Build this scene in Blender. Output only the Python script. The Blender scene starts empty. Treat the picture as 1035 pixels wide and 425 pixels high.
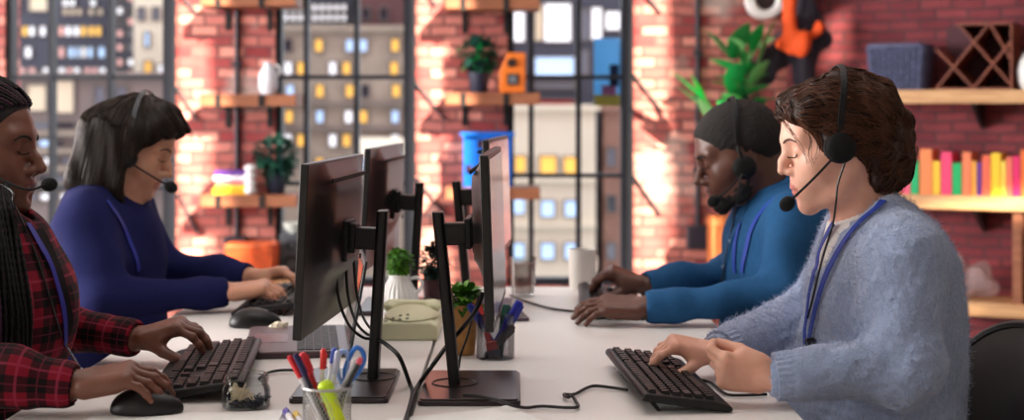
import bpy, bmesh, math, random
import numpy as np
from mathutils import Vector, Matrix
from concurrent.futures import ThreadPoolExecutor

random.seed(7)
rng = np.random.default_rng(7)
PI = math.pi
scene = bpy.context.scene
COL = scene.collection

# ------------------------------------------------------------------ camera
F_PX, CX, HY, CAM_Z = 1500.0, 517.5, 105.0, 1.22
DESK = 0.73


def W(px, py, d):
    """The point at depth d that the photograph shows at pixel (px, py)."""
    return Vector(((px - CX) * d / F_PX, d, CAM_Z - (py - HY) * d / F_PX))


cam_data = bpy.data.cameras.new('camera')
cam = bpy.data.objects.new('camera', cam_data)
COL.objects.link(cam)
cam.location = (0, 0, CAM_Z)
cam.rotation_euler = (PI / 2, 0, 0)
cam_data.sensor_width = 36
cam_data.lens = 36 * F_PX / 1035
cam_data.shift_y = -(212.5 - HY) / 1035
cam_data.clip_start = 0.05
cam_data.clip_end = 200
cam_data.dof.use_dof = True
cam_data.dof.focus_distance = 2.58
cam_data.dof.aperture_fstop = 3.3
scene.camera = cam


# ------------------------------------------------------------------ materials
def lin(c):
    """sRGB 0-255 to linear."""
    r = []
    for v in c[:3]:
        v = v / 255.0
        r.append(v / 12.92 if v <= 0.04045 else ((v + 0.055) / 1.055) ** 2.4)
    return (r[0], r[1], r[2], 1.0)


def new_mat(name):
    m = bpy.data.materials.new(name)
    m.use_nodes = True
    nt = m.node_tree
    b = nt.nodes['Principled BSDF']
    return m, nt, b


def mat(name, rgb, rough=0.5, metal=0.0, noise=0.0, nscale=20.0, bump=0.0, bscale=80.0, sheen=0.0, spec=0.5, coat=0.0,
        emit=None, estr=0.0, trans=0.0, sss=0.0, alpha=1.0, ior=1.45):
    m, nt, b = new_mat(name)
    c = lin(rgb)
    b.inputs['Base Color'].default_value = c
    b.inputs['Roughness'].default_value = rough
    b.inputs['Metallic'].default_value = metal
    b.inputs['Specular IOR Level'].default_value = spec
    b.inputs['IOR'].default_value = ior
    if sheen:
        b.inputs['Sheen Weight'].default_value = sheen
        b.inputs['Sheen Roughness'].default_value = 0.5
    if coat:
        b.inputs['Coat Weight'].default_value = coat
        b.inputs['Coat Roughness'].default_value = 0.08
    if trans:
        b.inputs['Transmission Weight'].default_value = trans
    if alpha < 1:
        b.inputs['Alpha'].default_value = alpha
    if sss:
        b.inputs['Subsurface Weight'].default_value = sss
        b.inputs['Subsurface Radius'].default_value = (1.0, 0.35, 0.2)
        b.inputs['Subsurface Scale'].default_value = 0.006
    if emit is not None:
        b.inputs['Emission Color'].default_value = lin(emit)
        b.inputs['Emission Strength'].default_value = estr
    tc = None
    if noise or bump:
        tc = nt.nodes.new('ShaderNodeTexCoord')
    if noise:
        n = nt.nodes.new('ShaderNodeTexNoise')
        n.inputs['Scale'].default_value = nscale
        n.inputs['Detail'].default_value = 4
        nt.links.new(tc.outputs['Object'], n.inputs['Vector'])
        r = nt.nodes.new('ShaderNodeValToRGB')
        r.color_ramp.elements[0].position = 0.3
        r.color_ramp.elements[1].position = 0.7
        r.color_ramp.elements[0].color = (c[0] * (1 - noise), c[1] * (1 - noise), c[2] * (1 - noise), 1)
        r.color_ramp.elements[1].color = (min(1, c[0] * (1 + noise)), min(1, c[1] * (1 + noise)), min(1, c[2] * (1 + noise)), 1)
        nt.links.new(n.outputs['Fac'], r.inputs['Fac'])
        nt.links.new(r.outputs['Color'], b.inputs['Base Color'])
    if bump:
        n2 = nt.nodes.new('ShaderNodeTexNoise')
        n2.inputs['Scale'].default_value = bscale
        n2.inputs['Detail'].default_value = 3
        nt.links.new(tc.outputs['Object'], n2.inputs['Vector'])
        bp = nt.nodes.new('ShaderNodeBump')
        bp.inputs['Strength'].default_value = bump
        bp.inputs['Distance'].default_value = 0.004
        nt.links.new(n2.outputs['Fac'], bp.inputs['Height'])
        nt.links.new(bp.outputs['Normal'], b.inputs['Normal'])
    return m


def glass_mat(name, rgb=(255, 255, 255), gloss=0.12, rough=0.02, k=0.5):
    """Thin clear glass: clear transmission with a mirror share that grows at grazing angles."""
    m = bpy.data.materials.new(name)
    m.use_nodes = True
    nt = m.node_tree
    for n in list(nt.nodes):
        nt.nodes.remove(n)
    out = nt.nodes.new('ShaderNodeOutputMaterial')
    mix = nt.nodes.new('ShaderNodeMixShader')
    tr = nt.nodes.new('ShaderNodeBsdfTransparent')
    tr.inputs['Color'].default_value = lin(rgb)
    gl = nt.nodes.new('ShaderNodeBsdfGlossy')
    gl.inputs['Roughness'].default_value = rough
    fr = nt.nodes.new('ShaderNodeLayerWeight')
    fr.inputs['Blend'].default_value = gloss
    mu = nt.nodes.new('ShaderNodeMath')
    mu.operation = 'MULTIPLY'
    mu.inputs[1].default_value = k
    nt.links.new(fr.outputs['Fresnel'], mu.inputs[0])
    nt.links.new(mu.outputs[0], mix.inputs['Fac'])
    nt.links.new(tr.outputs[0], mix.inputs[1])
    nt.links.new(gl.outputs[0], mix.inputs[2])
    nt.links.new(mix.outputs[0], out.inputs['Surface'])
    return m


def paper_glow_mat(name, rgb):
    """Thin paper: half of the light from behind comes through."""
    m, nt, b = new_mat(name)
    b.inputs['Base Color'].default_value = lin(rgb)
    b.inputs['Roughness'].default_value = 0.7
    t = nt.nodes.new('ShaderNodeBsdfTranslucent')
    t.inputs['Color'].default_value = lin(rgb)
    mx = nt.nodes.new('ShaderNodeMixShader')
    mx.inputs['Fac'].default_value = 0.5
    out = nt.nodes['Material Output']
    nt.links.new(b.outputs[0], mx.inputs[1])
    nt.links.new(t.outputs[0], mx.inputs[2])
    nt.links.new(mx.outputs[0], out.inputs['Surface'])
    return m


def wood_mat(name, c1, c2, rough=0.5, scale=6.0, axis='X'):
    m, nt, b = new_mat(name)
    tc = nt.nodes.new('ShaderNodeTexCoord')
    mp = nt.nodes.new('ShaderNodeMapping')
    mp.inputs['Scale'].default_value = (1, 8, 8) if axis == 'X' else (8, 8, 1)
    n = nt.nodes.new('ShaderNodeTexNoise')
    n.inputs['Scale'].default_value = scale
    n.inputs['Detail'].default_value = 5
    n.inputs['Distortion'].default_value = 0.6
    r = nt.nodes.new('ShaderNodeValToRGB')
    r.color_ramp.elements[0].color = lin(c1)
    r.color_ramp.elements[1].color = lin(c2)
    r.color_ramp.elements[0].position = 0.3
    r.color_ramp.elements[1].position = 0.7
    nt.links.new(tc.outputs['Object'], mp.inputs['Vector'])
    nt.links.new(mp.outputs['Vector'], n.inputs['Vector'])
    nt.links.new(n.outputs['Fac'], r.inputs['Fac'])
    nt.links.new(r.outputs['Color'], b.inputs['Base Color'])
    b.inputs['Roughness'].default_value = rough
    return m


def brick_mat(name, c1, c2, mortar, row=0.058, width=0.17, whitewash=0.0):
    m, nt, b = new_mat(name)
    L = nt.links.new
    tc = nt.nodes.new('ShaderNodeTexCoord')
    sp = nt.nodes.new('ShaderNodeSeparateXYZ')
    cb = nt.nodes.new('ShaderNodeCombineXYZ')
    L(tc.outputs['Object'], sp.inputs[0])
    L(sp.outputs['X'], cb.inputs['X'])
    L(sp.outputs['Z'], cb.inputs['Y'])
    # uneven courses: a little wobble before the bricks are laid
    nz = nt.nodes.new('ShaderNodeTexNoise')
    nz.inputs['Scale'].default_value = 9
    L(cb.outputs[0], nz.inputs['Vector'])
    vm = nt.nodes.new('ShaderNodeVectorMath')
    vm.operation = 'SCALE'
    vm.inputs['Scale'].default_value = 0.022
    L(nz.outputs['Color'], vm.inputs[0])
    va = nt.nodes.new('ShaderNodeVectorMath')
    va.operation = 'ADD'
    L(cb.outputs[0], va.inputs[0])
    L(vm.outputs[0], va.inputs[1])
    br = nt.nodes.new('ShaderNodeTexBrick')
    br.inputs['Scale'].default_value = 1.0
    br.inputs['Brick Width'].default_value = width
    br.inputs['Row Height'].default_value = row
    br.inputs['Mortar Size'].default_value = 0.006
    br.inputs['Mortar Smooth'].default_value = 0.4
    br.inputs['Bias'].default_value = 0.0
    br.inputs['Color1'].default_value = lin(c1)
    br.inputs['Color2'].default_value = lin(c2)
    br.inputs['Mortar'].default_value = lin(mortar)
    L(va.outputs[0], br.inputs['Vector'])
    n2 = nt.nodes.new('ShaderNodeTexNoise')
    n2.inputs['Scale'].default_value = 7
    n2.inputs['Detail'].default_value = 6
    L(tc.outputs['Object'], n2.inputs['Vector'])
    hs = nt.nodes.new('ShaderNodeMix')
    hs.data_type = 'RGBA'
    hs.blend_type = 'OVERLAY'
    hs.inputs['Factor'].default_value = 0.55
    L(br.outputs['Color'], hs.inputs['A'])
    L(n2.outputs['Fac'], hs.inputs['B'])
    col = hs.outputs['Result']
    if whitewash:
        n3 = nt.nodes.new('ShaderNodeTexNoise')
        n3.inputs['Scale'].default_value = 2.2
        n3.inputs['Detail'].default_value = 5
        L(tc.outputs['Object'], n3.inputs['Vector'])
        rp = nt.nodes.new('ShaderNodeValToRGB')
        rp.color_ramp.elements[0].position = 0.60
        rp.color_ramp.elements[1].position = 0.70
        rp.color_ramp.elements[0].color = (0, 0, 0, 1)
        rp.color_ramp.elements[1].color = (whitewash, whitewash, whitewash, 1)
        L(n3.outputs['Fac'], rp.inputs['Fac'])
        mx = nt.nodes.new('ShaderNodeMix')
        mx.data_type = 'RGBA'
        L(rp.outputs['Color'], mx.inputs['Factor'])
        L(col, mx.inputs['A'])
        mx.inputs['B'].default_value = lin((205, 195, 188))
        col = mx.outputs['Result']
    L(col, b.inputs['Base Color'])
    b.inputs['Roughness'].default_value = 0.85
    bp = nt.nodes.new('ShaderNodeBump')
    bp.inputs['Strength'].default_value = 0.8
    bp.inputs['Distance'].default_value = 0.012
    inv = nt.nodes.new('ShaderNodeMath')
    inv.operation = 'SUBTRACT'
    inv.inputs[0].default_value = 1.0
    L(br.outputs['Fac'], inv.inputs[1])
    ad = nt.nodes.new('ShaderNodeMath')
    ad.operation = 'MULTIPLY_ADD'
    L(n2.outputs['Fac'], ad.inputs[0])
    ad.inputs[1].default_value = 0.5
    L(inv.outputs[0], ad.inputs[2])
    L(ad.outputs[0], bp.inputs['Height'])
    L(bp.outputs['Normal'], b.inputs['Normal'])
    return m


# ------------------------------------------------------------------ mesh builder
class MB:
    def __init__(self):
        self.v, self.f, self.m = [], [], []

    def add(self, verts, faces, mi=0, M=None):
        b = len(self.v)
        for p in verts:
            p = Vector(p)
            self.v.append(M @ p if M is not None else p)
        for f in faces:
            self.f.append([b + i for i in f])
            self.m.append(mi)
        return self

    def box(self, lo, hi, mi=0, M=None):
        x0, y0, z0 = lo
        x1, y1, z1 = hi
        v = [(x0, y0, z0), (x1, y0, z0), (x1, y1, z0), (x0, y1, z0), (x0, y0, z1), (x1, y0, z1), (x1, y1, z1), (x0, y1, z1)]
        f = [(0, 3, 2, 1), (4, 5, 6, 7), (0, 1, 5, 4), (1, 2, 6, 5), (2, 3, 7, 6), (3, 0, 4, 7)]
        return self.add(v, f, mi, M)

    def taper(self, lo, hi, inset, mi=0, M=None):
        """A box whose top is inset: a key cap, a foot, a flared base."""
        x0, y0, z0 = lo
        x1, y1, z1 = hi
        i = inset
        v = [(x0, y0, z0), (x1, y0, z0), (x1, y1, z0), (x0, y1, z0), (x0 + i, y0 + i, z1), (x1 - i, y0 + i, z1), (x1 - i, y1 - i, z1), (x0 + i, y1 - i, z1)]
        f = [(0, 3, 2, 1), (4, 5, 6, 7), (0, 1, 5, 4), (1, 2, 6, 5), (2, 3, 7, 6), (3, 0, 4, 7)]
        return self.add(v, f, mi, M)

    def lathe(self, prof, n=32, mi=0, M=None, close=False):
        """prof: list of (r, z) from bottom to top; r = 0 makes a pole."""
        v, f, rings = [], [], []
        for r, z in prof:
            if r <= 1e-6:
                rings.append([len(v)])
                v.append((0, 0, z))
            else:
                rings.append(list(range(len(v), len(v) + n)))
                for k in range(n):
                    a = 2 * PI * k / n
                    v.append((r * math.cos(a), r * math.sin(a), z))
        prs = list(zip(rings[:-1], rings[1:]))
        if close:
            prs.append((rings[-1], rings[0]))
        for A, B in prs:
            for k in range(n):
                k2 = (k + 1) % n
                if len(A) == 1 and len(B) == 1:
                    continue
                if len(A) == 1:
                    f.append((A[0], B[k2], B[k]))
                elif len(B) == 1:
                    f.append((A[k], A[k2], B[0]))
                else:
                    f.append((A[k], A[k2], B[k2], B[k]))
        return self.add(v, f, mi, M)

    def cyl(self, p0, p1, r0, r1=None, n=16, mi=0):
        r1 = r0 if r1 is None else r1
        return self.tube([p0, p1], [r0, r1], n, mi)

    def tube(self, pts, rad, n=8, mi=0, caps=True):
        pts = [Vector(p) for p in pts]
        k = len(pts)
        if not hasattr(rad, '__len__'):
            rad = [rad] * k
        v, f = [], []
        up = None
        for i, p in enumerate(pts):
            t = (pts[min(i + 1, k - 1)] - pts[max(i - 1, 0)])
            if t.length < 1e-9:
                t = Vector((0, 0, 1))
            t.normalize()
            if up is None:
                up = Vector((0, 0, 1)) if abs(t.z) < 0.9 else Vector((1, 0, 0))
            a = (up - t * up.dot(t))
            if a.length < 1e-6:
                a = t.orthogonal()
            a.normalize()
            b = t.cross(a)
            up = a
            for j in range(n):
                an = 2 * PI * j / n
                v.append(p + (a * math.cos(an) + b * math.sin(an)) * rad[i])
        for i in range(k - 1):
            for j in range(n):
                j2 = (j + 1) % n
                f.append((i * n + j, i * n + j2, (i + 1) * n + j2, (i + 1) * n + j))
        if caps:
            f.append(tuple(range(n - 1, -1, -1)))
            f.append(tuple((k - 1) * n + j for j in range(n)))
        return self.add(v, f, mi)

    def ribbon(self, pts, nrm, w, t=0.0012, mi=0):
        """A flat strap through pts, lying flat against the given normals."""
        pts = [Vector(p) for p in pts]
        v, f = [], []
        k = len(pts)
        for i, p in enumerate(pts):
            tt = (pts[min(i + 1, k - 1)] - pts[max(i - 1, 0)]).normalized()
            n = Vector(nrm[i])
            n = (n - tt * n.dot(tt)).normalized()
            s = tt.cross(n)
            v += [p + s * w / 2, p + s * w / 2 + n * t, p - s * w / 2 + n * t, p - s * w / 2]
        for i in range(k - 1):
            for j in range(4):
                j2 = (j + 1) % 4
                f.append((4 * i + j, 4 * i + j2, 4 * i + 4 + j2, 4 * i + 4 + j))
        f.append((3, 2, 1, 0))
        f.append(tuple(4 * (k - 1) + j for j in range(4)))
        return self.add(v, f, mi)

    def ball(self, c, r, n=16, m=10, mi=0, M=None):
        if not hasattr(r, '__len__'):
            r = (r, r, r)
        prof = [(math.sin(PI * i / m), -math.cos(PI * i / m)) for i in range(m + 1)]
        prof[0], prof[-1] = (0, -1), (0, 1)
        T = Matrix.Translation(c) @ Matrix.Diagonal((r[0], r[1], r[2], 1))
        return self.lathe(prof, n, mi, (M @ T) if M is not None else T)

    def prism(self, poly, lo, hi, axis='Y', mi=0, M=None):
        """poly in the plane across the axis, extruded from lo to hi."""
        n = len(poly)

        def P(a, b, h):
            return {'Y': (a, h, b), 'Z': (a, b, h), 'X': (h, a, b)}[axis]
        v = [P(a, b, lo) for a, b in poly] + [P(a, b, hi) for a, b in poly]
        f = [tuple(range(n)), tuple(range(2 * n - 1, n - 1, -1))]
        for i in range(n):
            j = (i + 1) % n
            f.append((j, i, n + i, n + j))
        return self.add(v, f, mi, M)


def set_smooth(me, angle=None):
    me.polygons.foreach_set('use_smooth', [True] * len(me.polygons))
    if angle is not None:
        try:
            me.set_sharp_from_angle(angle=angle)
        except Exception:
            pass


def obj(name, mb, mats, parent=None, loc=None, smooth=True, bevel=0.0, seg=2, subsurf=0, fixn=True):
    me = bpy.data.meshes.new(name)
    me.from_pydata([tuple(p) for p in mb.v], [], mb.f)
    if not isinstance(mats, (list, tuple)):
        mats = [mats]
    for m in mats:
        me.materials.append(m)
    me.polygons.foreach_set('material_index', mb.m)
    if fixn:
        bm = bmesh.new()
        bm.from_mesh(me)
        bmesh.ops.recalc_face_normals(bm, faces=bm.faces)
        bm.to_mesh(me)
        bm.free()
    me.update()
    if smooth:
        set_smooth(me, math.radians(38))
    o = bpy.data.objects.new(name, me)
    COL.objects.link(o)
    if loc is not None:
        o.location = loc
    if parent is not None:
        o.parent = parent
    if bevel:
        b = o.modifiers.new('bevel', 'BEVEL')
        b.width = bevel
        b.segments = seg
        b.limit_method = 'ANGLE'
        b.angle_limit = math.radians(40)
        b.harden_normals = False
    if subsurf:
        s = o.modifiers.new('sub', 'SUBSURF')
        s.levels = s.render_levels = subsurf
    return o


def tag(o, label=None, cat=None, group=None, kind=None):
    if label:
        o['label'] = label
    if cat:
        o['category'] = cat
    if group:
        o['group'] = group
    if kind:
        o['kind'] = kind
    return o


def thing(name, label, cat, loc=(0, 0, 0), rotz=0.0, group=None):
    o = bpy.data.objects.new(name, None)
    COL.objects.link(o)
    o.location = loc
    o.rotation_euler = (0, 0, rotz)
    o.empty_display_size = 0.05
    return tag(o, label, cat, group)


def dup(root, loc, rotz=0.0, label=None, scale=None):
    r = root.copy()
    COL.objects.link(r)
    r.location = loc
    r.rotation_euler = (0, 0, rotz)
    if scale is not None:
        r.scale = scale
    if label:
        r['label'] = label
    for ch in list(root.children):
        c = ch.copy()
        COL.objects.link(c)
        c.parent = r
        for g in list(ch.children):
            d = g.copy()
            COL.objects.link(d)
            d.parent = c
    return r


def spline(pts, n=10):
    """Catmull-Rom through pts."""
    P = [Vector(p) for p in pts]
    if len(P) < 3:
        return P
    P = [P[0] * 2 - P[1]] + P + [P[-1] * 2 - P[-2]]
    out = []
    for i in range(1, len(P) - 2):
        a, b, c, d = P[i - 1:i + 3]
        for k in range(n):
            t = k / n
            out.append(0.5 * ((2 * b) + (c - a) * t + (2 * a - 5 * b + 4 * c - d) * t * t + (3 * b - a - 3 * c + d) * t ** 3))
    out.append(P[-2])
    return out


def rounded_rect(x0, y0, x1, y1, r, n=4):
    pts = []
    for cx, cy, a0 in ((x1 - r, y1 - r, 0), (x0 + r, y1 - r, 90), (x0 + r, y0 + r, 180), (x1 - r, y0 + r, 270)):
        for k in range(n + 1):
            a = math.radians(a0 + 90 * k / n)
            pts.append((cx + r * math.cos(a), cy + r * math.sin(a)))
    return pts
# ------------------------------------------------------------------ shared materials
M_BLACK_METAL = mat('black_metal', (22, 22, 26), 0.45)
M_FRAME = mat('window_frame_metal', (30, 33, 44), 0.5)
M_BRICK = brick_mat('red_brick', (144, 50, 56), (226, 148, 134), (126, 80, 78), row=0.050, width=0.125, whitewash=0.55)
M_BRICK_R = brick_mat('shaded_red_brick', (112, 42, 52), (138, 60, 66), (92, 54, 60), row=0.046, width=0.14)  # same brick darkened, the right wall's shade put into its colours
M_SHELF = wood_mat('shelf_wood', (128, 74, 50), (168, 106, 74), 0.55)
M_SHELF_LIGHT = wood_mat('light_shelf_wood', (190, 140, 96), (222, 176, 128), 0.5)
M_GLASS = glass_mat('window_glass', (246, 250, 255), 0.06)
M_CLEAR = glass_mat('clear_glass', (246, 248, 248), 0.20, k=0.75)
M_WHITE = mat('white_ceramic', (232, 232, 236), 0.3)
M_FLOOR = mat('concrete_floor', (150, 140, 132), 0.6, noise=0.15, nscale=3, bump=0.1)
M_PLASTER = mat('plaster', (190, 186, 180), 0.8, noise=0.05)

# ------------------------------------------------------------------ the room
BY = 7.0                                   # depth of the inner face of the back wall
WIN = [(5, 178, 0.36), (278, 420, 0.36), (513, 640, 0.36)]     # pixel columns of the three windows and their sill heights
WIN_TOP = 2.45
CEIL = 3.0


def bx_(px, d=BY):
    return (px - CX) * d / F_PX


mb = MB()
edges = [-6.0]
for a, b, sill in WIN:
    xa, xb = bx_(a), bx_(b)
    mb.box((edges[-1], BY, 0), (xa, BY + 0.22, CEIL))
    mb.box((xa, BY, 0), (xb, BY + 0.22, sill))
    mb.box((xa, BY, WIN_TOP), (xb, BY + 0.22, CEIL))
    edges.append(xb)
RW0 = Vector((1.30, BY, 0))                # where the right wall leaves the back wall
RWA = math.radians(-28)
mb.box((edges[-1], BY, 0), (RW0.x + 0.02, BY + 0.22, CEIL))
mb.box((-6.2, BY, CEIL), (6.5, BY + 0.22, 9.5))     # unseen upper wall, added to keep the sun off the town outside
tag(obj('wall_back', mb, M_BRICK, smooth=False), kind='structure')
tag(obj('wall_front', MB().box((-6.2, -1.7, 0), (6.5, -1.5, CEIL)), M_PLASTER, smooth=False), kind='structure')  # unseen wall, added to keep the bright sky out of the room
tag(obj('wall_side', MB().box((6.5, -1.7, 0), (6.7, BY + 0.22, CEIL)), M_PLASTER, smooth=False), kind='structure')

mb = MB().box((0, 0, 0), (3.6, 0.2, CEIL))
wr = obj('wall_right', mb, M_BRICK_R, smooth=False)
wr.location = RW0
wr.rotation_euler = (0, 0, RWA)
tag(wr, kind='structure')


def RW(t, off, z):
    """A point t along the right wall, off in front of it."""
    return Vector((RW0.x + t * math.cos(RWA) + off * math.sin(RWA), RW0.y + t * math.sin(RWA) - off * math.cos(RWA), z))


tag(obj('floor', MB().box((-6.0, -1.5, -0.1), (6.5, BY + 0.22, 0.0)), M_FLOOR, smooth=False), kind='structure')

# left wall with an unseen window, added to bring soft light from the left
mb = MB()
mb.box((-6.2, -1.5, 0), (-6.0, 0.6, CEIL))
mb.box((-6.2, 0.6, 0), (-6.0, 6.4, 0.7))
mb.box((-6.2, 0.6, 2.9), (-6.0, 6.4, CEIL))
mb.box((-6.2, 6.4, 0), (-6.0, BY + 0.22, CEIL))
tag(obj('wall_left', mb, M_PLASTER, smooth=False), kind='structure')
wn = MB()
for y in (0.6, 2.5, 4.4, 6.34):
    wn.box((-6.13, y, 0.7), (-6.07, y + 0.06, 2.9))
wn.box((-6.13, 0.6, 0.7), (-6.07, 6.4, 0.76))
wn.box((-6.13, 0.6, 2.84), (-6.07, 6.4, 2.9))
wo = tag(obj('window_4', wn, M_FRAME, smooth=False), kind='structure')

# ceiling slots, added and aimed so the sun falls as strips on the walls
SUN = Vector((-0.55, 1.0, -0.6))
slots = []


def slot(x0, x1, z0, z1, y=BY):
    """The ceiling slot that lets the sun onto x0..x1, z0..z1 of the plane at depth y."""
    t0, t1 = (CEIL - z0) / 0.6, (CEIL - z1) / 0.6
    slots.append([(x0 + 0.55 * t0, y - t0), (x1 + 0.55 * t0, y - t0), (x1 + 0.55 * t1, y - t1), (x0 + 0.55 * t1, y - t1)])


slot(bx_(177), bx_(211), 0.2, 2.0)
slot(bx_(419), bx_(450), 0.2, 2.0)
slot(bx_(640), bx_(675), 0.2, 2.0)
slot(bx_(826), bx_(839), 1.34, 1.60, 6.95)
slot(bx_(905, 6.4), bx_(1040, 6.4), 0.70, 0.83, 6.3)
slot(bx_(962, 6.2), bx_(1013, 6.2), 0.28, 0.42, 6.15)
bm = bmesh.new()


def loop(pts):
    vs = [bm.verts.new((x, y, CEIL)) for x, y in pts]
    return [bm.edges.new((vs[i], vs[(i + 1) % len(vs)])) for i in range(len(vs))]


es = loop([(-6.2, -1.5), (6.5, -1.5), (6.5, BY + 0.22), (-6.2, BY + 0.22)])
for s in slots:
    es += loop(s)
bmesh.ops.triangle_fill(bm, use_beauty=True, use_dissolve=False, edges=es)


def in_poly(p, q):
    c = False
    for i in range(len(q)):
        a, b = q[i], q[i - 1]
        if (a[1] > p[1]) != (b[1] > p[1]) and p[0] < (b[0] - a[0]) * (p[1] - a[1]) / (b[1] - a[1]) + a[0]:
            c = not c
    return c


dead = [f for f in bm.faces if any(in_poly((f.calc_center_median().x, f.calc_center_median().y), s) for s in slots)]
bmesh.ops.delete(bm, geom=dead, context='FACES')
me = bpy.data.meshes.new('ceiling')
bm.to_mesh(me)
bm.free()
me.materials.append(M_PLASTER)
ce = bpy.data.objects.new('ceiling', me)
COL.objects.link(ce)
so = ce.modifiers.new('solid', 'SOLIDIFY')
so.thickness = 0.02
tag(ce, kind='structure')

# ------------------------------------------------------------------ windows
BARS = [([50, 109.6], [(78, 4), (190, 4)], 13), ([308.5, 359.7], [(78, 4), (186, 4)], 12), ([537, 585], [(78, 3), (178, 3)], 12)]
for i, ((a, b, sill), (mull, trans, jw)) in enumerate(zip(WIN, BARS)):
    xa, xb = bx_(a), bx_(b)
    y0, y1 = BY + 0.02, BY + 0.09
    root = tag(thing('window_%d' % (i + 1), None, None, ((xa + xb) / 2, BY, sill)), kind='structure')
    L = Vector(root.location)

    def lb(m, lo, hi):
        m.box(Vector(lo) - L, Vector(hi) - L)
    fr = MB()
    jr = jw * BY / F_PX
    lb(fr, (xa, y0, sill), (xa + 0.03, y1, WIN_TOP))
    lb(fr, (xb - jr, y0 - 0.03, sill), (xb, y1, WIN_TOP))
    lb(fr, (xa, y0, sill), (xb, y1, sill + 0.035))
    lb(fr, (xa, y0, WIN_TOP - 0.05), (xb, y1, WIN_TOP))
    obj('window_frame', fr, M_FRAME, root, smooth=False)
    bars = MB()
    for p in mull:
        x = bx_(p)
        lb(bars, (x - 0.012, y0, sill), (x + 0.012, y1 - 0.01, WIN_TOP))
    for p, w in trans:
        z = CAM_Z - (p - HY) * BY / F_PX
        lb(bars, (xa, y0 + 0.005, z - 0.010), (xb, y1 - 0.015, z + 0.010))
    obj('glazing_bars', bars, M_FRAME, root, smooth=False)
    gl = MB()
    lb(gl, (xa, y0 + 0.035, sill), (xb, y0 + 0.038, WIN_TOP))
    obj('window_pane', gl, M_GLASS, root, smooth=False)
    # the transoms' slanting shadows on the sunlit brick, put in as dark rods
    for (u0, v0, u1, v1) in {0: [(178, 88, 200, 122), (182, -6, 199, 14), (180, 196, 200, 236)], 1: [(420, 84, 450, 121), (420, -20, 441, 6), (421, 180, 449, 216)], 2: [(640, 75, 670, 114), (650, -8, 668, 13), (640, 178, 668, 218)]}[i]:
        st = MB()
        p0, p1 = W(u0, v0, BY - 0.012), W(u1, v1, BY - 0.012)
        st.tube([p0 - L, p1 - L], 0.007, 8)
        obj('shadow_rod', st, M_FRAME, root)

# ------------------------------------------------------------------ the town outside
EMI = {
    'lit_white': mat('lit_white_window', (235, 235, 240), 0.3, emit=(255, 250, 245), estr=0.9),
    'lit_blue': mat('lit_blue_window', (190, 215, 235), 0.3, emit=(180, 215, 255), estr=0.75),
    'lit_warm': mat('lit_warm_window', (240, 190, 90), 0.3, emit=(255, 190, 80), estr=0.8),
    'lit_pink': mat('lit_pink_window', (225, 170, 165), 0.3, emit=(255, 190, 180), estr=0.6),
    'dark': mat('dark_window', (45, 48, 60), 0.15),
    'red': mat('red_window', (190, 50, 50), 0.3),
    'grey': mat('grey_window', (120, 125, 138), 0.2),
    'cream': mat('cream_window', (238, 222, 192), 0.4),
}
M_SURROUND = mat('window_surround', (120, 112, 108), 0.7)


def facade(name, label, px0, px1, py0, py1, d, wallm, wins, depth=1.6, bottom=-1.5, bands=(), sur=M_SURROUND, roof=None):
    """A building whose front stands at depth d between the given pixel columns and rises to row py0."""
    a, b = W(px0, py0, d), W(px1, py1, d)
    root = thing(name, label, 'building', ((a.x + b.x) / 2, d, bottom))
    L = Vector(root.location)
    obj('wall', MB().box(Vector((a.x, d, bottom)) - L, Vector((b.x, d + depth, a.z)) - L), wallm, root, smooth=False)
    cp = MB().box(Vector((a.x - 0.04, d - 0.05, a.z)) - L, Vector((b.x + 0.04, d + depth + 0.04, a.z + 0.06)) - L)
    obj('parapet', cp, wallm if roof is None else roof, root, smooth=False)
    for (q0, q1, m_) in bands:
        u, v = W(px0, q0, d), W(px1, q1, d)
        obj('ledge', MB().box(Vector((u.x, d - 0.06, v.z)) - L, Vector((v.x, d, u.z)) - L), m_, root, smooth=False)
    for (x0, x1, y0, y1, k) in wins:
        u, v = W(x0, y0, d), W(x1, y1, d)
        f = MB()
        t = 0.012
        for lo, hi in (((u.x - t, v.z - t), (u.x, u.z + t)), ((v.x, v.z - t), (v.x + t, u.z + t)), ((u.x, u.z), (v.x, u.z + t)), ((u.x, v.z - t), (v.x, v.z))):
            f.box(Vector((lo[0], d - 0.03, lo[1])) - L, Vector((hi[0], d + 0.005, hi[1])) - L)
        w = obj('window', f, sur, root, smooth=False)
        g = MB().box(Vector((u.x, d - 0.012, v.z)) - L, Vector((v.x, d + 0.002, u.z)) - L)
        obj('pane', g, EMI[k], w, smooth=False)
    return root


M_DKGREY = mat('dark_grey_cladding', (74, 74, 88), 0.6, noise=0.1, nscale=2)
M_CREAMW = mat('cream_render', (222, 212, 192), 0.8, noise=0.04, nscale=2)
M_STONE = mat('grey_brown_stone', (158, 146, 132), 0.85, noise=0.16, nscale=5)
M_TAUPE = mat('taupe_concrete', (134, 122, 118), 0.8, noise=0.12, nscale=2)
M_SLATE = mat('slate_cladding', (66, 68, 82), 0.6, noise=0.1)
M_ROOFRED = mat('dull_red_roof', (104, 70, 72), 0.8, noise=0.1)
M_BROWNB = mat('brown_brick_outside', (146, 112, 100), 0.85, noise=0.12, nscale=6)

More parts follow.
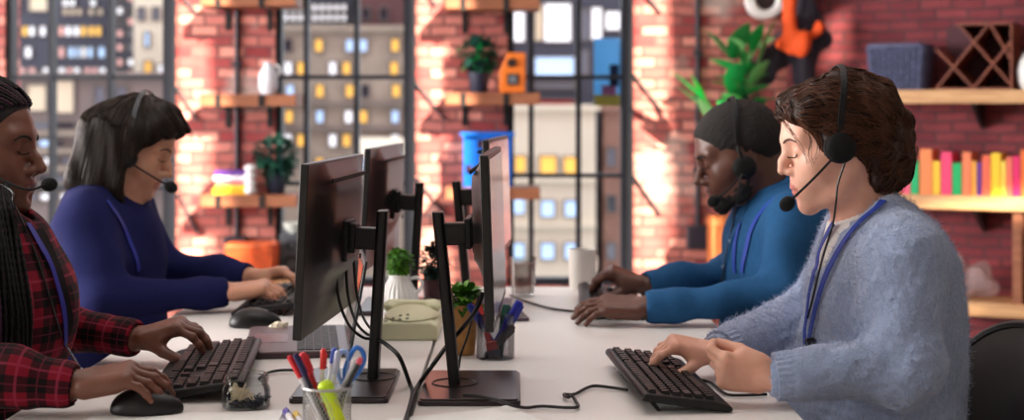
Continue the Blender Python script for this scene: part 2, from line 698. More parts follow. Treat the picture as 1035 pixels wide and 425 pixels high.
R = random.Random(3)
wl = []
for x in (2, 9, 16, 23, 30, 41, 53, 60, 67, 75, 82, 90, 97):
    wl.append((x, x + 5.5, 27, 36, R.choice(['lit_white', 'lit_white', 'lit_pink', 'lit_warm'])))
for x in (8, 26, 53, 59, 70, 76, 82, 88, 100):
    wl.append((x, x + 6, 48, 58, R.choice(['lit_blue', 'lit_white', 'lit_blue', 'lit_pink'])))
for x in (10, 20, 30, 44, 60, 68, 75, 86, 93, 101):
    wl.append((x, x + 6, 69, 76, R.choice(['lit_blue', 'lit_pink', 'lit_white'])))
for x in (64, 71, 92):
    wl.append((x, x + 5, 0, 6, 'lit_white'))
for x in (64, 71, 78, 90, 99):
    wl.append((x, x + 5, 9, 15, 'cream'))
for x in (2, 30):
    wl.append((x, x + 18, -6, 11, 'cream'))
facade('office_block', 'dark grey office block with rows of lit windows beyond the left window', -30, 107, -60, 215, 16, M_DKGREY, wl)
wl = []
for y in (-5, 8, 19, 31, 45, 60, 72):
    for x in (112, 119, 130):
        wl.append((x, x + 5, y, y + 6, R.choice(['lit_white', 'dark', 'lit_pink', 'grey'])))
facade('office_tower', 'narrow slate tower between the dark office block and the cream building', 107, 135, -60, 215, 15.6, M_SLATE, wl)
facade('cream_building', 'bright cream building at the right edge of the left window', 135, 172, -60, 215, 15.2, M_CREAMW,
       [(147, 151, 33, 47, 'lit_blue'), (147, 153, 62, 74, 'lit_warm'), (160, 165, 66, 76, 'lit_white'), (140, 146, 8, 20, 'grey'), (155, 161, 8, 20, 'grey')])
wl = []
for y, n in ((124, 6), (142, 9), (160, 8), (178, 9), (196, 8)):
    for k in range(n):
        x = 4 + k * 150 / n + R.uniform(0, 4)
        wl.append((x, x + 150 / n - 6, y, y + 6, R.choice(['lit_blue', 'grey', 'lit_white', 'grey', 'dark'])))
wl += [(28, 47, 86, 112, 'cream'), (53, 75, 82, 114, 'cream'), (96, 106, 88, 104, 'grey'), (118, 128, 88, 104, 'grey')]
facade('parking_garage', 'taupe parking garage with long low window strips below the office block', -30, 172, 80, 260, 13, M_TAUPE, wl,
       bands=[(132, 137, M_STONE), (150, 155, M_STONE), (168, 173, M_STONE), (186, 191, M_STONE)])

wl = []
for y in (5, 15, 25):
    for k in range(9):
        wl.append((287 + 7.3 * k, 287 + 7.3 * k + 4.5, y, y + 5.5, 'lit_white'))
facade('dotted_tower', 'dark tower with rows of small white windows behind the stone apartments', 268, 355, -60, 100, 17, M_SLATE, wl)
facade('red_roofed_house', 'dull red gabled block peeping above the stone apartments', 362, 425, -60, 100, 16.5, M_ROOFRED,
       [(366, 374, 8, 20, 'dark'), (384, 392, 8, 20, 'dark')])
wl = []
for y, pts in ((40, (288, 319, 350, 364, 396)), (63, (288, 301, 333, 347, 395)), (86, (290, 320, 350, 366, 397)), (112, (289, 320, 349, 364, 396)), (136, (288, 301, 333, 347, 396)), (160, (290, 320, 350, 366))):
    for x in pts:
        wl.append((x, x + 7, y, y + 12, R.choice(['lit_warm', 'lit_white', 'lit_warm', 'dark', 'lit_blue'])))
facade('stone_apartments', 'grey brown stone apartment house with warm lit windows beyond the middle window', 262, 428, 32, 260, 14, M_STONE, wl, bands=[(103, 106, M_TAUPE), (128, 131, M_TAUPE)])
aw = thing('shop_awning', 'pale awning across the front of the stone apartment house', 'awning', W(386, 150, 13.7))
mb = MB()
mb.prism([(-0.0, 0.10), (-0.25, -0.04), (-0.25, -0.08), (0.0, 0.02)], -0.22, 0.22, 'X')
obj('canopy_cloth', mb, mat('pale_canvas', (226, 216, 196), 0.9), aw, smooth=False)
mb = MB()
for x in (-0.2, 0.2):
    mb.tube([(x, 0.28, -0.06), (x, -0.24, -0.06)], 0.008)
obj('support_arm', mb, M_BLACK_METAL, aw)

# beyond the right-hand window: a block with deep dark storeys and pale blinds, a cream house and a brick one
wl = [(519, 530, 6, 42, 'lit_white'), (541, 549, 5, 41, 'cream'), (550, 577, 4, 42, 'lit_white'), (588, 596, 10, 40, 'grey'), (598, 608, 8, 40, 'lit_white'), (612, 627, 12, 30, 'lit_white'),
      (541, 580, 58, 76, 'lit_blue'), (587, 594, 52, 75, 'grey'), (541, 580, 84, 89, 'grey'), (519, 530, 55, 78, 'grey'), (541, 580, 101, 107, 'red'), (519, 532, 102, 112, 'red')]
facade('storeyed_block', 'dark storeyed block with tall pale blinds beyond the right-hand window', 505, 650, -60, 200, 15, M_SLATE, wl)
wl = [(521, 531, 158, 174, 'lit_warm'), (546, 562, 158, 175, 'lit_warm'), (570, 583, 159, 175, 'lit_warm'),
      (519, 530, 198, 216, 'lit_blue'), (547, 560, 203, 219, 'lit_blue'), (571, 583, 203, 219, 'lit_blue'), (547, 560, 246, 262, 'lit_blue'), (571, 583, 246, 262, 'lit_blue'), (519, 530, 246, 262, 'lit_blue')]
facade('cream_house', 'cream house front with orange windows beyond the right-hand window', 505, 602, 112, 290, 14, M_CREAMW, wl, bands=[(180, 184, M_CREAMW), (226, 230, M_CREAMW)], depth=0.7)
facade('brick_house', 'brown brick house beside the cream house front', 610, 650, 112, 290, 14.2, M_BROWNB,
       [(614, 622, 150, 168, 'grey'), (614, 622, 198, 214, 'dark'), (614, 622, 246, 262, 'grey')], depth=0.6)
po = thing('blue_poster', 'tall blue poster with pink and yellow foot behind the window glass', 'poster', W(613.5, 73, BY + 0.125))
hw, hh = 0.0625, 0.163
mb = MB().box((-hw, 0, -hh), (hw, 0.0006, hh))
obj('backing_sheet', mb, paper_glow_mat('poster_blue', (150, 208, 242)), po, smooth=False)
mb = MB().box((-hw * 0.98, -0.002, -hh), (hw * 0.98, 0.0, -hh + 0.055))
mb.box((-hw * 0.4, -0.003, -hh + 0.05), (hw * 0.7, -0.0, -hh + 0.10), 1)
mb.box((hw * 0.2, -0.004, -hh + 0.095), (hw * 0.9, -0.0, -hh + 0.20), 2)
obj('printed_shapes', mb, [paper_glow_mat('poster_yellow', (232, 212, 96)), paper_glow_mat('poster_pink', (210, 130, 178)), paper_glow_mat('poster_navy', (42, 52, 88))], po, smooth=False)
tag(obj('ground', MB().box((-14, BY + 0.22, -1.7), (14, 22, -1.5)), mat('street', (120, 118, 116), 0.8), smooth=False), kind='structure')

# ------------------------------------------------------------------ shelves and conduits on the back wall
def wall_shelf(px0, px1, pyc, label, th=0.055, depth=0.24):
    a, b = W(px0, pyc, BY - depth), W(px1, pyc, BY - depth)
    r = thing('wall_shelf', label, 'shelf', ((a.x + b.x) / 2, BY - depth / 2, a.z - th / 2), group='plank shelves on the brick piers')
    w = (b.x - a.x) / 2
    obj('board', MB().box((-w, -depth / 2, 0), (w, depth / 2, th)), M_SHELF, r, bevel=0.003)
    for x in (-w * 0.62, w * 0.28):
        br = MB()
        br.box((x - 0.012, -depth / 2 - 0.004, -0.006), (x + 0.012, depth / 2, 0.0))
        br.box((x - 0.012, -depth / 2 - 0.006, -0.006), (x + 0.012, -depth / 2, th * 0.98))
        br.box((x - 0.012, depth / 2 - 0.006, -0.10), (x + 0.012, depth / 2, 0.0))
        obj('bracket', br, M_BLACK_METAL, r, smooth=False)
    return a.z + th / 2


SZ = {}
SZ['a0'] = wall_shelf(202, 299, 0, 'topmost plank shelf on the brick pier right of the left window')
SZ['a1'] = wall_shelf(202, 299, 101.5, 'plank shelf carrying the white vase on the brick pier')
SZ['a2'] = wall_shelf(202, 300, 203.5, 'plank shelf carrying the book stack and dark green plant')
SZ['b0'] = wall_shelf(450, 546, 3, 'topmost plank shelf above the orange radio')
SZ['b1'] = wall_shelf(450, 546, 100, 'plank shelf carrying the plant and orange radio')
SZ['b2'] = wall_shelf(450, 546, 196, 'plank shelf carrying the blue crate')
SHY = BY - 0.12

M_COND = mat('conduit_paint', (44, 42, 54), 0.5)


def conduit(px, py_end, label):
    z = CAM_Z - (py_end - HY) * BY / F_PX
    x = bx_(px)
    r = thing('wall_conduit', label, 'conduit', (x, BY - 0.012, z), group='conduits on the brick wall')
    obj('pipe', MB().tube([(0, 0, 0.1), (0, 0, CEIL - z - 0.002)], 0.011, 12), M_COND, r)
    obj('junction_box', MB().box((-0.055, -0.05, -0.01), (0.055, 0.010, 0.10)), M_COND, r, bevel=0.008)
    for zz in (0.35, 0.9, 1.5):
        obj('pipe_clip', MB().box((-0.022, -0.014, zz), (0.022, 0.011, zz + 0.02)), M_COND, r, bevel=0.003)


conduit(240, 260, 'dark conduit with junction box on the brick pier behind the plank shelves')
conduit(705, 249, 'dark conduit with junction box on the brick wall by the tall green plant')


# leaves --------------------------------------------------------------------------------------
def leaf(mb, base, direction, length, width, droop=0.2, n=6, mi=0, fold=0.25):
    """One leaf blade: pointed, folded along the midrib, drooping."""
    d = Vector(direction).normalized()
    side = d.cross(Vector((0, 0, 1)))
    if side.length < 1e-3:
        side = Vector((1, 0, 0))
    side.normalize()
    nrm = side.cross(d).normalized()
    b = len(mb.v)
    for i in range(n + 1):
        t = i / n
        c = Vector(base) + d * (length * t) - Vector((0, 0, 1)) * (droop * length * t * t)
        w = width * 0.5 * (math.sin(PI * min(1, t * 0.93 + 0.07)) ** 0.8) if i < n else 0.0006
        mb.v += [c - side * w + nrm * (fold * w), c, c + side * w + nrm * (fold * w)]
    for i in range(n):
        for j in range(2):
            mb.f.append([b + 3 * i + j, b + 3 * i + j + 1, b + 3 * i + 4 + j, b + 3 * i + 3 + j])
            mb.m.append(mi)


def leafy_ball(c, r, n, ln, wd, rg, mi_n=1, squash=(1, 1, 1), mb=None):
    mb = mb or MB()
    for _ in range(n):
        while True:
            v = Vector((rg.uniform(-1, 1), rg.uniform(-1, 1), rg.uniform(-1, 1)))
            if 0.2 < v.length < 1:
                break
        u = v.normalized()
        p = Vector(c) + Vector((v.x * r * squash[0], v.y * r * squash[1], v.z * r * squash[2])) * 0.8
        d = (u + Vector((rg.uniform(-.7, .7), rg.uniform(-.7, .7), rg.uniform(-.4, .7)))).normalized()
        leaf(mb, p, d, ln * rg.uniform(0.7, 1.2), wd * rg.uniform(0.7, 1.2), 0.25, 3, rg.randrange(mi_n))
    return mb


M_LEAF_D = mat('dark_leaf', (40, 92, 74), 0.5)
M_LEAF_D2 = mat('deep_leaf', (22, 66, 60), 0.5)
M_LEAF_G = mat('green_leaf', (34, 168, 84), 0.45)
M_LEAF_L = mat('light_leaf', (128, 200, 124), 0.45)
M_LEAF_BR = mat('bright_leaf', (96, 146, 40), 0.5)
M_LEAF_BR2 = mat('bright_leaf_deep', (62, 116, 34), 0.5)
M_SOIL = mat('potting_soil', (50, 38, 30), 0.95, bump=0.4)
M_NAVY_POT = mat('navy_pot', (38, 44, 66), 0.5)


def pot_plant(name, label, cx, cy, z, pr, ph, fr, fz, n, ln, wd, mats, potm, squash=(1, 1, 1), seed=1, cat='plant', group=None):
    r = thing(name, label, cat, (cx, cy, z), group=group)
    obj('pot', MB().lathe([(0, 0), (pr * 0.72, 0), (pr * 0.78, ph * 0.05), (pr, ph * 0.88), (pr * 1.06, ph * 0.9), (pr * 1.06, ph), (pr * 0.94, ph), (pr * 0.92, ph * 0.9), (0, ph * 0.88)], 28), potm, r)
    st = MB()
    rg = random.Random(seed)
    for k in range(7):
        a = k * 0.9
        st.tube(spline([(0.2 * pr * math.cos(a), 0.2 * pr * math.sin(a), ph * 0.85), (0.4 * pr * math.cos(a), 0.4 * pr * math.sin(a), ph + (fz - ph) * 0.4), (0.45 * fr * math.cos(a), 0.45 * fr * math.sin(a), fz)], 4), 0.0025, 5)
    obj('stem', st, M_LEAF_D2, r)
    obj('foliage', leafy_ball((0, 0, fz), fr, n, ln, wd, rg, len(mats), squash), mats, r, smooth=True, fixn=False)
    return r


P_ = lambda px, d: (px - CX) * d / F_PX
pot_plant('potted_plant', 'dark green bushy plant in dark pot beside the book stack', P_(279, SHY), SHY, SZ['a2'], 0.05, 0.085, 0.10, 0.175, 260, 0.055, 0.03, [M_LEAF_D, M_LEAF_D2, M_LEAF_D], M_NAVY_POT, (1.1, 1.0, 0.95), 2)
pot_plant('potted_plant', 'deep green plant in navy pot beside the orange radio', P_(484, SHY), SHY, SZ['b1'], 0.05, 0.095, 0.088, 0.18, 260, 0.05, 0.03, [M_LEAF_D2, M_LEAF_G, M_LEAF_D2, M_LEAF_D2], M_NAVY_POT, (1.0, 1.0, 1.0), 3)

# white vase on the middle shelf
r = thing('vase', 'white rounded vase on the plank shelf by the middle window', 'vase', (P_(271, SHY), SHY, SZ['a1']))
obj('vase_body', MB().lathe([(0, 0), (0.032, 0), (0.04, 0.02), (0.044, 0.05), (0.042, 0.09), (0.03, 0.118), (0.02, 0.128), (0.019, 0.14), (0.026, 0.15), (0.022, 0.15), (0.015, 0.138), (0.014, 0.12), (0.0, 0.10)], 28), mat('vase_white', (226, 228, 240), 0.35), r)
obj('handle', MB().tube(spline([(0.02, 0, 0.135), (0.05, 0, 0.13), (0.055, 0, 0.10), (0.04, 0, 0.085)], 6), 0.005, 8), M_WHITE, r)


# books -----------------------------------------------------------------------------------------
M_PAGES = mat('book_pages', (236, 228, 210), 0.8)
bookm = {}


def book_col(c):
    if c not in bookm:
        bookm[c] = mat('book_cover', c, 0.5)
    return bookm[c]


def book_parts(root, h, w, d, c, flat=False):
    """A book standing with its spine to -y: h high, w thick, d deep."""
    t = 0.0025
    M = Matrix.Identity(4)
    if flat:
        M = Matrix.Translation((h / 2, 0, w / 2)) @ Matrix.Rotation(-PI / 2, 4, 'Y')
    cv = MB()
    cv.box((-w / 2, -d / 2, 0), (-w / 2 + t, d / 2, h), 0, M)
    cv.box((w / 2 - t, -d / 2, 0), (w / 2, d / 2, h), 0, M)
    cv.box((-w / 2, -d / 2 - 0.001, 0), (w / 2, -d / 2 + t, h), 0, M)
    obj('cover', cv, book_col(c), root, smooth=False, bevel=0.0008, seg=1)
    obj('pages', MB().box((-w / 2 + t, -d / 2 + t, 0.003), (w / 2 - t, d / 2 - 0.004, h - 0.003), 0, M), M_PAGES, root, smooth=False)


stack = [((228, 168, 34), 0.026, 0.165, 'thick yellow book at the bottom of the flat stack'), ((232, 206, 60), 0.016, 0.15, 'thin pale yellow book above the thick yellow one in the flat stack'),
         ((216, 112, 120), 0.022, 0.16, 'salmon pink book in the middle of the flat stack'), ((236, 226, 230), 0.02, 0.155, 'white book just under the purple one in the flat stack'), ((92, 52, 140), 0.024, 0.16, 'purple book on top of the flat stack by the dark green plant')]
z = SZ['a2']
for i, (c, w, h, lb_) in enumerate(stack):
    r = thing('book', lb_, 'book', (P_(237, SHY) + 0.006 * ((i * 7) % 3 - 1), SHY - 0.01, z), group='books stacked flat on the plank shelf')
    book_parts(r, h, w, 0.12, c, flat=True)
    z += w + 0.0004
r = thing('bead_ornament', 'white ornament of stacked beads in front of the flat book stack', 'ornament', (P_(253.5, SHY - 0.08), SHY - 0.09, SZ['a2']))
for k in range(4):
    mb = MB().ball((0, 0, 0.019 + 0.034 * k), (0.028, 0.028, 0.0185), 20, 12)
    obj('bead', mb, M_WHITE, r)

# orange radio
r = thing('radio', 'orange radio with dark round knob and square dial on the plank shelf', 'radio', (P_(518, SHY - 0.03), SHY - 0.03, SZ['b1']))
obj('casing', MB().prism([(-0.06, 0), (0.06, 0), (0.06, 0.185), (-0.022, 0.185), (-0.03, 0.165), (-0.06, 0.10)], -0.045, 0.045, 'Y'), mat('orange_plastic', (236, 122, 40), 0.4), r, bevel=0.006)
obj('dial', MB().prism(rounded_rect(-0.026, 0.035, 0.028, 0.088, 0.008), -0.053, -0.045, 'Y'), mat('dial_dark', (50, 48, 52), 0.3), r)
obj('dial_glass', MB().prism(rounded_rect(-0.016, 0.045, 0.018, 0.078, 0.006), -0.056, -0.053, 'Y'), mat('dial_grey', (112, 116, 124), 0.2), r)
obj('knob', MB().tube([(-0.005, -0.045, 0.138), (-0.005, -0.062, 0.138)], [0.022, 0.019], 20), mat('knob_dark', (40, 30, 30), 0.4), r)

# blue crate
M_BLUE = mat('blue_plastic', (18, 104, 214), 0.35)
r = thing('plastic_crate', 'bright blue plastic crate with open handle on the lowest plank shelf', 'crate', (P_(493, SHY), SHY, SZ['b2']))
mb = MB()
w0, w1, hh_, dd = 0.105, 0.12, 0.235, 0.085
for s in (-1, 1):
    mb.prism([(-dd, 0), (dd, 0), (dd * 1.1, hh_), (-dd * 1.1, hh_)], s * w0 - 0.006, s * w0 + 0.006, 'X')
for y in (-dd, dd):
    mb.box((-w0, y - 0.006, 0), (w0, y + 0.006, 0.06))
    mb.box((-w0, y - 0.006, 0.10), (w0, y + 0.006, hh_ - 0.055))
    mb.box((-w0, y - 0.006, hh_ - 0.055), (-0.045, y + 0.006, hh_))
    mb.box((0.045, y - 0.006, hh_ - 0.055), (w0, y + 0.006, hh_))
    mb.box((-w0, y - 0.006, hh_ - 0.018), (w0, y + 0.006, hh_))
    for x in (-0.06, 0.0, 0.06):
        mb.box((x - 0.012, y - 0.005, 0.055), (x + 0.012, y + 0.005, 0.105))
mb.box((-w0, -dd, 0), (w0, dd, 0.006))
obj('crate_body', mb, M_BLUE, r, smooth=False, bevel=0.003)
mb = MB()
for y in (-dd * 1.1 - 0.006, dd * 1.1 - 0.006):
    mb.box((-w1, y, hh_), (w1, y + 0.012, hh_ + 0.016))
for s in (-1, 1):
    mb.box((s * w1 - 0.006, -dd * 1.1, hh_), (s * w1 + 0.006, dd * 1.1 + 0.006, hh_ + 0.016))
obj('rim', mb, M_BLUE, r, smooth=False, bevel=0.003)

# low bench by the left brick pier, with a basket, a dark speaker and a pale bowl
r = thing('bench', 'low wooden bench against the brick pier under the plank shelves', 'bench', (P_(258, 6.72), 6.72, 0))
BZ = 0.43
obj('bench_top', MB().box((-0.26, -0.2, BZ - 0.04), (0.26, 0.2, BZ)), M_SHELF_LIGHT, r, bevel=0.004)
for sx in (-1, 1):
    for sy in (-1, 1):
        obj('leg', MB().taper((sx * 0.22 - 0.025, sy * 0.16 - 0.025, 0), (sx * 0.22 + 0.025, sy * 0.16 + 0.025, BZ - 0.04), 0.0), M_SHELF_LIGHT, r, smooth=False)


def slat_basket(name, label, loc, w, d, h, m_, cat='basket', flare=1.12, rows=5):
    r = thing(name, label, cat, loc)
    mb = MB()
    n = 9
    for s in (-1, 1):
        for k in range(n):
            x = -w / 2 + w * (k + 0.5) / n
            mb.tube([(x, s * d / 2, 0), (x * flare, s * d / 2 * flare, h)], 0.006, 6)
            y = -d / 2 + d * (k + 0.5) / n
            mb.tube([(s * w / 2, y, 0), (s * w / 2 * flare, y * flare, h)], 0.006, 6)
    for j in range(rows * 3):
        t = (j + 0.5) / (rows * 3)
        f = 1 + (flare - 1) * t
        ph = (j % 2) * PI
        for s in (-1, 1):
            mb.tube([(-w / 2 * f + w * f * i / 36, s * d / 2 * f + 0.006 * math.sin(i * PI / 2 + ph), h * t) for i in range(37)], h / (rows * 6.4), 5)
            mb.tube([(s * w / 2 * f + 0.006 * math.sin(i * PI / 2 + ph), -d / 2 * f + d * f * i / 36, h * t) for i in range(37)], h / (rows * 6.4), 5)
    mb.box((-w / 2, -d / 2, 0), (w / 2, d / 2, 0.006))
    obj('weave', mb, m_, r)
    rm = MB()
    q = rounded_rect(-w / 2 * flare, -d / 2 * flare, w / 2 * flare, d / 2 * flare, 0.03)
    q.append(q[0])
    rm.tube([(x, y, h) for x, y in q], 0.011, 8, caps=False)
    obj('rim', rm, m_, r)
    return r


M_COPPER_W = mat('orange_wicker', (204, 92, 50), 0.55, noise=0.25, nscale=30)
slat_basket('wicker_basket', 'orange woven basket on the low bench by the brick pier', (P_(255, 6.66), 6.66, BZ), 0.19, 0.14, 0.155, M_COPPER_W)
r = thing('loudspeaker', 'dark grey loudspeaker beside the orange woven basket', 'speaker', (P_(297, 6.78), 6.78, BZ))
obj('cabinet', MB().box((-0.055, -0.07, 0), (0.055, 0.07, 0.2)), mat('speaker_grey', (74, 76, 84), 0.6), r, bevel=0.006)
mb = MB()
for zz, rr in ((0.065, 0.04), (0.15, 0.024)):
    M = Matrix.Translation((0, -0.07, zz)) @ Matrix.Rotation(PI / 2, 4, 'X')
    mb.lathe([(rr, 0), (rr, 0.006), (rr * 0.85, 0.006), (rr * 0.3, -0.006), (0, 0.001)], 24, 0, M)
obj('driver_cone', mb, M_BLACK_METAL, r)
r = thing('bowl', 'pale bowl on top of the dark grey loudspeaker', 'bowl', (P_(297, 6.78), 6.78, BZ + 0.2))
obj('bowl_body', MB().lathe([(0, 0), (0.02, 0), (0.022, 0.005), (0.042, 0.025), (0.05, 0.046), (0.046, 0.046), (0.038, 0.027), (0.018, 0.009), (0, 0.008)], 28), mat('pale_glaze', (214, 220, 214), 0.3), r)

# slatted crate on the floor behind the far right person, on a stool
r = thing('stool', 'wooden stool against the brick wall under the slatted crate', 'stool', (P_(733, 6.75), 6.75, 0))
obj('seat', MB().box((-0.085, -0.085, 0.37), (0.085, 0.085, 0.40)), M_SHELF, r, bevel=0.004)
for sx in (-1, 1):
    for sy in (-1, 1):
        obj('leg', MB().tube([(sx * 0.085, sy * 0.085, 0), (sx * 0.066, sy * 0.066, 0.37)], 0.014, 10), M_SHELF, r)
r = thing('slatted_crate', 'upright orange brown slatted crate behind the man in the blue shirt', 'crate', (P_(733, 6.75), 6.75, 0.40))
M_CRATE = wood_mat('orange_wood', (176, 96, 48), (214, 130, 74), 0.55, axis='Z')
mb = MB()
for k in range(5):
    x = -0.062 + 0.031 * k
    for y in (-0.062, 0.054):
        mb.box((x - 0.013, y, 0), (x + 0.013, y + 0.008, 0.31))
    for s in (-1, 1):
        mb.box((s * 0.066 - 0.004, x - 0.013, 0), (s * 0.066 + 0.004, x + 0.013, 0.31))
obj('slats', mb, M_CRATE, r, smooth=False)
for zz in (0.01, 0.27):
    mb = MB()
    for y in (-0.07, 0.062):
        mb.box((-0.074, y, zz), (0.074, y + 0.008, zz + 0.025))
    for s in (-1, 1):
        mb.box((s * 0.074 - 0.004, -0.066, zz), (s * 0.074 + 0.004, 0.066, zz + 0.025))
    obj('hoop', mb, M_CRATE, r, smooth=False)
obj('crate_floor', MB().box((-0.066, -0.058, 0), (0.066, 0.058, 0.008)), M_CRATE, r, smooth=False)

# ------------------------------------------------------------------ tall green plant with its stand
rg = random.Random(11)
pl = Vector((P_(776, 6.80), 6.80, 0))
r = thing('plant_stand', 'tall dark stand behind the man in the blue shirt', 'stand', pl)
obj('stand_top', MB().lathe([(0, 0.80), (0.11, 0.80), (0.115, 0.81), (0.11, 0.82), (0, 0.82)], 28), M_BLACK_METAL, r)
for k in range(3):
    a = 2 * PI * k / 3 + 0.4
    obj('leg', MB().tube([(0.13 * math.cos(a), 0.13 * math.sin(a), 0), (0.07 * math.cos(a), 0.07 * math.sin(a), 0.80)], 0.009, 8), M_BLACK_METAL, r)
r = thing('leafy_plant', 'tall green plant with long blades rising behind the man in the blue shirt', 'plant', pl + Vector((0, 0, 0.82)))
obj('pot', MB().lathe([(0, 0), (0.075, 0), (0.1, 0.15), (0.104, 0.16), (0.094, 0.16), (0.09, 0.14), (0, 0.13)], 28), M_NAVY_POT, r)
lv, sm = MB(), MB()
d0 = 6.74
for (bx0, by0, tx, ty, wpx, mi) in [(725, 118, 676, 66, 9, 0), (727, 125, 684, 84, 8, 0), (715, 118, 698, 72, 9, 0), (722, 128, 706, 96, 7, 1), (738, 60, 712, 28, 13, 0), (742, 60, 757, 20, 14, 0), (748, 55, 738, 36, 9, 1), (760, 52, 771, 22, 9, 0),
                                   (764, 74, 785, 14, 9, 1), (768, 50, 783, 36, 7, 1), (740, 72, 716, 58, 14, 0), (748, 72, 768, 42, 10, 1), (742, 88, 718, 82, 12, 0), (752, 90, 722, 74, 12, 0), (750, 100, 726, 104, 12, 0), (756, 96, 780, 84, 12, 0), (758, 88, 777, 58, 9, 1),
                                   (752, 92, 738, 68, 12, 1), (762, 104, 784, 98, 10, 0), (744, 108, 734, 92, 10, 1), (758, 118, 772, 100, 12, 0), (750, 116, 728, 118, 10, 0), (740, 96, 746, 60, 11, 0), (756, 72, 744, 44, 12, 0), (746, 80, 760, 62, 13, 0), (740, 112, 752, 84, 14, 0), (762, 80, 778, 74, 9, 0)]:
    dd_ = d0 + rg.uniform(-0.14, 0.08)
    b, t = W(bx0, by0, d0 + rg.uniform(-0.03, 0.03)) - pl - Vector((0, 0, 0.82)), W(tx, ty, dd_) - pl - Vector((0, 0, 0.82))
    leaf(lv, b, t - b, (t - b).length, wpx * d0 / F_PX * 2.0, 0.06, 7, mi)
    sm.tube(spline([(rg.uniform(-.02, .02), rg.uniform(-.02, .02), 0.13), (b.x * 0.5, b.y * 0.5, 0.13 + (b.z - 0.13) * 0.55), b], 5), 0.004, 6)
obj('foliage', lv, [M_LEAF_G, M_LEAF_L], r, fixn=False)
obj('stem', sm, M_LEAF_D, r)

# round white ring lamp on the wall, orange cloth and dark jacket on hooks
r = thing('ring_light', 'round white ring light with dark centre high on the dark brick wall', 'lamp', W(773, 0, 6.93) + Vector((0, 0, 0)))
MR = Matrix.Rotation(PI / 2, 4, 'X')
obj('ring', MB().lathe([(0.048, 0.03), (0.06, 0.045), (0.085, 0.042), (0.092, 0.02), (0.092, -0.03), (0.048, -0.03)], 40, 0, MR, close=True), mat('ring_white', (232, 232, 232), 0.35), r)
obj('centre_disc', MB().lathe([(0, -0.03), (0.05, -0.03), (0.05, 0.012), (0.035, 0.02), (0, 0.022)], 32, 0, MR), mat('lamp_dark', (46, 36, 40), 0.4), r)
# ------------------------------------------------------------------ signed-distance modelling: continuous bodies, cloth, hair
def rotm(*rots):
    M = Matrix.Identity(3)
    for ax, deg in rots:
        M = M @ Matrix.Rotation(math.radians(deg), 3, ax)
    return M


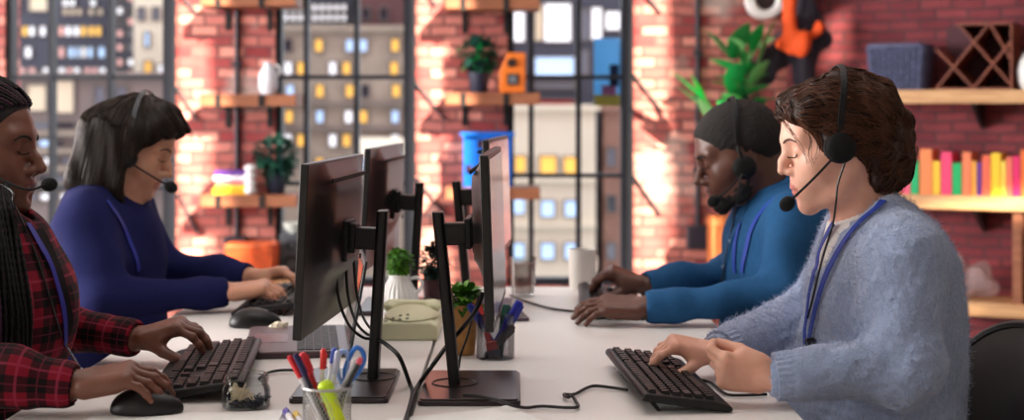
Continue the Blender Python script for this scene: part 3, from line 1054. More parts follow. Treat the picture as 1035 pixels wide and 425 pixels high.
class SDF:
    """A list of blended primitives; each adds to or cuts from the shape so far, with a smooth join k."""

    def __init__(self):
        self.p = []
        self.warp = None
        self.shell = 0.0

    def cap(self, a, b, ra, rb=None, k=0.01, op=1):
        a, b = np.array(a, np.float32), np.array(b, np.float32)
        rb = ra if rb is None else rb
        self.p.append(('c', a, b, float(ra), float(rb), k, op))
        return self

    def ell(self, c, r, R=None, k=0.01, op=1):
        self.p.append(('e', np.array(c, np.float32), np.array(r, np.float32), None if R is None else np.array(R, np.float32).reshape(3, 3), 0.0, k, op))
        return self

    def ball(self, c, r, k=0.01, op=1):
        return self.cap(c, c, r, r, k, op)

    def rbox(self, c, h, r, R=None, k=0.01, op=1):
        self.p.append(('b', np.array(c, np.float32), np.array(h, np.float32), None if R is None else np.array(R, np.float32).reshape(3, 3), float(r), k, op))
        return self

    def plane(self, c, n, k=0.003, op=-1):
        """Cuts away the side that n points to."""
        n = np.array(n, np.float32)
        self.p.append(('p', np.array(c, np.float32), n / np.linalg.norm(n), None, 0.0, k, op))
        return self

    @staticmethod
    def one(q, P):
        t = q[0]
        if t == 'c':
            a, b = q[1], q[2]
            d = b - a
            L = float(d @ d)
            v = P - a
            if L < 1e-12:
                return np.sqrt((v * v).sum(-1)) - q[3]
            h = np.clip((v @ d) / L, 0, 1)
            w = v - h[..., None] * d
            return np.sqrt((w * w).sum(-1)) - (q[3] + (q[4] - q[3]) * h)
        v = P - q[1]
        if t == 'p':
            return -(v @ q[2])
        if q[3] is not None:
            v = v @ q[3]
        if t == 'e':
            r = q[2]
            w = v / r
            k0 = np.sqrt((w * w).sum(-1)) + 1e-9
            w2 = w / r
            k1 = np.sqrt((w2 * w2).sum(-1)) + 1e-9
            return np.where(k0 < 0.05, (k0 - 1) * r.min(), k0 * (k0 - 1) / k1)
        h = q[2] - q[4]
        w = np.abs(v) - h
        return np.sqrt((np.maximum(w, 0) ** 2).sum(-1)) + np.minimum(w.max(-1), 0) - q[4]

    def __call__(self, P, prims=None):
        P = np.asarray(P, np.float32)
        d = np.full(P.shape[:-1], 9.0, np.float32)
        for q in (self.p if prims is None else prims):
            e = self.one(q, P)
            k = q[5]
            if q[6] > 0:
                h = np.maximum(k - np.abs(d - e), 0) / k
                d = np.minimum(d, e) - h * h * k * 0.25
            else:
                e = -e
                h = np.maximum(k - np.abs(d - e), 0) / k
                d = np.maximum(d, e) + h * h * k * 0.25
        if self.warp is not None:
            d = d + self.warp(P)
        return d

    def bounds(self):
        lo, hi = np.full(3, 9e9), np.full(3, -9e9)
        for q in self.p:
            if q[6] < 0 or q[0] == 'p':
                continue
            if q[0] == 'c':
                r = max(q[3], q[4])
                lo = np.minimum(lo, np.minimum(q[1], q[2]) - r)
                hi = np.maximum(hi, np.maximum(q[1], q[2]) + r)
            else:
                r = q[2].max() * (1.0 if q[0] == 'e' else 1.75)
                lo = np.minimum(lo, q[1] - r)
                hi = np.maximum(hi, q[1] + r)
        return lo - 0.02, hi + 0.02

    def grad(self, P, e=0.0015):
        P = np.asarray(P, np.float32)
        g = np.stack([self(P + np.array(o, np.float32) * e) - self(P - np.array(o, np.float32) * e) for o in ((1, 0, 0), (0, 1, 0), (0, 0, 1))], -1)
        return g / (np.linalg.norm(g, axis=-1, keepdims=True) + 1e-9)

    def project(self, P, off=0.0, n=6):
        P = np.array(P, np.float32)
        for _ in range(n):
            P = P - self.grad(P) * (self(P) - off)[..., None] * 0.9
        return P

    def mesh(self, h, B=20):
        lo, hi = self.bounds()
        nb = np.ceil((hi - lo) / (h * B)).astype(int)
        rad = B * h * 0.5 * math.sqrt(3)
        ii = np.stack(np.meshgrid(*[np.arange(n) for n in nb], indexing='ij'), -1).reshape(-1, 3)
        cen = (lo + (ii + 0.5) * B * h).astype(np.float32)
        D = np.stack([self.one(q, cen) for q in self.p], -1)
        add = np.array([q[6] > 0 for q in self.p])
        dmin = np.where(add, D, 9e9).min(-1)
        keep = np.abs(self(cen)) < rad * 1.7 + 0.03
        keep &= dmin < rad * 1.5 + 0.03
        N = (nb * B + 2).astype(np.int64)
        ks = np.array([q[5] for q in self.p])
        g = np.arange(B + 1)
        off = np.stack(np.meshgrid(g, g, g, indexing='ij'), -1)

        def block(i):
            base = ii[i] * B
            sel = np.where(add, D[i] - rad * 1.25 < max(dmin[i], 0) + rad * 1.25 + ks + 0.01, D[i] - rad * 1.25 < ks + 0.02)
            prims = [q for q, s in zip(self.p, sel) if s]
            if not prims:
                return None
            P = (lo + (base + off) * h).astype(np.float32)
            v = self(P, prims)
            s = v < 0
            if s.all() or not s.any():
                return None
            c = [s[a:B + a, b:B + b, e:B + e] for a in (0, 1) for b in (0, 1) for e in (0, 1)]
            n_in = sum(x.astype(np.int8) for x in c)
            act = (n_in > 0) & (n_in < 8)
            ci = np.argwhere(act)
            cv = np.stack([v[ci[:, 0] + a, ci[:, 1] + b, ci[:, 2] + e] for a in (0, 1) for b in (0, 1) for e in (0, 1)], -1)
            cor = np.array([(a, b, e) for a in (0, 1) for b in (0, 1) for e in (0, 1)], np.float32)
            acc = np.zeros((len(ci), 3), np.float32)
            cnt = np.zeros((len(ci), 1), np.float32)
            for x in range(8):
                for y in range(x + 1, 8):
                    if np.abs(cor[x] - cor[y]).sum() != 1:
                        continue
                    va, vb = cv[:, x], cv[:, y]
                    cr = (va < 0) != (vb < 0)
                    t = np.where(cr, va / np.where(np.abs(va - vb) < 1e-12, 1, va - vb), 0)
                    acc += np.where(cr[:, None], cor[x] + t[:, None] * (cor[y] - cor[x]), 0)
                    cnt += cr[:, None]
            pos = lo + (base + ci + acc / cnt) * h
            gi = base + ci
            key = (gi[:, 0] * N[1] + gi[:, 1]) * N[2] + gi[:, 2]
            E = []
            for ax in range(3):
                a0 = s[:B, :B, :B]
                a1 = [s[1:, :B, :B], s[:B, 1:, :B], s[:B, :B, 1:]][ax]
                e = np.argwhere(a0 != a1)
                if len(e):
                    E.append(np.concatenate([base + e, np.full((len(e), 1), ax), a0[tuple(e.T)][:, None].astype(np.int64)], 1))
            return key, pos, (np.concatenate(E) if E else np.zeros((0, 5), np.int64))

        idx = np.nonzero(keep)[0]
        with ThreadPoolExecutor(4) as ex:
            res = [x for x in ex.map(block, idx) if x is not None]
        key = np.concatenate([x[0] for x in res])
        pos = np.concatenate([x[1] for x in res])
        E = np.concatenate([x[2] for x in res])
        o = np.argsort(key)
        key, pos = key[o], pos[o]
        quads = []
        ring = {0: [(0, 0, 0), (0, -1, 0), (0, -1, -1), (0, 0, -1)], 1: [(0, 0, 0), (0, 0, -1), (-1, 0, -1), (-1, 0, 0)], 2: [(0, 0, 0), (-1, 0, 0), (-1, -1, 0), (0, -1, 0)]}
        for ax in range(3):
            e = E[E[:, 3] == ax]
            q = np.stack([((e[:, 0] + a) * N[1] + e[:, 1] + b) * N[2] + e[:, 2] + c for a, b, c in ring[ax]], -1)
            f = np.searchsorted(key, q)
            f = np.minimum(f, len(key) - 1)
            ok = (key[f] == q).all(-1)
            f, sgn = f[ok], e[ok, 4]
            f[sgn == 0] = f[sgn == 0][:, ::-1]
            quads.append(f)
        return pos, np.concatenate(quads)


def sdf_obj(name, sdf, h, mats, parent=None, origin=(0, 0, 0), smooth_it=1, keep_largest=False):
    pos, quads = sdf.mesh(h)
    if smooth_it:
        nv = len(pos)
        e = np.concatenate([quads[:, [0, 1]], quads[:, [1, 2]], quads[:, [2, 3]], quads[:, [3, 0]]])
        for _ in range(smooth_it):
            acc = np.zeros((nv, 3))
            cnt = np.zeros(nv)
            np.add.at(acc, e[:, 0], pos[e[:, 1]])
            np.add.at(cnt, e[:, 0], 1)
            avg = acc / np.maximum(cnt, 1)[:, None]
            pos = np.where(cnt[:, None] > 0, pos * 0.5 + avg * 0.5, pos)
    me = bpy.data.meshes.new(name)
    o0 = np.array(origin)
    me.vertices.add(len(pos))
    me.vertices.foreach_set('co', (pos - o0).astype(np.float32).ravel())
    me.loops.add(quads.size)
    me.loops.foreach_set('vertex_index', quads.astype(np.int32).ravel())
    me.polygons.add(len(quads))
    me.polygons.foreach_set('loop_start', np.arange(0, quads.size, 4, dtype=np.int32))
    me.update(calc_edges=True)
    me.validate()
    for m_ in (mats if isinstance(mats, (list, tuple)) else [mats]):
        me.materials.append(m_)
    set_smooth(me)
    o = bpy.data.objects.new(name, me)
    COL.objects.link(o)
    if parent is not None:
        o.parent = parent
    else:
        o.location = origin
    return o, pos


def sines(seed, freq, amp, n=6, stretch=(1, 1, 1)):
    """A cheap smooth noise field, for folds and wool."""
    r_ = np.random.default_rng(seed)
    K = r_.normal(size=(n, 3))
    K /= np.linalg.norm(K, axis=1, keepdims=True)
    K = (K * freq * r_.uniform(0.6, 1.5, (n, 1)) * np.array(stretch)).astype(np.float32)
    ph = r_.uniform(0, 6.28, n).astype(np.float32)

    def f(P):
        s = np.zeros(P.shape[:-1], np.float32)
        for k, p in zip(K, ph):
            s += np.sin(P @ k + p)
        return s * (amp / math.sqrt(n))
    return f


def add_warp(*fs):
    def f(P):
        return sum(g(P) for g in fs)
    return f


def faded(f, centres, r0=0.035, r1=0.10):
    """The folds f, dying away close to the given points (cuffs)."""
    C_ = [np.array(c, np.float32) for c in centres]

    def g(P):
        d = np.min(np.stack([np.sqrt(((P - c) ** 2).sum(-1)) for c in C_]), 0)
        return f(P) * np.clip((d - r0) / (r1 - r0), 0.12, 1)
    return g


# orange cloth and a dark jacket hanging on the wall by the ring light
def hang_cloth(name, label, cat, prims, m_, seed, amp=0.008):
    s = SDF()
    for p in prims:
        s.cap(*p[:4], k=0.03) if len(p) == 4 else s.ell(p[0], p[1], k=0.03)
    s.warp = sines(seed, 70, amp, 7, (1.6, 1, 0.45))
    org = W(prims_px[name][0], prims_px[name][1], 6.9)
    r_ = thing(name, label, cat, org)
    sdf_obj('cloth', s, 0.007, m_, r_, origin=org)
    hk = MB()
    hk.tube(spline([Vector((0, 0.06, 0.0)), Vector((0, 0.0, 0.0)), Vector((0, -0.03, 0.01)), Vector((0, -0.03, 0.03))], 5), 0.005, 8)
    obj('hook', hk, M_BLACK_METAL, r_)


prims_px = {'orange_cloth': (806, -18), 'dark_jacket': (815, -10)}
q = lambda x, y, d=6.85: tuple(W(x, y, d))
hang_cloth('dark_jacket', 'dark charcoal jacket hanging on the brick wall behind the orange cloth', 'jacket',
           [(q(814, -8, 6.88), q(800, 40, 6.88), 0.03, 0.055), (q(814, -8, 6.88), q(830, 40, 6.84), 0.03, 0.05), (q(805, 35, 6.86), q(770, 72, 6.84), 0.055, 0.06), (q(815, 30, 6.84), q(812, 78, 6.82), 0.06, 0.05)],
           mat('charcoal_cloth', (50, 46, 58), 0.85), 5)
hang_cloth('orange_cloth', 'bright orange scarf bunched on a hook on the brick wall', 'scarf',
           [(q(806, -16, 6.80), q(797, 0, 6.76), 0.018, 0.03), (q(797, 0, 6.76), q(796, 38, 6.74), 0.034, 0.036), (q(794, 44, 6.73), q(812, 44, 6.73), 0.035, 0.042), (q(812, 44, 6.73), q(828, 28, 6.74), 0.03, 0.026), (q(806, 48, 6.72), q(800, 52, 6.72), 0.03, 0.02)],
           mat('orange_cloth', (232, 84, 30), 0.8), 8, 0.010)

# ------------------------------------------------------------------ shelves on the right wall
RT0 = 0.30          # along-wall start and end of the shelf unit
RT1 = 2.6


def wall_loc(t, off, z):
    return RW(t, off, z)


def right_shelf(name_label, z0, z1, t0, t1, m_):
    r_ = thing('wall_shelf', name_label, 'shelf', RW((t0 + t1) / 2, 0.14, z0), RWA, group='long shelves on the right brick wall')
    w = (t1 - t0) / 2
    obj('board', MB().box((-w, -0.138, 0), (w, 0.138, z1 - z0)), m_, r_, bevel=0.003)
    for x in (-w * 0.55, w * 0.55):
        obj('bracket', MB().prism([(0.136, 0.0), (0.136, -0.11), (0.126, -0.11), (-0.08, -0.012), (-0.08, 0.0)], x - 0.01, x + 0.01, 'X'), M_BLACK_METAL, r_, smooth=False)
    return z1


def rt_of(px, off):
    """How far along the right wall the pixel column px falls at the given offset from the wall."""
    k = (px - CX) / F_PX
    c, s = math.cos(RWA), math.sin(RWA)
    # x = RW0.x + t c + off s ; y = RW0.y + t s - off c ; x = k y
    return (k * (RW0.y - off * c) - RW0.x - off * s) / (c - k * s)


zs_u = right_shelf('upper long shelf holding the navy basket on the right brick wall', 1.222, 1.28, rt_of(878, 0.28), 2.4, M_SHELF_LIGHT)
zs_m = right_shelf('middle long shelf holding the row of colourful books', 0.765, 0.825, rt_of(880, 0.28), 2.4, M_SHELF_LIGHT)
zs_l = right_shelf('lowest long shelf on the right brick wall near the black chair', 0.315, 0.372, rt_of(940, 0.28), 2.4, M_SHELF_LIGHT)
t_post = rt_of(1031, 0.2)
r = thing('shelf_divider', 'upright wooden divider between the lower two long shelves', 'divider', RW(t_post, 0.14, zs_l), RWA)
obj('panel_board', MB().box((-0.02, -0.125, 0), (0.02, 0.125, 0.765 - zs_l)), M_SHELF, r, bevel=0.003)
mb = MB()
for z_ in (0.02, 0.765 - zs_l - 0.05):
    mb.box((0.02, -0.05, z_), (0.03, 0.05, z_ + 0.03))
obj('bracket', mb, M_BLACK_METAL, r, smooth=False)

books = [(903, 909, 172, (222, 186, 40), 'thin yellow book at the left end of the colourful row'),
         (910.5, 920, 160, (238, 92, 128), 'rose pink book left of the first green book'),
         (920.5, 928.5, 163, (20, 176, 110), 'first green book from the left in the colourful row'),
         (929.5, 942, 151, (240, 138, 84), 'tall wide orange book right of the first green book'),
         (942.5, 950.5, 163, (240, 196, 60), 'amber book between the tall orange and magenta books'),
         (951, 962, 154, (242, 70, 120), 'tall magenta pink book left of the second green book'),
         (962.5, 972, 165, (26, 180, 104), 'second green book from the left in the colourful row'),
         (972.5, 981.5, 154, (240, 132, 92), 'salmon orange book right of the second green book'),
         (982, 987, 163, (240, 170, 70), 'narrow apricot book left of the purple one'),
         (987.5, 992, 164, (104, 52, 150), 'narrow purple book in the colourful row'),
         (992.5, 1001, 157, (238, 110, 84), 'coral book right of the narrow purple one'),
         (1001.5, 1011.5, 155, (246, 204, 52), 'bright yellow book right of the coral one'),
         (1012, 1016.5, 163, (244, 216, 90), 'slim pale yellow book beside the bright yellow one'),
         (1017, 1023, 159, (236, 120, 96), 'salmon book left of the crimson pink one'),
         (1023.5, 1031, 158, (224, 44, 110), 'crimson pink book above the shelf divider'),
         (1031.5, 1042, 152, (232, 116, 60), 'orange book at the right end of the colourful row')]
for p0, p1, top, c, lb_ in books:
    off = 0.16
    t0, t1 = rt_of(p0, off + 0.075), rt_of(p1, off + 0.075)
    pos = RW((t0 + t1) / 2, off, zs_m)
    front = RW((t0 + t1) / 2, off + 0.075, zs_m)
    ztop = CAM_Z - (top - HY) * front.y / F_PX
    r = thing('book', lb_, 'book', pos, RWA, group='colourful books on the middle long shelf')
    book_parts(r, ztop - zs_m, (t1 - t0) * 0.97, 0.15, c)

# navy woven basket, diamond wine rack, white jar on the upper shelf
M_NAVY_W = mat('navy_weave', (88, 94, 126), 0.6, noise=0.3, nscale=40)
tb = rt_of(910, 0.15)
pb = RW(tb, 0.15, zs_u)
r = slat_basket('woven_basket', 'navy woven basket at the left end of the upper long shelf', pb, 0.215, 0.16, 0.195, M_NAVY_W, flare=1.14, rows=6)
r.rotation_euler = (0, 0, RWA)
lt = MB()
lt.prism(rounded_rect(-0.100, -0.072, 0.100, 0.072, 0.02), 0.012, 0.180, 'Z')
obj('lining', lt, mat('basket_lining', (92, 92, 112), 0.9), r)
t0, t1 = rt_of(946, 0.26), rt_of(1023, 0.26)
hwid = (t1 - t0) / 2
r = thing('wine_rack', 'wooden diamond lattice wine rack on the upper long shelf', 'rack', RW((t0 + t1) / 2, 0.15, zs_u), RWA)
M_RACK = wood_mat('rack_wood', (112, 56, 44), (150, 80, 56), 0.5)
hr = 0.285


def slat(mb_, a, b, th=0.008, dy=(-0.11, 0.11)):
    a, b = Vector((a[0], 0, a[1])), Vector((b[0], 0, b[1]))
    n = (b - a).normalized()
    s = Vector((-n.z, 0, n.x)) * th / 2
    pts = [a - s, b - s, b + s, a + s]
    mb_.prism([(p.x, p.z) for p in pts], dy[0], dy[1], 'Y')


lat = MB()
w = hwid
slat(lat, (-w, 0.005), (w * 0.42, hr))
slat(lat, (-w * 0.02, 0.005), (w, hr * 0.74))
slat(lat, (-w, hr * 0.62), (0.0, 0.005))
slat(lat, (-w * 0.42, hr), (w, 0.012))
slat(lat, (w * 0.42, hr * 0.99), (w * 0.99, hr * 0.42))
obj('lattice', lat, M_RACK, r, smooth=False)
fr = MB()
fr.box((-w, -0.11, 0), (w, 0.11, 0.008))
fr.box((-w * 0.45, -0.11, hr - 0.008), (w, 0.11, hr))
fr.box((w - 0.008, -0.11, 0), (w, 0.11, hr))
obj('rack_frame', fr, M_RACK, r, smooth=False)
obj('back_board', MB().box((-w, 0.105, 0), (w, 0.112, hr)), mat('rack_back', (78, 40, 50), 0.7), r, smooth=False)
r = thing('jar', 'white rounded jar right of the wine rack on the upper long shelf', 'jar', RW(rt_of(1041, 0.2), 0.2, zs_u))
obj('jar_body', MB().lathe([(0, 0), (0.035, 0), (0.05, 0.03), (0.055, 0.08), (0.045, 0.125), (0.03, 0.14), (0.03, 0.15), (0.026, 0.15), (0.0, 0.145)], 28), M_WHITE, r)
obj('lid', MB().lathe([(0, 0.15), (0.034, 0.15), (0.034, 0.16), (0.012, 0.168), (0.012, 0.178), (0, 0.18)], 24), mat('jar_lid', (90, 80, 84), 0.5), r)
# clear plastic bag crumpled on the lowest shelf
s = SDF()
cb = RW(rt_of(978, 0.15), 0.15, zs_l)
s.ell(cb + Vector((0, 0, 0.06)), (0.13, 0.08, 0.055), k=0.02).ell(cb + Vector((-0.06, 0, 0.12)), (0.07, 0.06, 0.05), k=0.04).ell(cb + Vector((0.05, 0, 0.09)), (0.07, 0.05, 0.07), k=0.03)
s.warp = sines(21, 60, 0.010, 8)
s.plane(cb + Vector((0, 0, 0.002)), (0, 0, -1), k=0.004)
r = thing('plastic_bag', 'crumpled translucent plastic bag on the lowest long shelf', 'bag', cb)
sdf_obj('bag_film', s, 0.006, mat('bag_film', (196, 176, 176), 0.35, alpha=0.4), r, origin=cb)
mb = MB()
mb.tube(spline([(-0.09, -0.04, 0.15), (-0.10, -0.05, 0.19), (-0.06, -0.05, 0.2), (-0.04, -0.04, 0.16)], 6), 0.004, 6)
obj('handle', mb, mat('bag_handle', (214, 204, 200), 0.4), r)
# ------------------------------------------------------------------ desks
M_DESK = mat('white_laminate', (226, 222, 220), 0.42, noise=0.015, nscale=2)
M_DESK_EDGE = mat('desk_edge', (205, 202, 200), 0.5)
M_LEGM = mat('desk_leg_grey', (150, 150, 152), 0.45, metal=0.3)


def desk(label, x0, x1, y0=1.75, y1=3.97):
    cx, cy = (x0 + x1) / 2, (y0 + y1) / 2
    r_ = thing('desk', label, 'desk', (cx, cy, 0))
    hx, hy = (x1 - x0) / 2, (y1 - y0) / 2
    obj('desk_top', MB().prism(rounded_rect(-hx, -hy, hx, hy, 0.012), DESK - 0.028, DESK, 'Z'), M_DESK, r_, bevel=0.002)
    for sx in (-1, 1):
        for sy in (-1, 1):
            obj('leg', MB().box((sx * (hx - 0.06) - 0.025, sy * (hy - 0.06) - 0.025, 0), (sx * (hx - 0.06) + 0.025, sy * (hy - 0.06) + 0.025, DESK - 0.028)), M_LEGM, r_, bevel=0.003)
    m_ = MB()
    for sy in (-1, 1):
        m_.box((-hx + 0.09, sy * (hy - 0.06) - 0.012, DESK - 0.09), (hx - 0.09, sy * (hy - 0.06) + 0.012, DESK - 0.028))
    obj('crossbar', m_, M_LEGM, r_, smooth=False)
    return r_


desk('long white desk of the woman in plaid and the long-haired man', -0.785, -0.163)
desk('long white desk of the woman in grey sweater and man in blue', -0.157, 0.452)


def D(px, py, z=DESK):
    """The point at height z that the photograph shows at (px, py)."""
    d = (CAM_Z - z) * F_PX / (py - HY)
    return W(px, py, d)


# ------------------------------------------------------------------ monitors
M_MON = mat('monitor_black', (22, 20, 21), 0.34, spec=0.4)
M_MON2 = mat('monitor_stand_black', (22, 20, 21), 0.4, spec=0.35)
M_SCREEN = mat('screen_glass', (14, 14, 18), 0.16, spec=0.6)
M_VENT = mat('vent_black', (8, 8, 9), 0.6)
M_BASE = mat('stand_base', (52, 44, 46), 0.28, metal=0.35)


def frame_matrix(o, u, v, n):
    return Matrix(((u.x, v.x, n.x, o.x), (u.y, v.y, n.y, o.y), (u.z, v.z, n.z, o.z), (0, 0, 0, 1)))


def monitor(label, pole, pole_top, base, near_b, near_t, far_dx, far_y, back):
    """pole: foot (x, y); base: (x0, x1, y0, y1); near_b / near_t: lower and upper corner of the near edge; back: +1 if the back faces +x."""
    loc = Vector((pole[0], pole[1], DESK))
    r_ = thing('monitor', label, 'monitor', loc, group='black office monitors on the desks')
    m_ = MB()
    m_.prism(rounded_rect(base[0] - loc.x, base[2] - loc.y, base[1] - loc.x, base[3] - loc.y, 0.008), 0.0, 0.008, 'Z')
    m_.prism(rounded_rect(base[0] - loc.x + 0.004, base[2] - loc.y + 0.004, base[1] - loc.x - 0.004, base[3] - loc.y - 0.004, 0.006), 0.008, 0.011, 'Z')
    bs = obj('stand_base', m_, M_BASE, r_, bevel=0.0015)
    m_ = MB().lathe([(0.040, 0.011), (0.040, 0.0125), (0.037, 0.0125), (0.037, 0.011)], 36, close=True)
    obj('base_ring', m_, M_MON2, bs)
    # slanting pole with a rounded flat section
    t = Vector(pole_top) - loc
    m_ = MB()
    wv, dv = 0.0095, 0.024
    sec = rounded_rect(-wv, -dv, wv, dv, 0.006, 3)
    n = len(sec)
    v = [(x, y, 0.009) for x, y in sec] + [(x + t.x, y + t.y, t.z) for x, y in sec]
    m_.add(v, [tuple(range(n - 1, -1, -1)), tuple(range(n, 2 * n))] + [(i, (i + 1) % n, n + (i + 1) % n, n + i) for i in range(n)])
    obj('pole', m_, M_MON2, r_, bevel=0.0015)
    # panel
    nb, nt = Vector(near_b) - loc, Vector(near_t) - loc
    Wd = far_y - near_b[1]
    u = Vector((far_dx, Wd, 0))
    width = u.length
    u.normalize()
    up = (nt - nb)
    height = up.length
    up.normalize()
    nn = u.cross(up) if back > 0 else up.cross(u)
    c = nb + u * width / 2 + up * height / 2
    M = frame_matrix(c, u, up, nn)
    hw_, hh2 = width / 2, height / 2
    # screen side is at -n; the bezel slab is 14 mm thick, the back cover bulges behind it
    obj('bezel', MB().prism(rounded_rect(-hw_, -hh2, hw_, hh2, 0.004), -0.007, 0.007, 'Z', 0, M), M_MON, r_, bevel=0.0015)
    obj('screen', MB().box((-hw_ + 0.008, -hh2 + 0.016, -0.0085), (hw_ - 0.008, hh2 - 0.008, -0.0068), 0, M), M_SCREEN, r_, smooth=False)
    m_ = MB()
    # back cover: a shallow pan, deeper in the middle, with a straight top and a lower edge that sags in a curve
    NX, NZ = 25, 17
    vv, ff = [], []
    for j in range(NZ):
        for i in range(NX):
            a, b = -1 + 2 * i / (NX - 1), -1 + 2 * j / (NZ - 1)
            x, y = a * (hw_ - 0.004), b * (hh2 - 0.004)
            e = min(1.0, 2.0 * (1 - abs(a))) * min(1.0, 3.4 * (1 - abs(b)))
            e = e * e * (3 - 2 * e)
            lo_ = -0.42 + 0.20 * a * a                       # lower lip of the bulge
            q_ = 1 / (1 + math.exp(-40 * (b - lo_)))
            vv.append((x, y, 0.007 + e * (0.006 + 0.016 * q_)))
    for j in range(NZ - 1):
        for i in range(NX - 1):
            k = j * NX + i
            ff.append((k, k + 1, k + NX + 1, k + NX))
    m_.add(vv, ff, 0, M)
    obj('back_cover', m_, M_MON, r_, fixn=False if back > 0 else False)
    m_ = MB()
    m_.box((-hw_ * 0.62, hh2 - 0.034, 0.0275), (hw_ * 0.62, hh2 - 0.027, 0.0298), 0, M)
    obj('vent_slot', m_, M_VENT, r_, smooth=False)
    m_ = MB()
    m_.lathe([(0.0, 0.0), (0.005, 0.0), (0.005, 0.0025), (0, 0.003)], 16, 0, M @ Matrix.Translation((hw_ * 0.55, -hh2 * 0.30, 0.028)))
    obj('badge', m_, M_VENT, r_)
    # mount: square plate on the panel, tapering neck to the pole
    m_ = MB()
    m_.box((-0.036, -0.036, 0.024), (0.036, 0.036, 0.036), 0, M)
    tp = loc + t * ((c.z + 0.0) / t.z)
    arm_end = M.inverted() @ (t * (c.z / t.z))
    m_.box((arm_end.x - 0.016, arm_end.y - 0.019, 0.03), (arm_end.x + 0.016, arm_end.y + 0.019, arm_end.z), 0, M)
    m_.box((min(-0.02, arm_end.x - 0.02), arm_end.y - 0.026, 0.034), (max(0.02, arm_end.x + 0.02), arm_end.y + 0.026, 0.046), 0, M)
    obj('mount_arm', m_, M_MON2, r_, bevel=0.003)
    return r_


m1 = monitor('black monitor seen from behind beside the woman in plaid', (-0.243, 2.60), (-0.226, 2.60, 1.033), (-0.365, -0.202, 2.42, 2.69), (-0.343, 2.36, 0.842), (-0.330, 2.36, 1.124), 0.038, 2.85, 1)
m2 = monitor('black monitor nearly edge-on facing the woman in grey sweater', (-0.098, 2.545), (-0.127, 2.545, 1.035), (-0.153, 0.014, 2.40, 2.67), (-0.036, 2.36, 0.855), (-0.045, 2.36, 1.138), 0.017, 2.85, -1)
dup(m1, (-0.240, 3.60, DESK), 0, 'black monitor seen from behind beside the long-haired man', scale=(1, 1, 0.985))
dup(m2, (-0.104, 3.545, DESK), math.radians(-3.0), 'black monitor edge-on behind the one facing the woman in grey sweater')

# ------------------------------------------------------------------ keyboards, mice, laptop
M_KB = mat('keyboard_black', (22, 21, 23), 0.45, spec=0.35)
M_KEY = mat('key_black', (26, 25, 27), 0.45, spec=0.35)
M_RUB = mat('rubber', (16, 16, 17), 0.8)
M_LEGEND = mat('key_legend', (190, 190, 196), 0.5)


def keyboard(label, loc, rotz, length=0.45, width=0.15, lift=0.012, group='black keyboards on the desks', rows_only=False):
    """User at -x, length along y. The back (+x) is lifted by fold-out feet."""
    r_ = thing('keyboard', label, 'keyboard', loc, rotz, group)
    hl, hwid_ = length / 2, width / 2
    s = (lift) / width
    H = lambda x: 0.010 + (x + hwid_) * s + 0.006 * min(1, max(0, (x + hwid_) / 0.035))
    prof = [(-hwid_, 0.002), (-hwid_, 0.009), (-hwid_ + 0.006, H(-hwid_ + 0.006)), (-hwid_ + 0.03, H(-hwid_ + 0.03)), (hwid_ - 0.006, H(hwid_ - 0.006)), (hwid_, H(hwid_) - 0.005), (hwid_, lift + 0.003), (-hwid_ + 0.01, 0.001)]
    obj('body', MB().prism(prof, -hl, hl, 'Y'), M_KB, r_, bevel=0.003)
    km = MB()
    rows = 6
    x0, x1 = -hwid_ + 0.026, hwid_ - 0.012
    pitch = (x1 - x0) / rows
    blocks = [(-hl + 0.012, -hl + 0.012 + 0.205 * length / 0.45 * 1.36, 15), (-hl + 0.012 + 0.205 * length / 0.45 * 1.36 + 0.01, hl - 0.012 - 0.078, 3), (hl - 0.012 - 0.072, hl - 0.012, 4)]
    for j in range(rows):
        xa = x0 + j * pitch + (0.004 if j == rows - 1 else 0)
        xb = xa + pitch * 0.86
        for (ya, yb, n) in blocks:
            w_ = (yb - ya) / n
            k = 0
            while k < n:
                span = 1
                if n == 15:
                    if j == 0 and k == 4:
                        span = 6
                    elif j in (1, 2) and k in (0, n - 2):
                        span = 2
                    elif j == 3 and k == n - 2:
                        span = 2
                if n == 3 and j in (1, 2) and not (j == 1 and k == 1):
                    if j == 2:
                        k += 1
                        continue
                    if j == 1:
                        k += 1
                        continue
                z = H((xa + xb) / 2)
                # mirrored so that the number pad sits at the user's right
                y_lo, y_hi = -(ya + (k + span) * w_ - w_ * 0.07), -(ya + k * w_ + w_ * 0.07)
                km.taper((xa, y_lo, z - 0.002 - 0.004), (xb, y_hi, z + 0.0055), 0.0022)
                k += span
    obj('keys', km, M_KEY, r_, smooth=False)
    for y in (-hl + 0.035, hl - 0.035):
        obj('foot', MB().prism([(hwid_ - 0.035, 0.0), (hwid_ - 0.028, 0.0), (hwid_ - 0.008, lift + 0.006), (hwid_ - 0.018, lift + 0.006)], y - 0.012, y + 0.012, 'Y'), M_RUB, r_, smooth=False)
    return r_


KA = keyboard('black keyboard under the left hand of the woman in plaid', (-0.545, 2.655, DESK), math.radians(6), 0.46, 0.165, 0.020)
KC = keyboard('black keyboard in front of the woman in grey sweater', (0.262, 2.56, DESK), math.radians(180 + 4), 0.44, 0.145, 0.018)
KB_ = keyboard('black keyboard under the hands of the long-haired man', (-0.575, 3.62, DESK), math.radians(1), 0.42, 0.15, 0.018)
KD = keyboard('black keyboard under the hands of the man in blue shirt', (0.235, 3.56, DESK), math.radians(180 - 2), 0.42, 0.15, 0.020)

M_MOUSE = mat('mouse_black', (20, 19, 21), 0.38, spec=0.4)


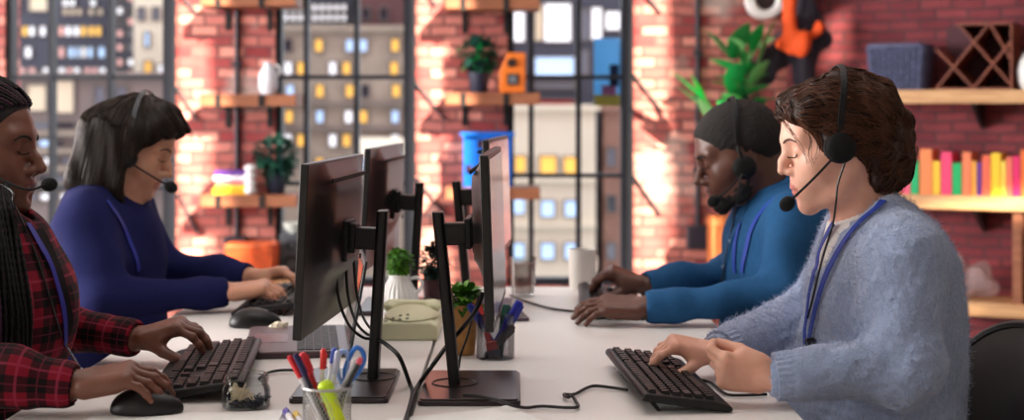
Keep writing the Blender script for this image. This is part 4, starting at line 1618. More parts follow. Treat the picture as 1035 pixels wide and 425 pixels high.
def mouse(label, loc, rotz):
    r_ = thing('computer_mouse', label, 'mouse', loc, rotz, 'black computer mice on the desks')
    s = SDF()
    s.ell((0, 0, 0.006), (0.056, 0.030, 0.030), k=0.005).ell((-0.012, 0, 0.010), (0.040, 0.031, 0.028), k=0.02)
    s.plane((0, 0, 0.0015), (0, 0, -1), k=0.004)
    sdf_obj('shell', s, 0.0025, M_MOUSE, r_)
    obj('scroll_wheel', MB().tube([(0.028, -0.004, 0.029), (0.028, 0.004, 0.029)], 0.007, 16), M_RUB, r_)
    obj('button_seam', MB().tube(spline([(0.054, 0, 0.010), (0.045, 0, 0.0235), (0.03, 0, 0.0325), (0.01, 0, 0.0372)], 4), 0.0008, 5), M_RUB, r_)
    return r_


mouse('black mouse under the right hand of the woman in plaid', (-0.575, 2.345, DESK), math.radians(4))
mouse('black mouse on the desk beside the keyboard of the long-haired man', (-0.562, 3.26, DESK), math.radians(12))

# open laptop between the near left keyboard and monitor
M_LAP = mat('laptop_deck', (86, 66, 70), 0.35, metal=0.3)
r = thing('laptop', 'open maroon grey laptop behind the near monitor on the left desk', 'laptop', (-0.412, 3.02, DESK), math.radians(8))
obj('base', MB().prism(rounded_rect(-0.125, -0.17, 0.078, 0.17, 0.012), 0.0, 0.014, 'Z'), M_LAP, r, bevel=0.003)
kb = MB()
for j in range(5):
    for k in range(14):
        x = -0.025 + j * 0.0165
        y = -0.155 + k * 0.0222
        kb.taper((x, y, 0.0138), (x + 0.0155, y + 0.0195, 0.0158), 0.001)
obj('keys', kb, M_KEY, r, smooth=False)
obj('touchpad', MB().prism(rounded_rect(-0.11, -0.055, -0.045, 0.055, 0.005), 0.0138, 0.0146, 'Z'), mat('touchpad_maroon', (104, 70, 74), 0.25), r)
Ml = Matrix.Translation((0.075, 0, 0.013)) @ Matrix.Rotation(math.radians(10), 4, 'Y')
lid = obj('lid', MB().box((0, -0.17, 0.0), (0.006, 0.17, 0.175), 0, Ml), mat('laptop_lid', (46, 52, 54), 0.35), r, bevel=0.002)
obj('screen', MB().box((-0.0015, -0.16, 0.012), (0.0, 0.16, 0.165), 0, Ml), M_SCREEN, lid, smooth=False)

# ------------------------------------------------------------------ desk telephone
M_PHONE = mat('telephone_cream', (214, 212, 178), 0.45)
M_PBTN = mat('telephone_button', (150, 148, 130), 0.5)
pc = Vector((-0.214, 3.165, DESK))
r = thing('telephone', 'cream desk telephone in front of the white ribbed vase', 'telephone', pc)
obj('base', MB().prism([(-0.062, 0.0), (0.06, 0.0), (0.063, 0.012), (0.061, 0.03), (0.045, 0.038), (-0.05, 0.038), (-0.064, 0.028), (-0.065, 0.012)], -0.10, 0.10, 'Y'), M_PHONE, r, bevel=0.005, seg=3)
s = SDF()
s.ell((0, 0.0, 0.030), (0.063, 0.105, 0.030), k=0.01)
s.plane((0, 0, 0.0385), (0, 0, -1), k=0.003)
sdf_obj('cover', s, 0.003, M_PHONE, r)
hs_ = SDF()
hs_.cap((-0.045, -0.02, 0.058), (0.045, -0.02, 0.058), 0.010, k=0.012).ell((-0.047, -0.02, 0.054), (0.018, 0.024, 0.012), k=0.01).ell((0.047, -0.02, 0.054), (0.018, 0.024, 0.012), k=0.01)
hs_.p = [(a[0], a[1] + np.array((0, 0.05, 0.0), np.float32), *( [a[2] + np.array((0, 0.05, 0.0), np.float32)] if a[0] == 'c' else [a[2]]), *a[3:]) for a in hs_.p]
sdf_obj('handset', hs_, 0.003, M_PHONE, r)
kb = MB()
for i in range(4):
    for j in range(2):
        x = -0.048 + 0.015 * i
        y = -0.090 + 0.014 * j
        zz = 0.030 + 0.030 * math.sqrt(max(0, 1 - (x / 0.063) ** 2 - (y / 0.105) ** 2))
        kb.taper((x - 0.0038, y - 0.004, max(0.0375, zz - 0.002)), (x + 0.0038, y + 0.004, max(0.0395, zz + 0.0018)), 0.001)
obj('buttons', kb, M_PBTN, r, smooth=False)

# ------------------------------------------------------------------ plants and vessels on the desk
vl = Vector((-0.2555, 3.355, DESK))
r = thing('vase', 'white ribbed vase with handle behind the cream telephone', 'vase', vl)
v, f = [], []
prof = [(0.036, 0.0), (0.041, 0.01), (0.044, 0.03), (0.0435, 0.05), (0.038, 0.07), (0.028, 0.086), (0.023, 0.096), (0.025, 0.104), (0.022, 0.104), (0.02, 0.095)]
NA = 96
for rr, zz in prof:
    for k in range(NA):
        a = 2 * PI * k / NA
        q_ = rr * (1 + 0.03 * math.cos(24 * a) * (1 if zz < 0.09 else 0.2))
        v.append((q_ * math.cos(a), q_ * math.sin(a), zz))
for i in range(len(prof) - 1):
    for k in range(NA):
        f.append((i * NA + k, i * NA + (k + 1) % NA, (i + 1) * NA + (k + 1) % NA, (i + 1) * NA + k))
f.append(tuple(range(NA - 1, -1, -1)))
obj('vase_body', MB().add(v, f), mat('ribbed_white', (224, 222, 222), 0.4), r)
obj('handle', MB().tube(spline([(0.022, -0.002, 0.094), (0.042, -0.004, 0.097), (0.052, -0.005, 0.085), (0.047, -0.004, 0.068), (0.036, -0.003, 0.064)], 6), 0.0038, 8), M_WHITE, r)
rg = random.Random(5)
r = thing('topiary_ball', 'bright green leafy ball standing in the white ribbed vase', 'plant', vl + Vector((0, 0, 0.095)))
obj('foliage', leafy_ball((0, 0, 0.037), 0.034, 520, 0.013, 0.009, rg, 2), [M_LEAF_BR, M_LEAF_BR2], r, fixn=False)
obj('core', MB().ball((0, 0, 0.037), 0.024, 16, 10), M_LEAF_BR2, r)
obj('stem', MB().tube([(0, 0, -0.05), (0, 0, 0.03)], 0.004, 8), M_LEAF_D2, r)

pot_plant('potted_plant', 'small dark bushy plant behind the white ribbed vase', -0.196, 3.72, DESK, 0.03, 0.05, 0.048, 0.095, 240, 0.022, 0.014, [mat('blackish_leaf', (26, 40, 30), 0.6), M_LEAF_D2], mat('plum_pot', (96, 62, 66), 0.5), (0.75, 0.75, 1.05), 9)
pot_plant('potted_plant', 'small green plant in tan pot behind the edge-on monitor', -0.093, 2.90, DESK, 0.027, 0.098, 0.030, 0.112, 210, 0.024, 0.016, [M_LEAF_BR2, M_LEAF_BR], mat('tan_pot', (176, 128, 72), 0.7, noise=0.15, nscale=60), (1.1, 1.1, 0.7), 10)

# glass tumbler and white mug at the far end of the right desk
r = thing('glass_tumbler', 'clear glass tumbler of pinkish drink at the far end of the right desk', 'glass', (0.028, 3.78, DESK))
obj('tumbler', MB().lathe([(0, 0), (0.028, 0), (0.029, 0.004), (0.034, 0.10), (0.0325, 0.10), (0.0275, 0.008), (0, 0.008)], 32), M_CLEAR, r)
obj('drink', MB().lathe([(0, 0.0085), (0.0272, 0.0085), (0.0312, 0.085), (0, 0.085)], 32), mat('pink_drink', (196, 150, 140), 0.1, alpha=0.5), r)
r = thing('mug', 'plain white mug by the far hand of the man in blue shirt', 'mug', (0.186, 3.93, DESK))
obj('mug_body', MB().lathe([(0, 0), (0.031, 0), (0.034, 0.004), (0.0365, 0.105), (0.0335, 0.105), (0.031, 0.008), (0, 0.006)], 36), mat('mug_white', (218, 212, 206), 0.35), r)
obj('handle', MB().tube(spline([(0.022, 0.026, 0.085), (0.04, 0.046, 0.08), (0.042, 0.05, 0.05), (0.034, 0.042, 0.03), (0.022, 0.026, 0.025)], 6), 0.005, 8), mat('mug_handle', (218, 212, 206), 0.35), r)
r = thing('mobile_phone', 'dark plum mobile phone lying on the desk behind the clear pen cup', 'phone', D(522, 323) + Vector((0, 0.02, 0)), math.radians(8))
obj('case', MB().prism(rounded_rect(-0.03, -0.06, 0.022, 0.06, 0.008), 0, 0.008, 'Z'), mat('plum_plastic', (74, 56, 70), 0.4), r, bevel=0.002)
obj('screen', MB().prism(rounded_rect(-0.027, -0.057, 0.019, 0.057, 0.006), 0.008, 0.0086, 'Z'), M_SCREEN, r)

# ------------------------------------------------------------------ pens
M_STEELW = mat('wire_silver', (176, 174, 176), 0.35, metal=0.8)
pen_m = {}


def pm(c, rough=0.35):
    if c not in pen_m:
        pen_m[c] = mat('pen_plastic', c, rough)
    return pen_m[c]


def pen(name, label, foot, top, body, cap, length, rad=0.0037, group=None, caplen=0.30, tip=True):
    """A capped pen leaning from foot towards top (its upper end)."""
    foot, top = Vector(foot), Vector(top)
    d = (top - foot).normalized()
    r_ = thing(name, label, 'pen', foot, group=group)
    e = d * length
    c0 = e * (1 - caplen)
    m_ = MB().tube([d * 0.012, c0], [rad * 0.92, rad], 12)
    m_.tube([d * 0.0, d * 0.012], [rad * 0.25, rad * 0.9], 12)
    obj('barrel', m_, pm(body), r_)
    cp = obj('cap', MB().tube([c0, e - d * 0.004, e], [rad * 1.15, rad * 1.15, rad * 0.8], 12), pm(cap), r_)
    s = d.cross(Vector((0, -1, 0))).normalized() * rad * 1.5
    obj('clip', MB().tube([c0 + s * 0.9 + d * 0.004, e + s * 0.9 - d * 0.006, e - d * 0.004], rad * 0.22, 6), pm(cap), cp)
    return r_


cupc = Vector((-0.268, 2.15, DESK))
CR, CH = 0.0355, 0.082


def mesh_cup(name, label, loc, rad, h):
    r_ = thing(name, label, 'pen cup', loc)
    m_ = MB()
    n = 40
    for s in (1, -1):
        for k in range(n):
            a0 = 2 * PI * k / n
            pts = [((rad - 0.001) * math.cos(a0 + s * 1.15 * t), (rad - 0.001) * math.sin(a0 + s * 1.15 * t), 0.004 + (h - 0.008) * t) for t in [i / 9 for i in range(10)]]
            m_.tube(pts, 0.00042, 4, caps=False)
    obj('wire_mesh', m_, M_STEELW, r_)
    for nm, z_, rr in (('rim', h - 0.002, 0.0022), ('base_ring', 0.004, 0.0024)):
        m_ = MB()
        m_.tube([(rad * math.cos(2 * PI * k / 40), rad * math.sin(2 * PI * k / 40), z_) for k in range(41)], rr, 8, caps=False)
        obj(nm, m_, M_STEELW, r_)
    obj('cup_bottom', MB().lathe([(0, 0.001), (rad, 0.001), (rad, 0.003), (0, 0.003)], 36), M_STEELW, r_)
    return r_


mesh_cup('pen_cup', 'silver wire mesh pen cup on the left desk near the glass jar', cupc, CR, CH)


def in_cup(px, py, d, foot_dx, foot_dy, name, label, body, cap, length, rad=0.0037, caplen=0.28, loc=cupc, z0=0.004, group='pens in the wire mesh cup'):
    top = W(px, py, d)
    foot = Vector((loc.x + foot_dx, loc.y + foot_dy, loc.z + z0))
    dr = (top - foot).normalized()
    return pen(name, label, top - dr * length, top, body, cap, length, rad, group, caplen)


in_cup(292, 360, 2.135, 0.012, -0.010, 'pen', 'red capped pen at the left edge of the wire mesh cup', (206, 206, 210), (206, 40, 48), 0.128)
in_cup(298, 358, 2.13, 0.016, -0.018, 'pen', 'navy pen lying over the red ones in the wire mesh cup', (28, 26, 52), (36, 34, 82), 0.128)
in_cup(305, 357, 2.15, 0.010, 0.006, 'pen', 'red marker just right of the navy pen in the wire mesh cup', (190, 40, 54), (214, 50, 62), 0.122, 0.005)
in_cup(327, 353, 2.15, -0.012, 0.004, 'pen', 'white pen with red cap upright in the middle of the wire mesh cup', (226, 222, 220), (212, 46, 40), 0.122, 0.0037, 0.24)
in_cup(338, 352, 2.155, -0.010, 0.014, 'pen', 'white and blue pen left of the blue scissors', (222, 224, 236), (64, 92, 190), 0.125, 0.0038, 0.18)
in_cup(341.5, 355, 2.145, -0.004, 0.010, 'pen', 'pale pen right against the blue scissors', (216, 218, 226), (190, 196, 220), 0.122)
in_cup(365, 362, 2.14, -0.008, -0.004, 'pen', 'black pen with red end leaning right in the wire mesh cup', (30, 28, 34), (200, 70, 90), 0.118, 0.0038, 0.08)
in_cup(361, 364, 2.16, -0.014, 0.01, 'pen', 'silver pen leaning right beside the black one', (196, 194, 198), (214, 212, 216), 0.118)
# highlighter: flat-bodied, neon yellow
hl_top, hl_foot = W(328, 388, 2.125), W(346, 436, 2.13)
dv = (hl_top - hl_foot).normalized()
r = thing('highlighter', 'neon yellow highlighter tilted inside the wire mesh cup', 'highlighter', hl_foot)
obj('barrel', MB().tube([(0, 0, 0), dv * 0.05], [0.0095, 0.0105], 16), pm((206, 226, 30)), r)
obj('cap', MB().tube([dv * 0.048, dv * 0.072, dv * 0.077], [0.0115, 0.0112, 0.007], 16), pm((196, 230, 40)), r)
# scissors: blue loops up, blades down in the cup
scb = Vector((cupc.x + 0.004, cupc.y + 0.02, DESK + 0.004))
r = thing('scissors', 'blue handled scissors standing in the wire mesh cup', 'scissors', scb)
M_SCB = mat('scissor_blue', (38, 110, 200), 0.3)
M_SCB2 = mat('scissor_pale_blue', (150, 176, 226), 0.3)
M_STEEL = mat('scissor_steel', (190, 192, 196), 0.25, metal=0.9)
p_ = lambda x, y: W(x, y, 2.165) - scb
for nm, lp, m_, bl in (('finger_loop', [(349, 386), (349, 374), (354, 360), (360, 352), (366, 355), (368, 364), (364, 374), (357, 383), (352, 387)], M_SCB, (350, 400)), ('thumb_loop', [(346, 388), (342, 380), (341, 368), (344, 357), (350, 356), (352, 364), (350, 376), (349, 386)], M_SCB2, (352, 400))):
    pts = spline([p_(*a) for a in lp], 6)
    lo_ = obj(nm, MB().tube(pts, 0.0036, 8), m_, r)
mb = MB()
for dx in (0, 0.003):
    a, b = p_(349 + dx * 500, 384), Vector((0.004 + dx, dx, 0))
    s = Vector((0.005, 0, 0))
    mb.add([a - s, a + s, b, a - s + Vector((0, 0.0015, 0)), a + s + Vector((0, 0.0015, 0)), b + Vector((0, 0.0015, 0))], [(0, 1, 2), (5, 4, 3), (0, 3, 4, 1), (1, 4, 5, 2), (2, 5, 3, 0)])
obj('blades', mb, M_STEEL, r, smooth=False)

# clear cup with pens beside the tan pot
gc = Vector((-0.032, 2.86, DESK))
r = thing('clear_pen_cup', 'clear plastic pen cup behind the edge-on monitor', 'pen cup', gc)
obj('cup_wall', MB().lathe([(0, 0), (0.036, 0), (0.037, 0.003), (0.037, 0.085), (0.035, 0.085), (0.035, 0.004), (0, 0.003)], 32), glass_mat('clear_plastic', (226, 226, 228), 0.35), r)
obj('cup_rim', MB().lathe([(0.0365, 0.083), (0.0385, 0.083), (0.0385, 0.088), (0.0345, 0.088), (0.0345, 0.083)], 32, close=True), glass_mat('clear_rim', (236, 238, 240), 0.4), r)
for px, py, d, fx, fy, nm, lb_, bc, cc, ln, rd in [(526, 305, 2.86, -0.012, 0.002, 'pen', 'royal blue marker leaning right in the clear pen cup', (30, 40, 150), (36, 48, 168), 0.125, 0.0075),
                                                 (512, 308, 2.875, 0.008, 0.01, 'pen', 'dark green marker in the clear pen cup', (28, 74, 66), (32, 90, 78), 0.12, 0.0075),
                                                 (474, 308, 2.85, 0.008, 0.006, 'pen', 'dark blue marker leaning left in the clear pen cup', (34, 40, 120), (32, 42, 130), 0.125, 0.006),
                                                 (480, 304, 2.87, -0.002, -0.012, 'pen', 'red marker between the blue ones in the clear pen cup', (200, 60, 66), (214, 60, 60), 0.125, 0.006),
                                                 (519, 330, 2.83, -0.020, -0.014, 'pen', 'charcoal pen low in the clear pen cup', (60, 56, 64), (54, 50, 58), 0.105, 0.006)]:
    in_cup(px, py, d, fx, fy, nm, lb_, bc, cc, ln, rd, 0.4, gc, 0.005, 'markers in the clear pen cup')
r = thing('eraser', 'coral red eraser at the bottom of the clear pen cup', 'eraser', gc + Vector((0.0, -0.022, 0.004)))
obj('rubber_block', MB().box((-0.012, -0.005, 0), (0.010, 0.005, 0.032), 0, Matrix.Rotation(math.radians(-14), 4, 'Y')), mat('coral_rubber', (204, 84, 84), 0.7), r, bevel=0.002)
obj('paper_sleeve', MB().box((-0.0126, -0.0056, 0.0), (0.0106, 0.0056, 0.016), 0, Matrix.Rotation(math.radians(-14), 4, 'Y')), mat('sleeve_grey', (96, 98, 116), 0.7), r, smooth=False)

# ------------------------------------------------------------------ glass jar of paper clips
jc = Vector((-0.428, 2.39, DESK))
JR = 0.0385
r = thing('glass_jar', 'small open glass jar of paper clips beside the wire mesh cup', 'jar', jc)
obj('jar_wall', MB().lathe([(0, 0), (JR - 0.004, 0), (JR, 0.004), (JR, 0.030), (JR - 0.003, 0.037), (JR - 0.005, 0.040), (JR - 0.007, 0.040), (JR - 0.005, 0.036), (JR - 0.0025, 0.029), (JR - 0.0025, 0.006), (JR - 0.006, 0.0035), (0, 0.0035)], 44), M_CLEAR, r)
mb = MB()
mb.lathe([(JR - 0.007, 0.040), (JR - 0.005, 0.040), (JR - 0.003, 0.042), (JR - 0.004, 0.045), (JR - 0.002, 0.047), (JR - 0.004, 0.050), (JR - 0.003, 0.053), (JR - 0.005, 0.055), (JR - 0.007, 0.055), (JR - 0.0065, 0.046)], 44, close=True)
obj('threaded_neck', mb, M_CLEAR, r)


def clip_path(s):
    return [(0, 0, 0), (0, 16 * s, 0), (2.4 * s, 18.4 * s, 0), (4.8 * s, 16 * s, 0), (4.8 * s, -4 * s, 0), (2.8 * s, -6 * s, 0), (0.8 * s, -4 * s, 0), (0.8 * s, 13 * s, 0), (2.4 * s, 14.6 * s, 0), (4.0 * s, 13 * s, 0), (4.0 * s, 2 * s, 0)]


def clip_heap(name, label, n, zr, rr, m_, seed, upright=0.3, s=0.00125, cx=0.0):
    rg = random.Random(seed)
    m = MB()
    for _ in range(n):
        a, q_ = rg.uniform(0, 2 * PI), rr * math.sqrt(rg.random())
        z_ = rg.uniform(*zr)
        M = Matrix.Translation((q_ * math.cos(a) + cx, q_ * math.sin(a), z_)) @ Matrix.Rotation(rg.uniform(0, 6.28), 4, 'Z') @ Matrix.Rotation(rg.uniform(-upright, upright) * PI / 2, 4, 'X') @ Matrix.Translation((-0.003, -0.007, 0))
        m.tube([M @ Vector(p) for p in clip_path(s)], 0.0006, 5)
    return tag(obj(name, m, m_, loc=jc), label, 'paper clips', kind='stuff')


clip_heap('dark_paper_clips', 'dark blue grey paper clips heaped in the bottom of the glass jar', 90, (0.005, 0.014), 0.025, mat('clip_dark', (44, 44, 60), 0.35, metal=0.6), 4, 0.25)
clip_heap('cream_paper_clips', 'cream paper clips on top of the dark clips in the glass jar', 26, (0.014, 0.030), 0.016, mat('clip_cream', (222, 206, 176), 0.4), 6, 0.9, cx=-0.008)

# ------------------------------------------------------------------ sheets of paper, lying pens, crumpled note
M_PAPER = mat('paper_white', (240, 240, 240), 0.8)


def sheet(label, corner, d1, d2, a=0.297, b=0.21, z=0.0008):
    d1, d2 = Vector(d1).normalized(), Vector(d2).normalized()
    c = Vector((corner.x, corner.y, DESK))
    r_ = MB()
    n = 8
    vv, ff = [], []
    for lay in (0, 1):
        for i in range(n + 1):
            for j in range(n + 1):
                u, w_ = i / n, j / n
                curl = 0.0035 * max(0, 1 - 3.0 * math.hypot(u, w_)) ** 2
                p = d1 * (a * u) + d2 * (b * w_)
                vv.append((p.x, p.y, 0.0004 + z + curl + lay * 0.0004))
    m_ = n + 1
    for lay in (0, 1):
        o_ = lay * m_ * m_
        for i in range(n):
            for j in range(n):
                ff.append((o_ + i * m_ + j, o_ + i * m_ + j + 1, o_ + (i + 1) * m_ + j + 1, o_ + (i + 1) * m_ + j))
    return tag(obj('paper_sheet', r_.add(vv, ff), M_PAPER, loc=c), label, 'paper')


sheet('white paper sheet on the right desk in front of the edge-on monitor base', D(514.6, 412.8), (0.46, -0.89, 0), (-0.90, -0.43, 0))
sheet('white paper sheet on the left desk in front of the glass jar', D(287, 417.5), (-1, -0.03, 0), (0.03, -1, 0))
pl_ = D(289, 417, DESK + 0.005)
r = pen('pen', 'violet capped pen lying on the left paper sheet by the mesh cup', pl_ + Vector((0.03, -0.11, 0.001)), pl_ + Vector((0.0, 0.0, 0.001)), (222, 222, 226), (92, 80, 168), 0.118, 0.005, 'pens lying on the paper', 0.3)
pl_ = D(299, 420, DESK + 0.005)
r = pen('pen', 'yellow capped pen lying beside the violet capped one', pl_ + Vector((0.03, -0.11, 0.001)), pl_ + Vector((0.0, 0.0, 0.001)), (222, 222, 226), (226, 196, 96), 0.118, 0.005, 'pens lying on the paper', 0.3)
s = SDF()
s.ell((0, 0, 0.010), (0.022, 0.016, 0.012), k=0.01).ell((0.008, -0.004, 0.016), (0.012, 0.010, 0.009), k=0.006)
s.warp = sines(31, 420, 0.0022, 8)
s.plane((0, 0, 0.0012), (0, 0, -1), k=0.002)
cn = D(281, 337)
o_, _ = sdf_obj('crumpled_paper', s, 0.002, mat('cream_paper', (232, 222, 200), 0.8), None, smooth_it=0)
o_.location = cn
tag(o_, 'crumpled cream paper note beside the mouse of the long-haired man', 'paper')

# ------------------------------------------------------------------ cables
M_CABLE = mat('cable_black', (14, 14, 16), 0.45)
M_CABLE2 = mat('cable_dark_green', (22, 44, 40), 0.45)


def cable(label, pts, r_, m_=None, n=8, name='cable'):
    p0 = Vector(pts[0])
    return tag(obj(name, MB().tube([p - p0 for p in spline(pts, n)], r_, 8), m_ or M_CABLE, loc=p0), label, 'cable')


zc = DESK + 0.0045
cable('thick black cable looping from the pole of the left monitor to the desk seam', [W(379, 342, 2.585), W(391, 349, 2.56), W(404, 362, 2.53), D(414, 388, zc), D(417, 397, zc), D(414, 412, zc), D(405, 440, zc)], 0.0038)
cable('black cable running under the left monitor panel to its pole', [W(339, 262, 2.62), W(342, 300, 2.60), W(352, 328, 2.58), W(366, 341, 2.58), W(376, 343, 2.585)], 0.0026)
cable('second black cable drooping under the left monitor panel', [W(349, 262, 2.68), W(352, 300, 2.66), W(360, 326, 2.63), W(371, 338, 2.62), W(377, 338, 2.615)], 0.0026)
cable('black cable hanging closest to the pole under the left monitor panel', [W(357, 258, 2.72), W(360, 292, 2.70), W(366, 318, 2.67), W(374, 332, 2.64), W(378, 333, 2.63)], 0.0024)
cable('thick black cable from the edge-on monitor across its pole to the desk seam', [W(488, 296, 2.60), W(482, 312, 2.59), W(470, 329, 2.575), W(454, 347, 2.58), W(437, 370, 2.52), D(424, 388, zc), D(417, 402, zc + 0.010), D(411, 424, zc), D(406, 440, zc)], 0.0040)
cable('thin black cable dangling behind the pole of the edge-on monitor', [W(484, 300, 2.62), W(478, 320, 2.61), W(472, 342, 2.61), W(466, 358, 2.61), D(464, 372, DESK + 0.015)], 0.0020)
cable('kinked black keyboard cable lying between the edge-on monitor and the right keyboard', [D(634, 394.5, zc), D(617, 392, zc), D(601, 390.5, zc), D(592, 393, zc), D(580, 399, zc), D(570, 399, zc), D(574, 402, zc + 0.003), D(578, 400.5, zc + 0.004), D(582, 406, zc), D(584, 411.5, zc), D(573, 412.5, zc), D(548, 411, zc), D(531, 412.5, zc), D(517, 410, zc + 0.008), D(503, 405, DESK + 0.0155), D(484, 401, DESK + 0.0155), D(468, 400, DESK + 0.0155)], 0.0027)
cable('black cable curving over the desk behind the right keyboard', [D(690, 384, zc), D(705, 384, zc), D(718, 387, zc), D(727, 394, zc), D(735, 399, zc), D(748, 400, zc), D(775, 399, zc)], 0.0026)
cable('thin dark cable crossing the far end of the right desk', [D(516, 299, zc), D(532, 305, zc), D(556, 312, zc), D(580, 315, zc), D(600, 316, zc)], 0.0030)
cable('dark green cable between the glass jar and the wire mesh cup', [D(262, 383, zc), D(270, 377.5, zc), D(281, 375, zc), D(292, 374.5, zc), D(312, 375, zc), D(330, 372, zc)], 0.0026, M_CABLE2)
cable('black cable behind the near left keyboard by the hand of the woman in plaid', [D(165, 392, zc), D(150, 388, zc), D(136, 386, zc), D(131, 383, zc), D(139, 381.5, zc), D(152, 384, zc)], 0.0024)
# ------------------------------------------------------------------ people: tools
V3 = lambda *a: np.array(a, np.float64)


def unit(v):
    v = np.array(v, np.float64)
    return v / np.linalg.norm(v)


class Frame:
    """Origin o with axes x (forward), y (left), z (up)."""

    def __init__(self, o, F, U):
        self.o = np.array(o, np.float64)
        F = unit(F)
        U = np.array(U, np.float64)
        U = unit(U - F * (U @ F))
        self.R = np.stack([F, np.cross(U, F), U], 1)

    def __call__(self, *p):
        p = np.array(p if len(p) == 3 else p[0], np.float64)
        return self.o + self.R @ p

    def many(self, P):
        return self.o + np.asarray(P) @ self.R.T

    def inv(self, P):
        return (np.asarray(P) - self.o) @ self.R


def skin_mat(name, rgb, lips, rough=0.45, spec=0.4):
    m, nt, b = new_mat(name)
    c = lin(rgb)
    tc = nt.nodes.new('ShaderNodeTexCoord')
    n = nt.nodes.new('ShaderNodeTexNoise')
    n.inputs['Scale'].default_value = 38
    n.inputs['Detail'].default_value = 5
    r_ = nt.nodes.new('ShaderNodeValToRGB')
    r_.color_ramp.elements[0].position, r_.color_ramp.elements[1].position = 0.3, 0.72
    r_.color_ramp.elements[0].color = (c[0] * 0.93, c[1] * 0.84, c[2] * 0.82, 1)
    r_.color_ramp.elements[1].color = (min(1, c[0] * 1.05), min(1, c[1] * 1.06), min(1, c[2] * 1.06), 1)
    nt.links.new(tc.outputs['Object'], n.inputs['Vector'])
    nt.links.new(n.outputs['Fac'], r_.inputs['Fac'])
    nt.links.new(r_.outputs['Color'], b.inputs['Base Color'])
    b.inputs['Roughness'].default_value = rough
    b.inputs['Specular IOR Level'].default_value = spec
    b.inputs['Subsurface Weight'].default_value = 0.12
    b.inputs['Subsurface Radius'].default_value = (1.0, 0.4, 0.25)
    b.inputs['Subsurface Scale'].default_value = 0.006
    n2 = nt.nodes.new('ShaderNodeTexNoise')
    n2.inputs['Scale'].default_value = 420
    nt.links.new(tc.outputs['Object'], n2.inputs['Vector'])
    bp = nt.nodes.new('ShaderNodeBump')
    bp.inputs['Strength'].default_value = 0.10
    bp.inputs['Distance'].default_value = 0.002
    nt.links.new(n2.outputs['Fac'], bp.inputs['Height'])
    nt.links.new(bp.outputs['Normal'], b.inputs['Normal'])
    return m, mat(name + '_lips', lips, 0.4), mat(name + '_nail', tuple(min(255, int(v * 1.08 + 10)) for v in rgb), 0.25)


def add_head(s, fr, w=1.0, nose=1.0, lips=1.0, jaw=1.0, lid=1.0, open_mouth=False, nose_up=0.0, nlen=0.0, back=0.0):
    """A head with a face in the frame fr: eyes at z = 0, chin at -0.112, crown at 0.115."""
    R_ = fr.R
    e = lambda c, r_, k=0.02, op=1, rot=None: s.ell(fr(c), r_, R_ if rot is None else R_ @ np.array(rot), k, op)
    c_ = lambda a, b, ra, rb=None, k=0.012, op=1: s.cap(fr(a), fr(b), ra, rb, k, op)
    e((-0.010 + back / 2, 0, 0.034), (0.097 - back / 2, 0.074 * w, 0.080))
    e((-0.035 + back / 2, 0, 0.015), (0.070 - back / 2, 0.070 * w, 0.075), 0.03)
    e((0.028, 0, -0.012), (0.058, 0.060 * w, 0.085), 0.03)
    e((0.034, 0, -0.066), (0.050, 0.046 * w * jaw, 0.040), 0.025)
    for sd in (1, -1):
        c_((-0.002, sd * 0.056 * w, -0.045), (0.030, sd * 0.045 * w * jaw, -0.085), 0.017, 0.016, 0.03)
        c_((0.030, sd * 0.045 * w * jaw, -0.085), (0.072, sd * 0.010, -0.099), 0.016, 0.014, 0.02)
        c_((0.052, sd * 0.042 * w, -0.026), (0.030, sd * 0.056 * w, -0.018), 0.022, 0.018, 0.03)     # cheekbone
        c_((0.060, sd * 0.030 * w, -0.050), (0.056, sd * 0.034, -0.045), 0.021, None, 0.03)           # cheek
        c_((0.080, sd * 0.012, 0.017), (0.070, sd * 0.044 * w, 0.020), 0.012, 0.011, 0.02)            # brow ridge
    c_((0.079, 0, -0.100), (0.076, 0, -0.096), 0.0135, None, 0.018)                                   # chin
    e((0.070, 0, -0.066), (0.026, 0.032, 0.027), 0.02)                                                # mouth mass
    for sd in (1, -1):
        s.ball(fr(0.098, sd * 0.031, 0.001), 0.0165, 0.014, -1)                                       # socket
        s.ball(fr(0.0735, sd * 0.0315, -0.001), 0.0130 * lid, 0.005)                                  # closed lid over the eye
    # nose
    zt = -0.036 + nose_up
    c_((0.083, 0, 0.008), (0.101, 0, -0.018 + nose_up * 0.6), 0.0085, 0.0085, 0.012)
    c_((0.101, 0, -0.018 + nose_up * 0.6), (0.1115 + nlen, 0, zt + 0.001), 0.0085, 0.0088 * nose, 0.008)
    for sd in (1, -1):
        c_((0.098, sd * 0.010 * nose, zt - 0.004), (0.094, sd * 0.0125 * nose, zt - 0.004), 0.0075 * nose, 0.0068, 0.007)
    # lips
    e((0.0905, 0, -0.0635), (0.0095 * lips, 0.021, 0.0060 * lips), 0.006)
    e((0.0885, 0, -0.0745), (0.0095 * lips, 0.0185, 0.0068 * lips), 0.006)
    e((0.101, 0, -0.0690), (0.0085, 0.021, 0.0013 if not open_mouth else 0.0036), 0.003, -1)
    s.ball(fr(0.099, 0, -0.0865), 0.0075, 0.010, -1)                                                  # dip under the lower lip
    # ears
    for sd in (1, -1):
        rot = rotm(('Z', sd * 18), ('Y', -10))
        e((-0.006, sd * 0.0755 * w, -0.008), (0.018, 0.007, 0.031), 0.006, 1, rot)
        e((-0.003, sd * 0.0825 * w, -0.006), (0.010, 0.006, 0.020), 0.004, -1, rot)
        c_((0.004, sd * 0.071 * w, -0.036), (0.002, sd * 0.072 * w, -0.034), 0.007, None, 0.006)


FING = [(0.088, 0.0285, 0.068, 0.0082), (0.091, 0.0095, 0.076, 0.0085), (0.088, -0.0100, 0.070, 0.0080), (0.082, -0.0280, 0.056, 0.0070)]


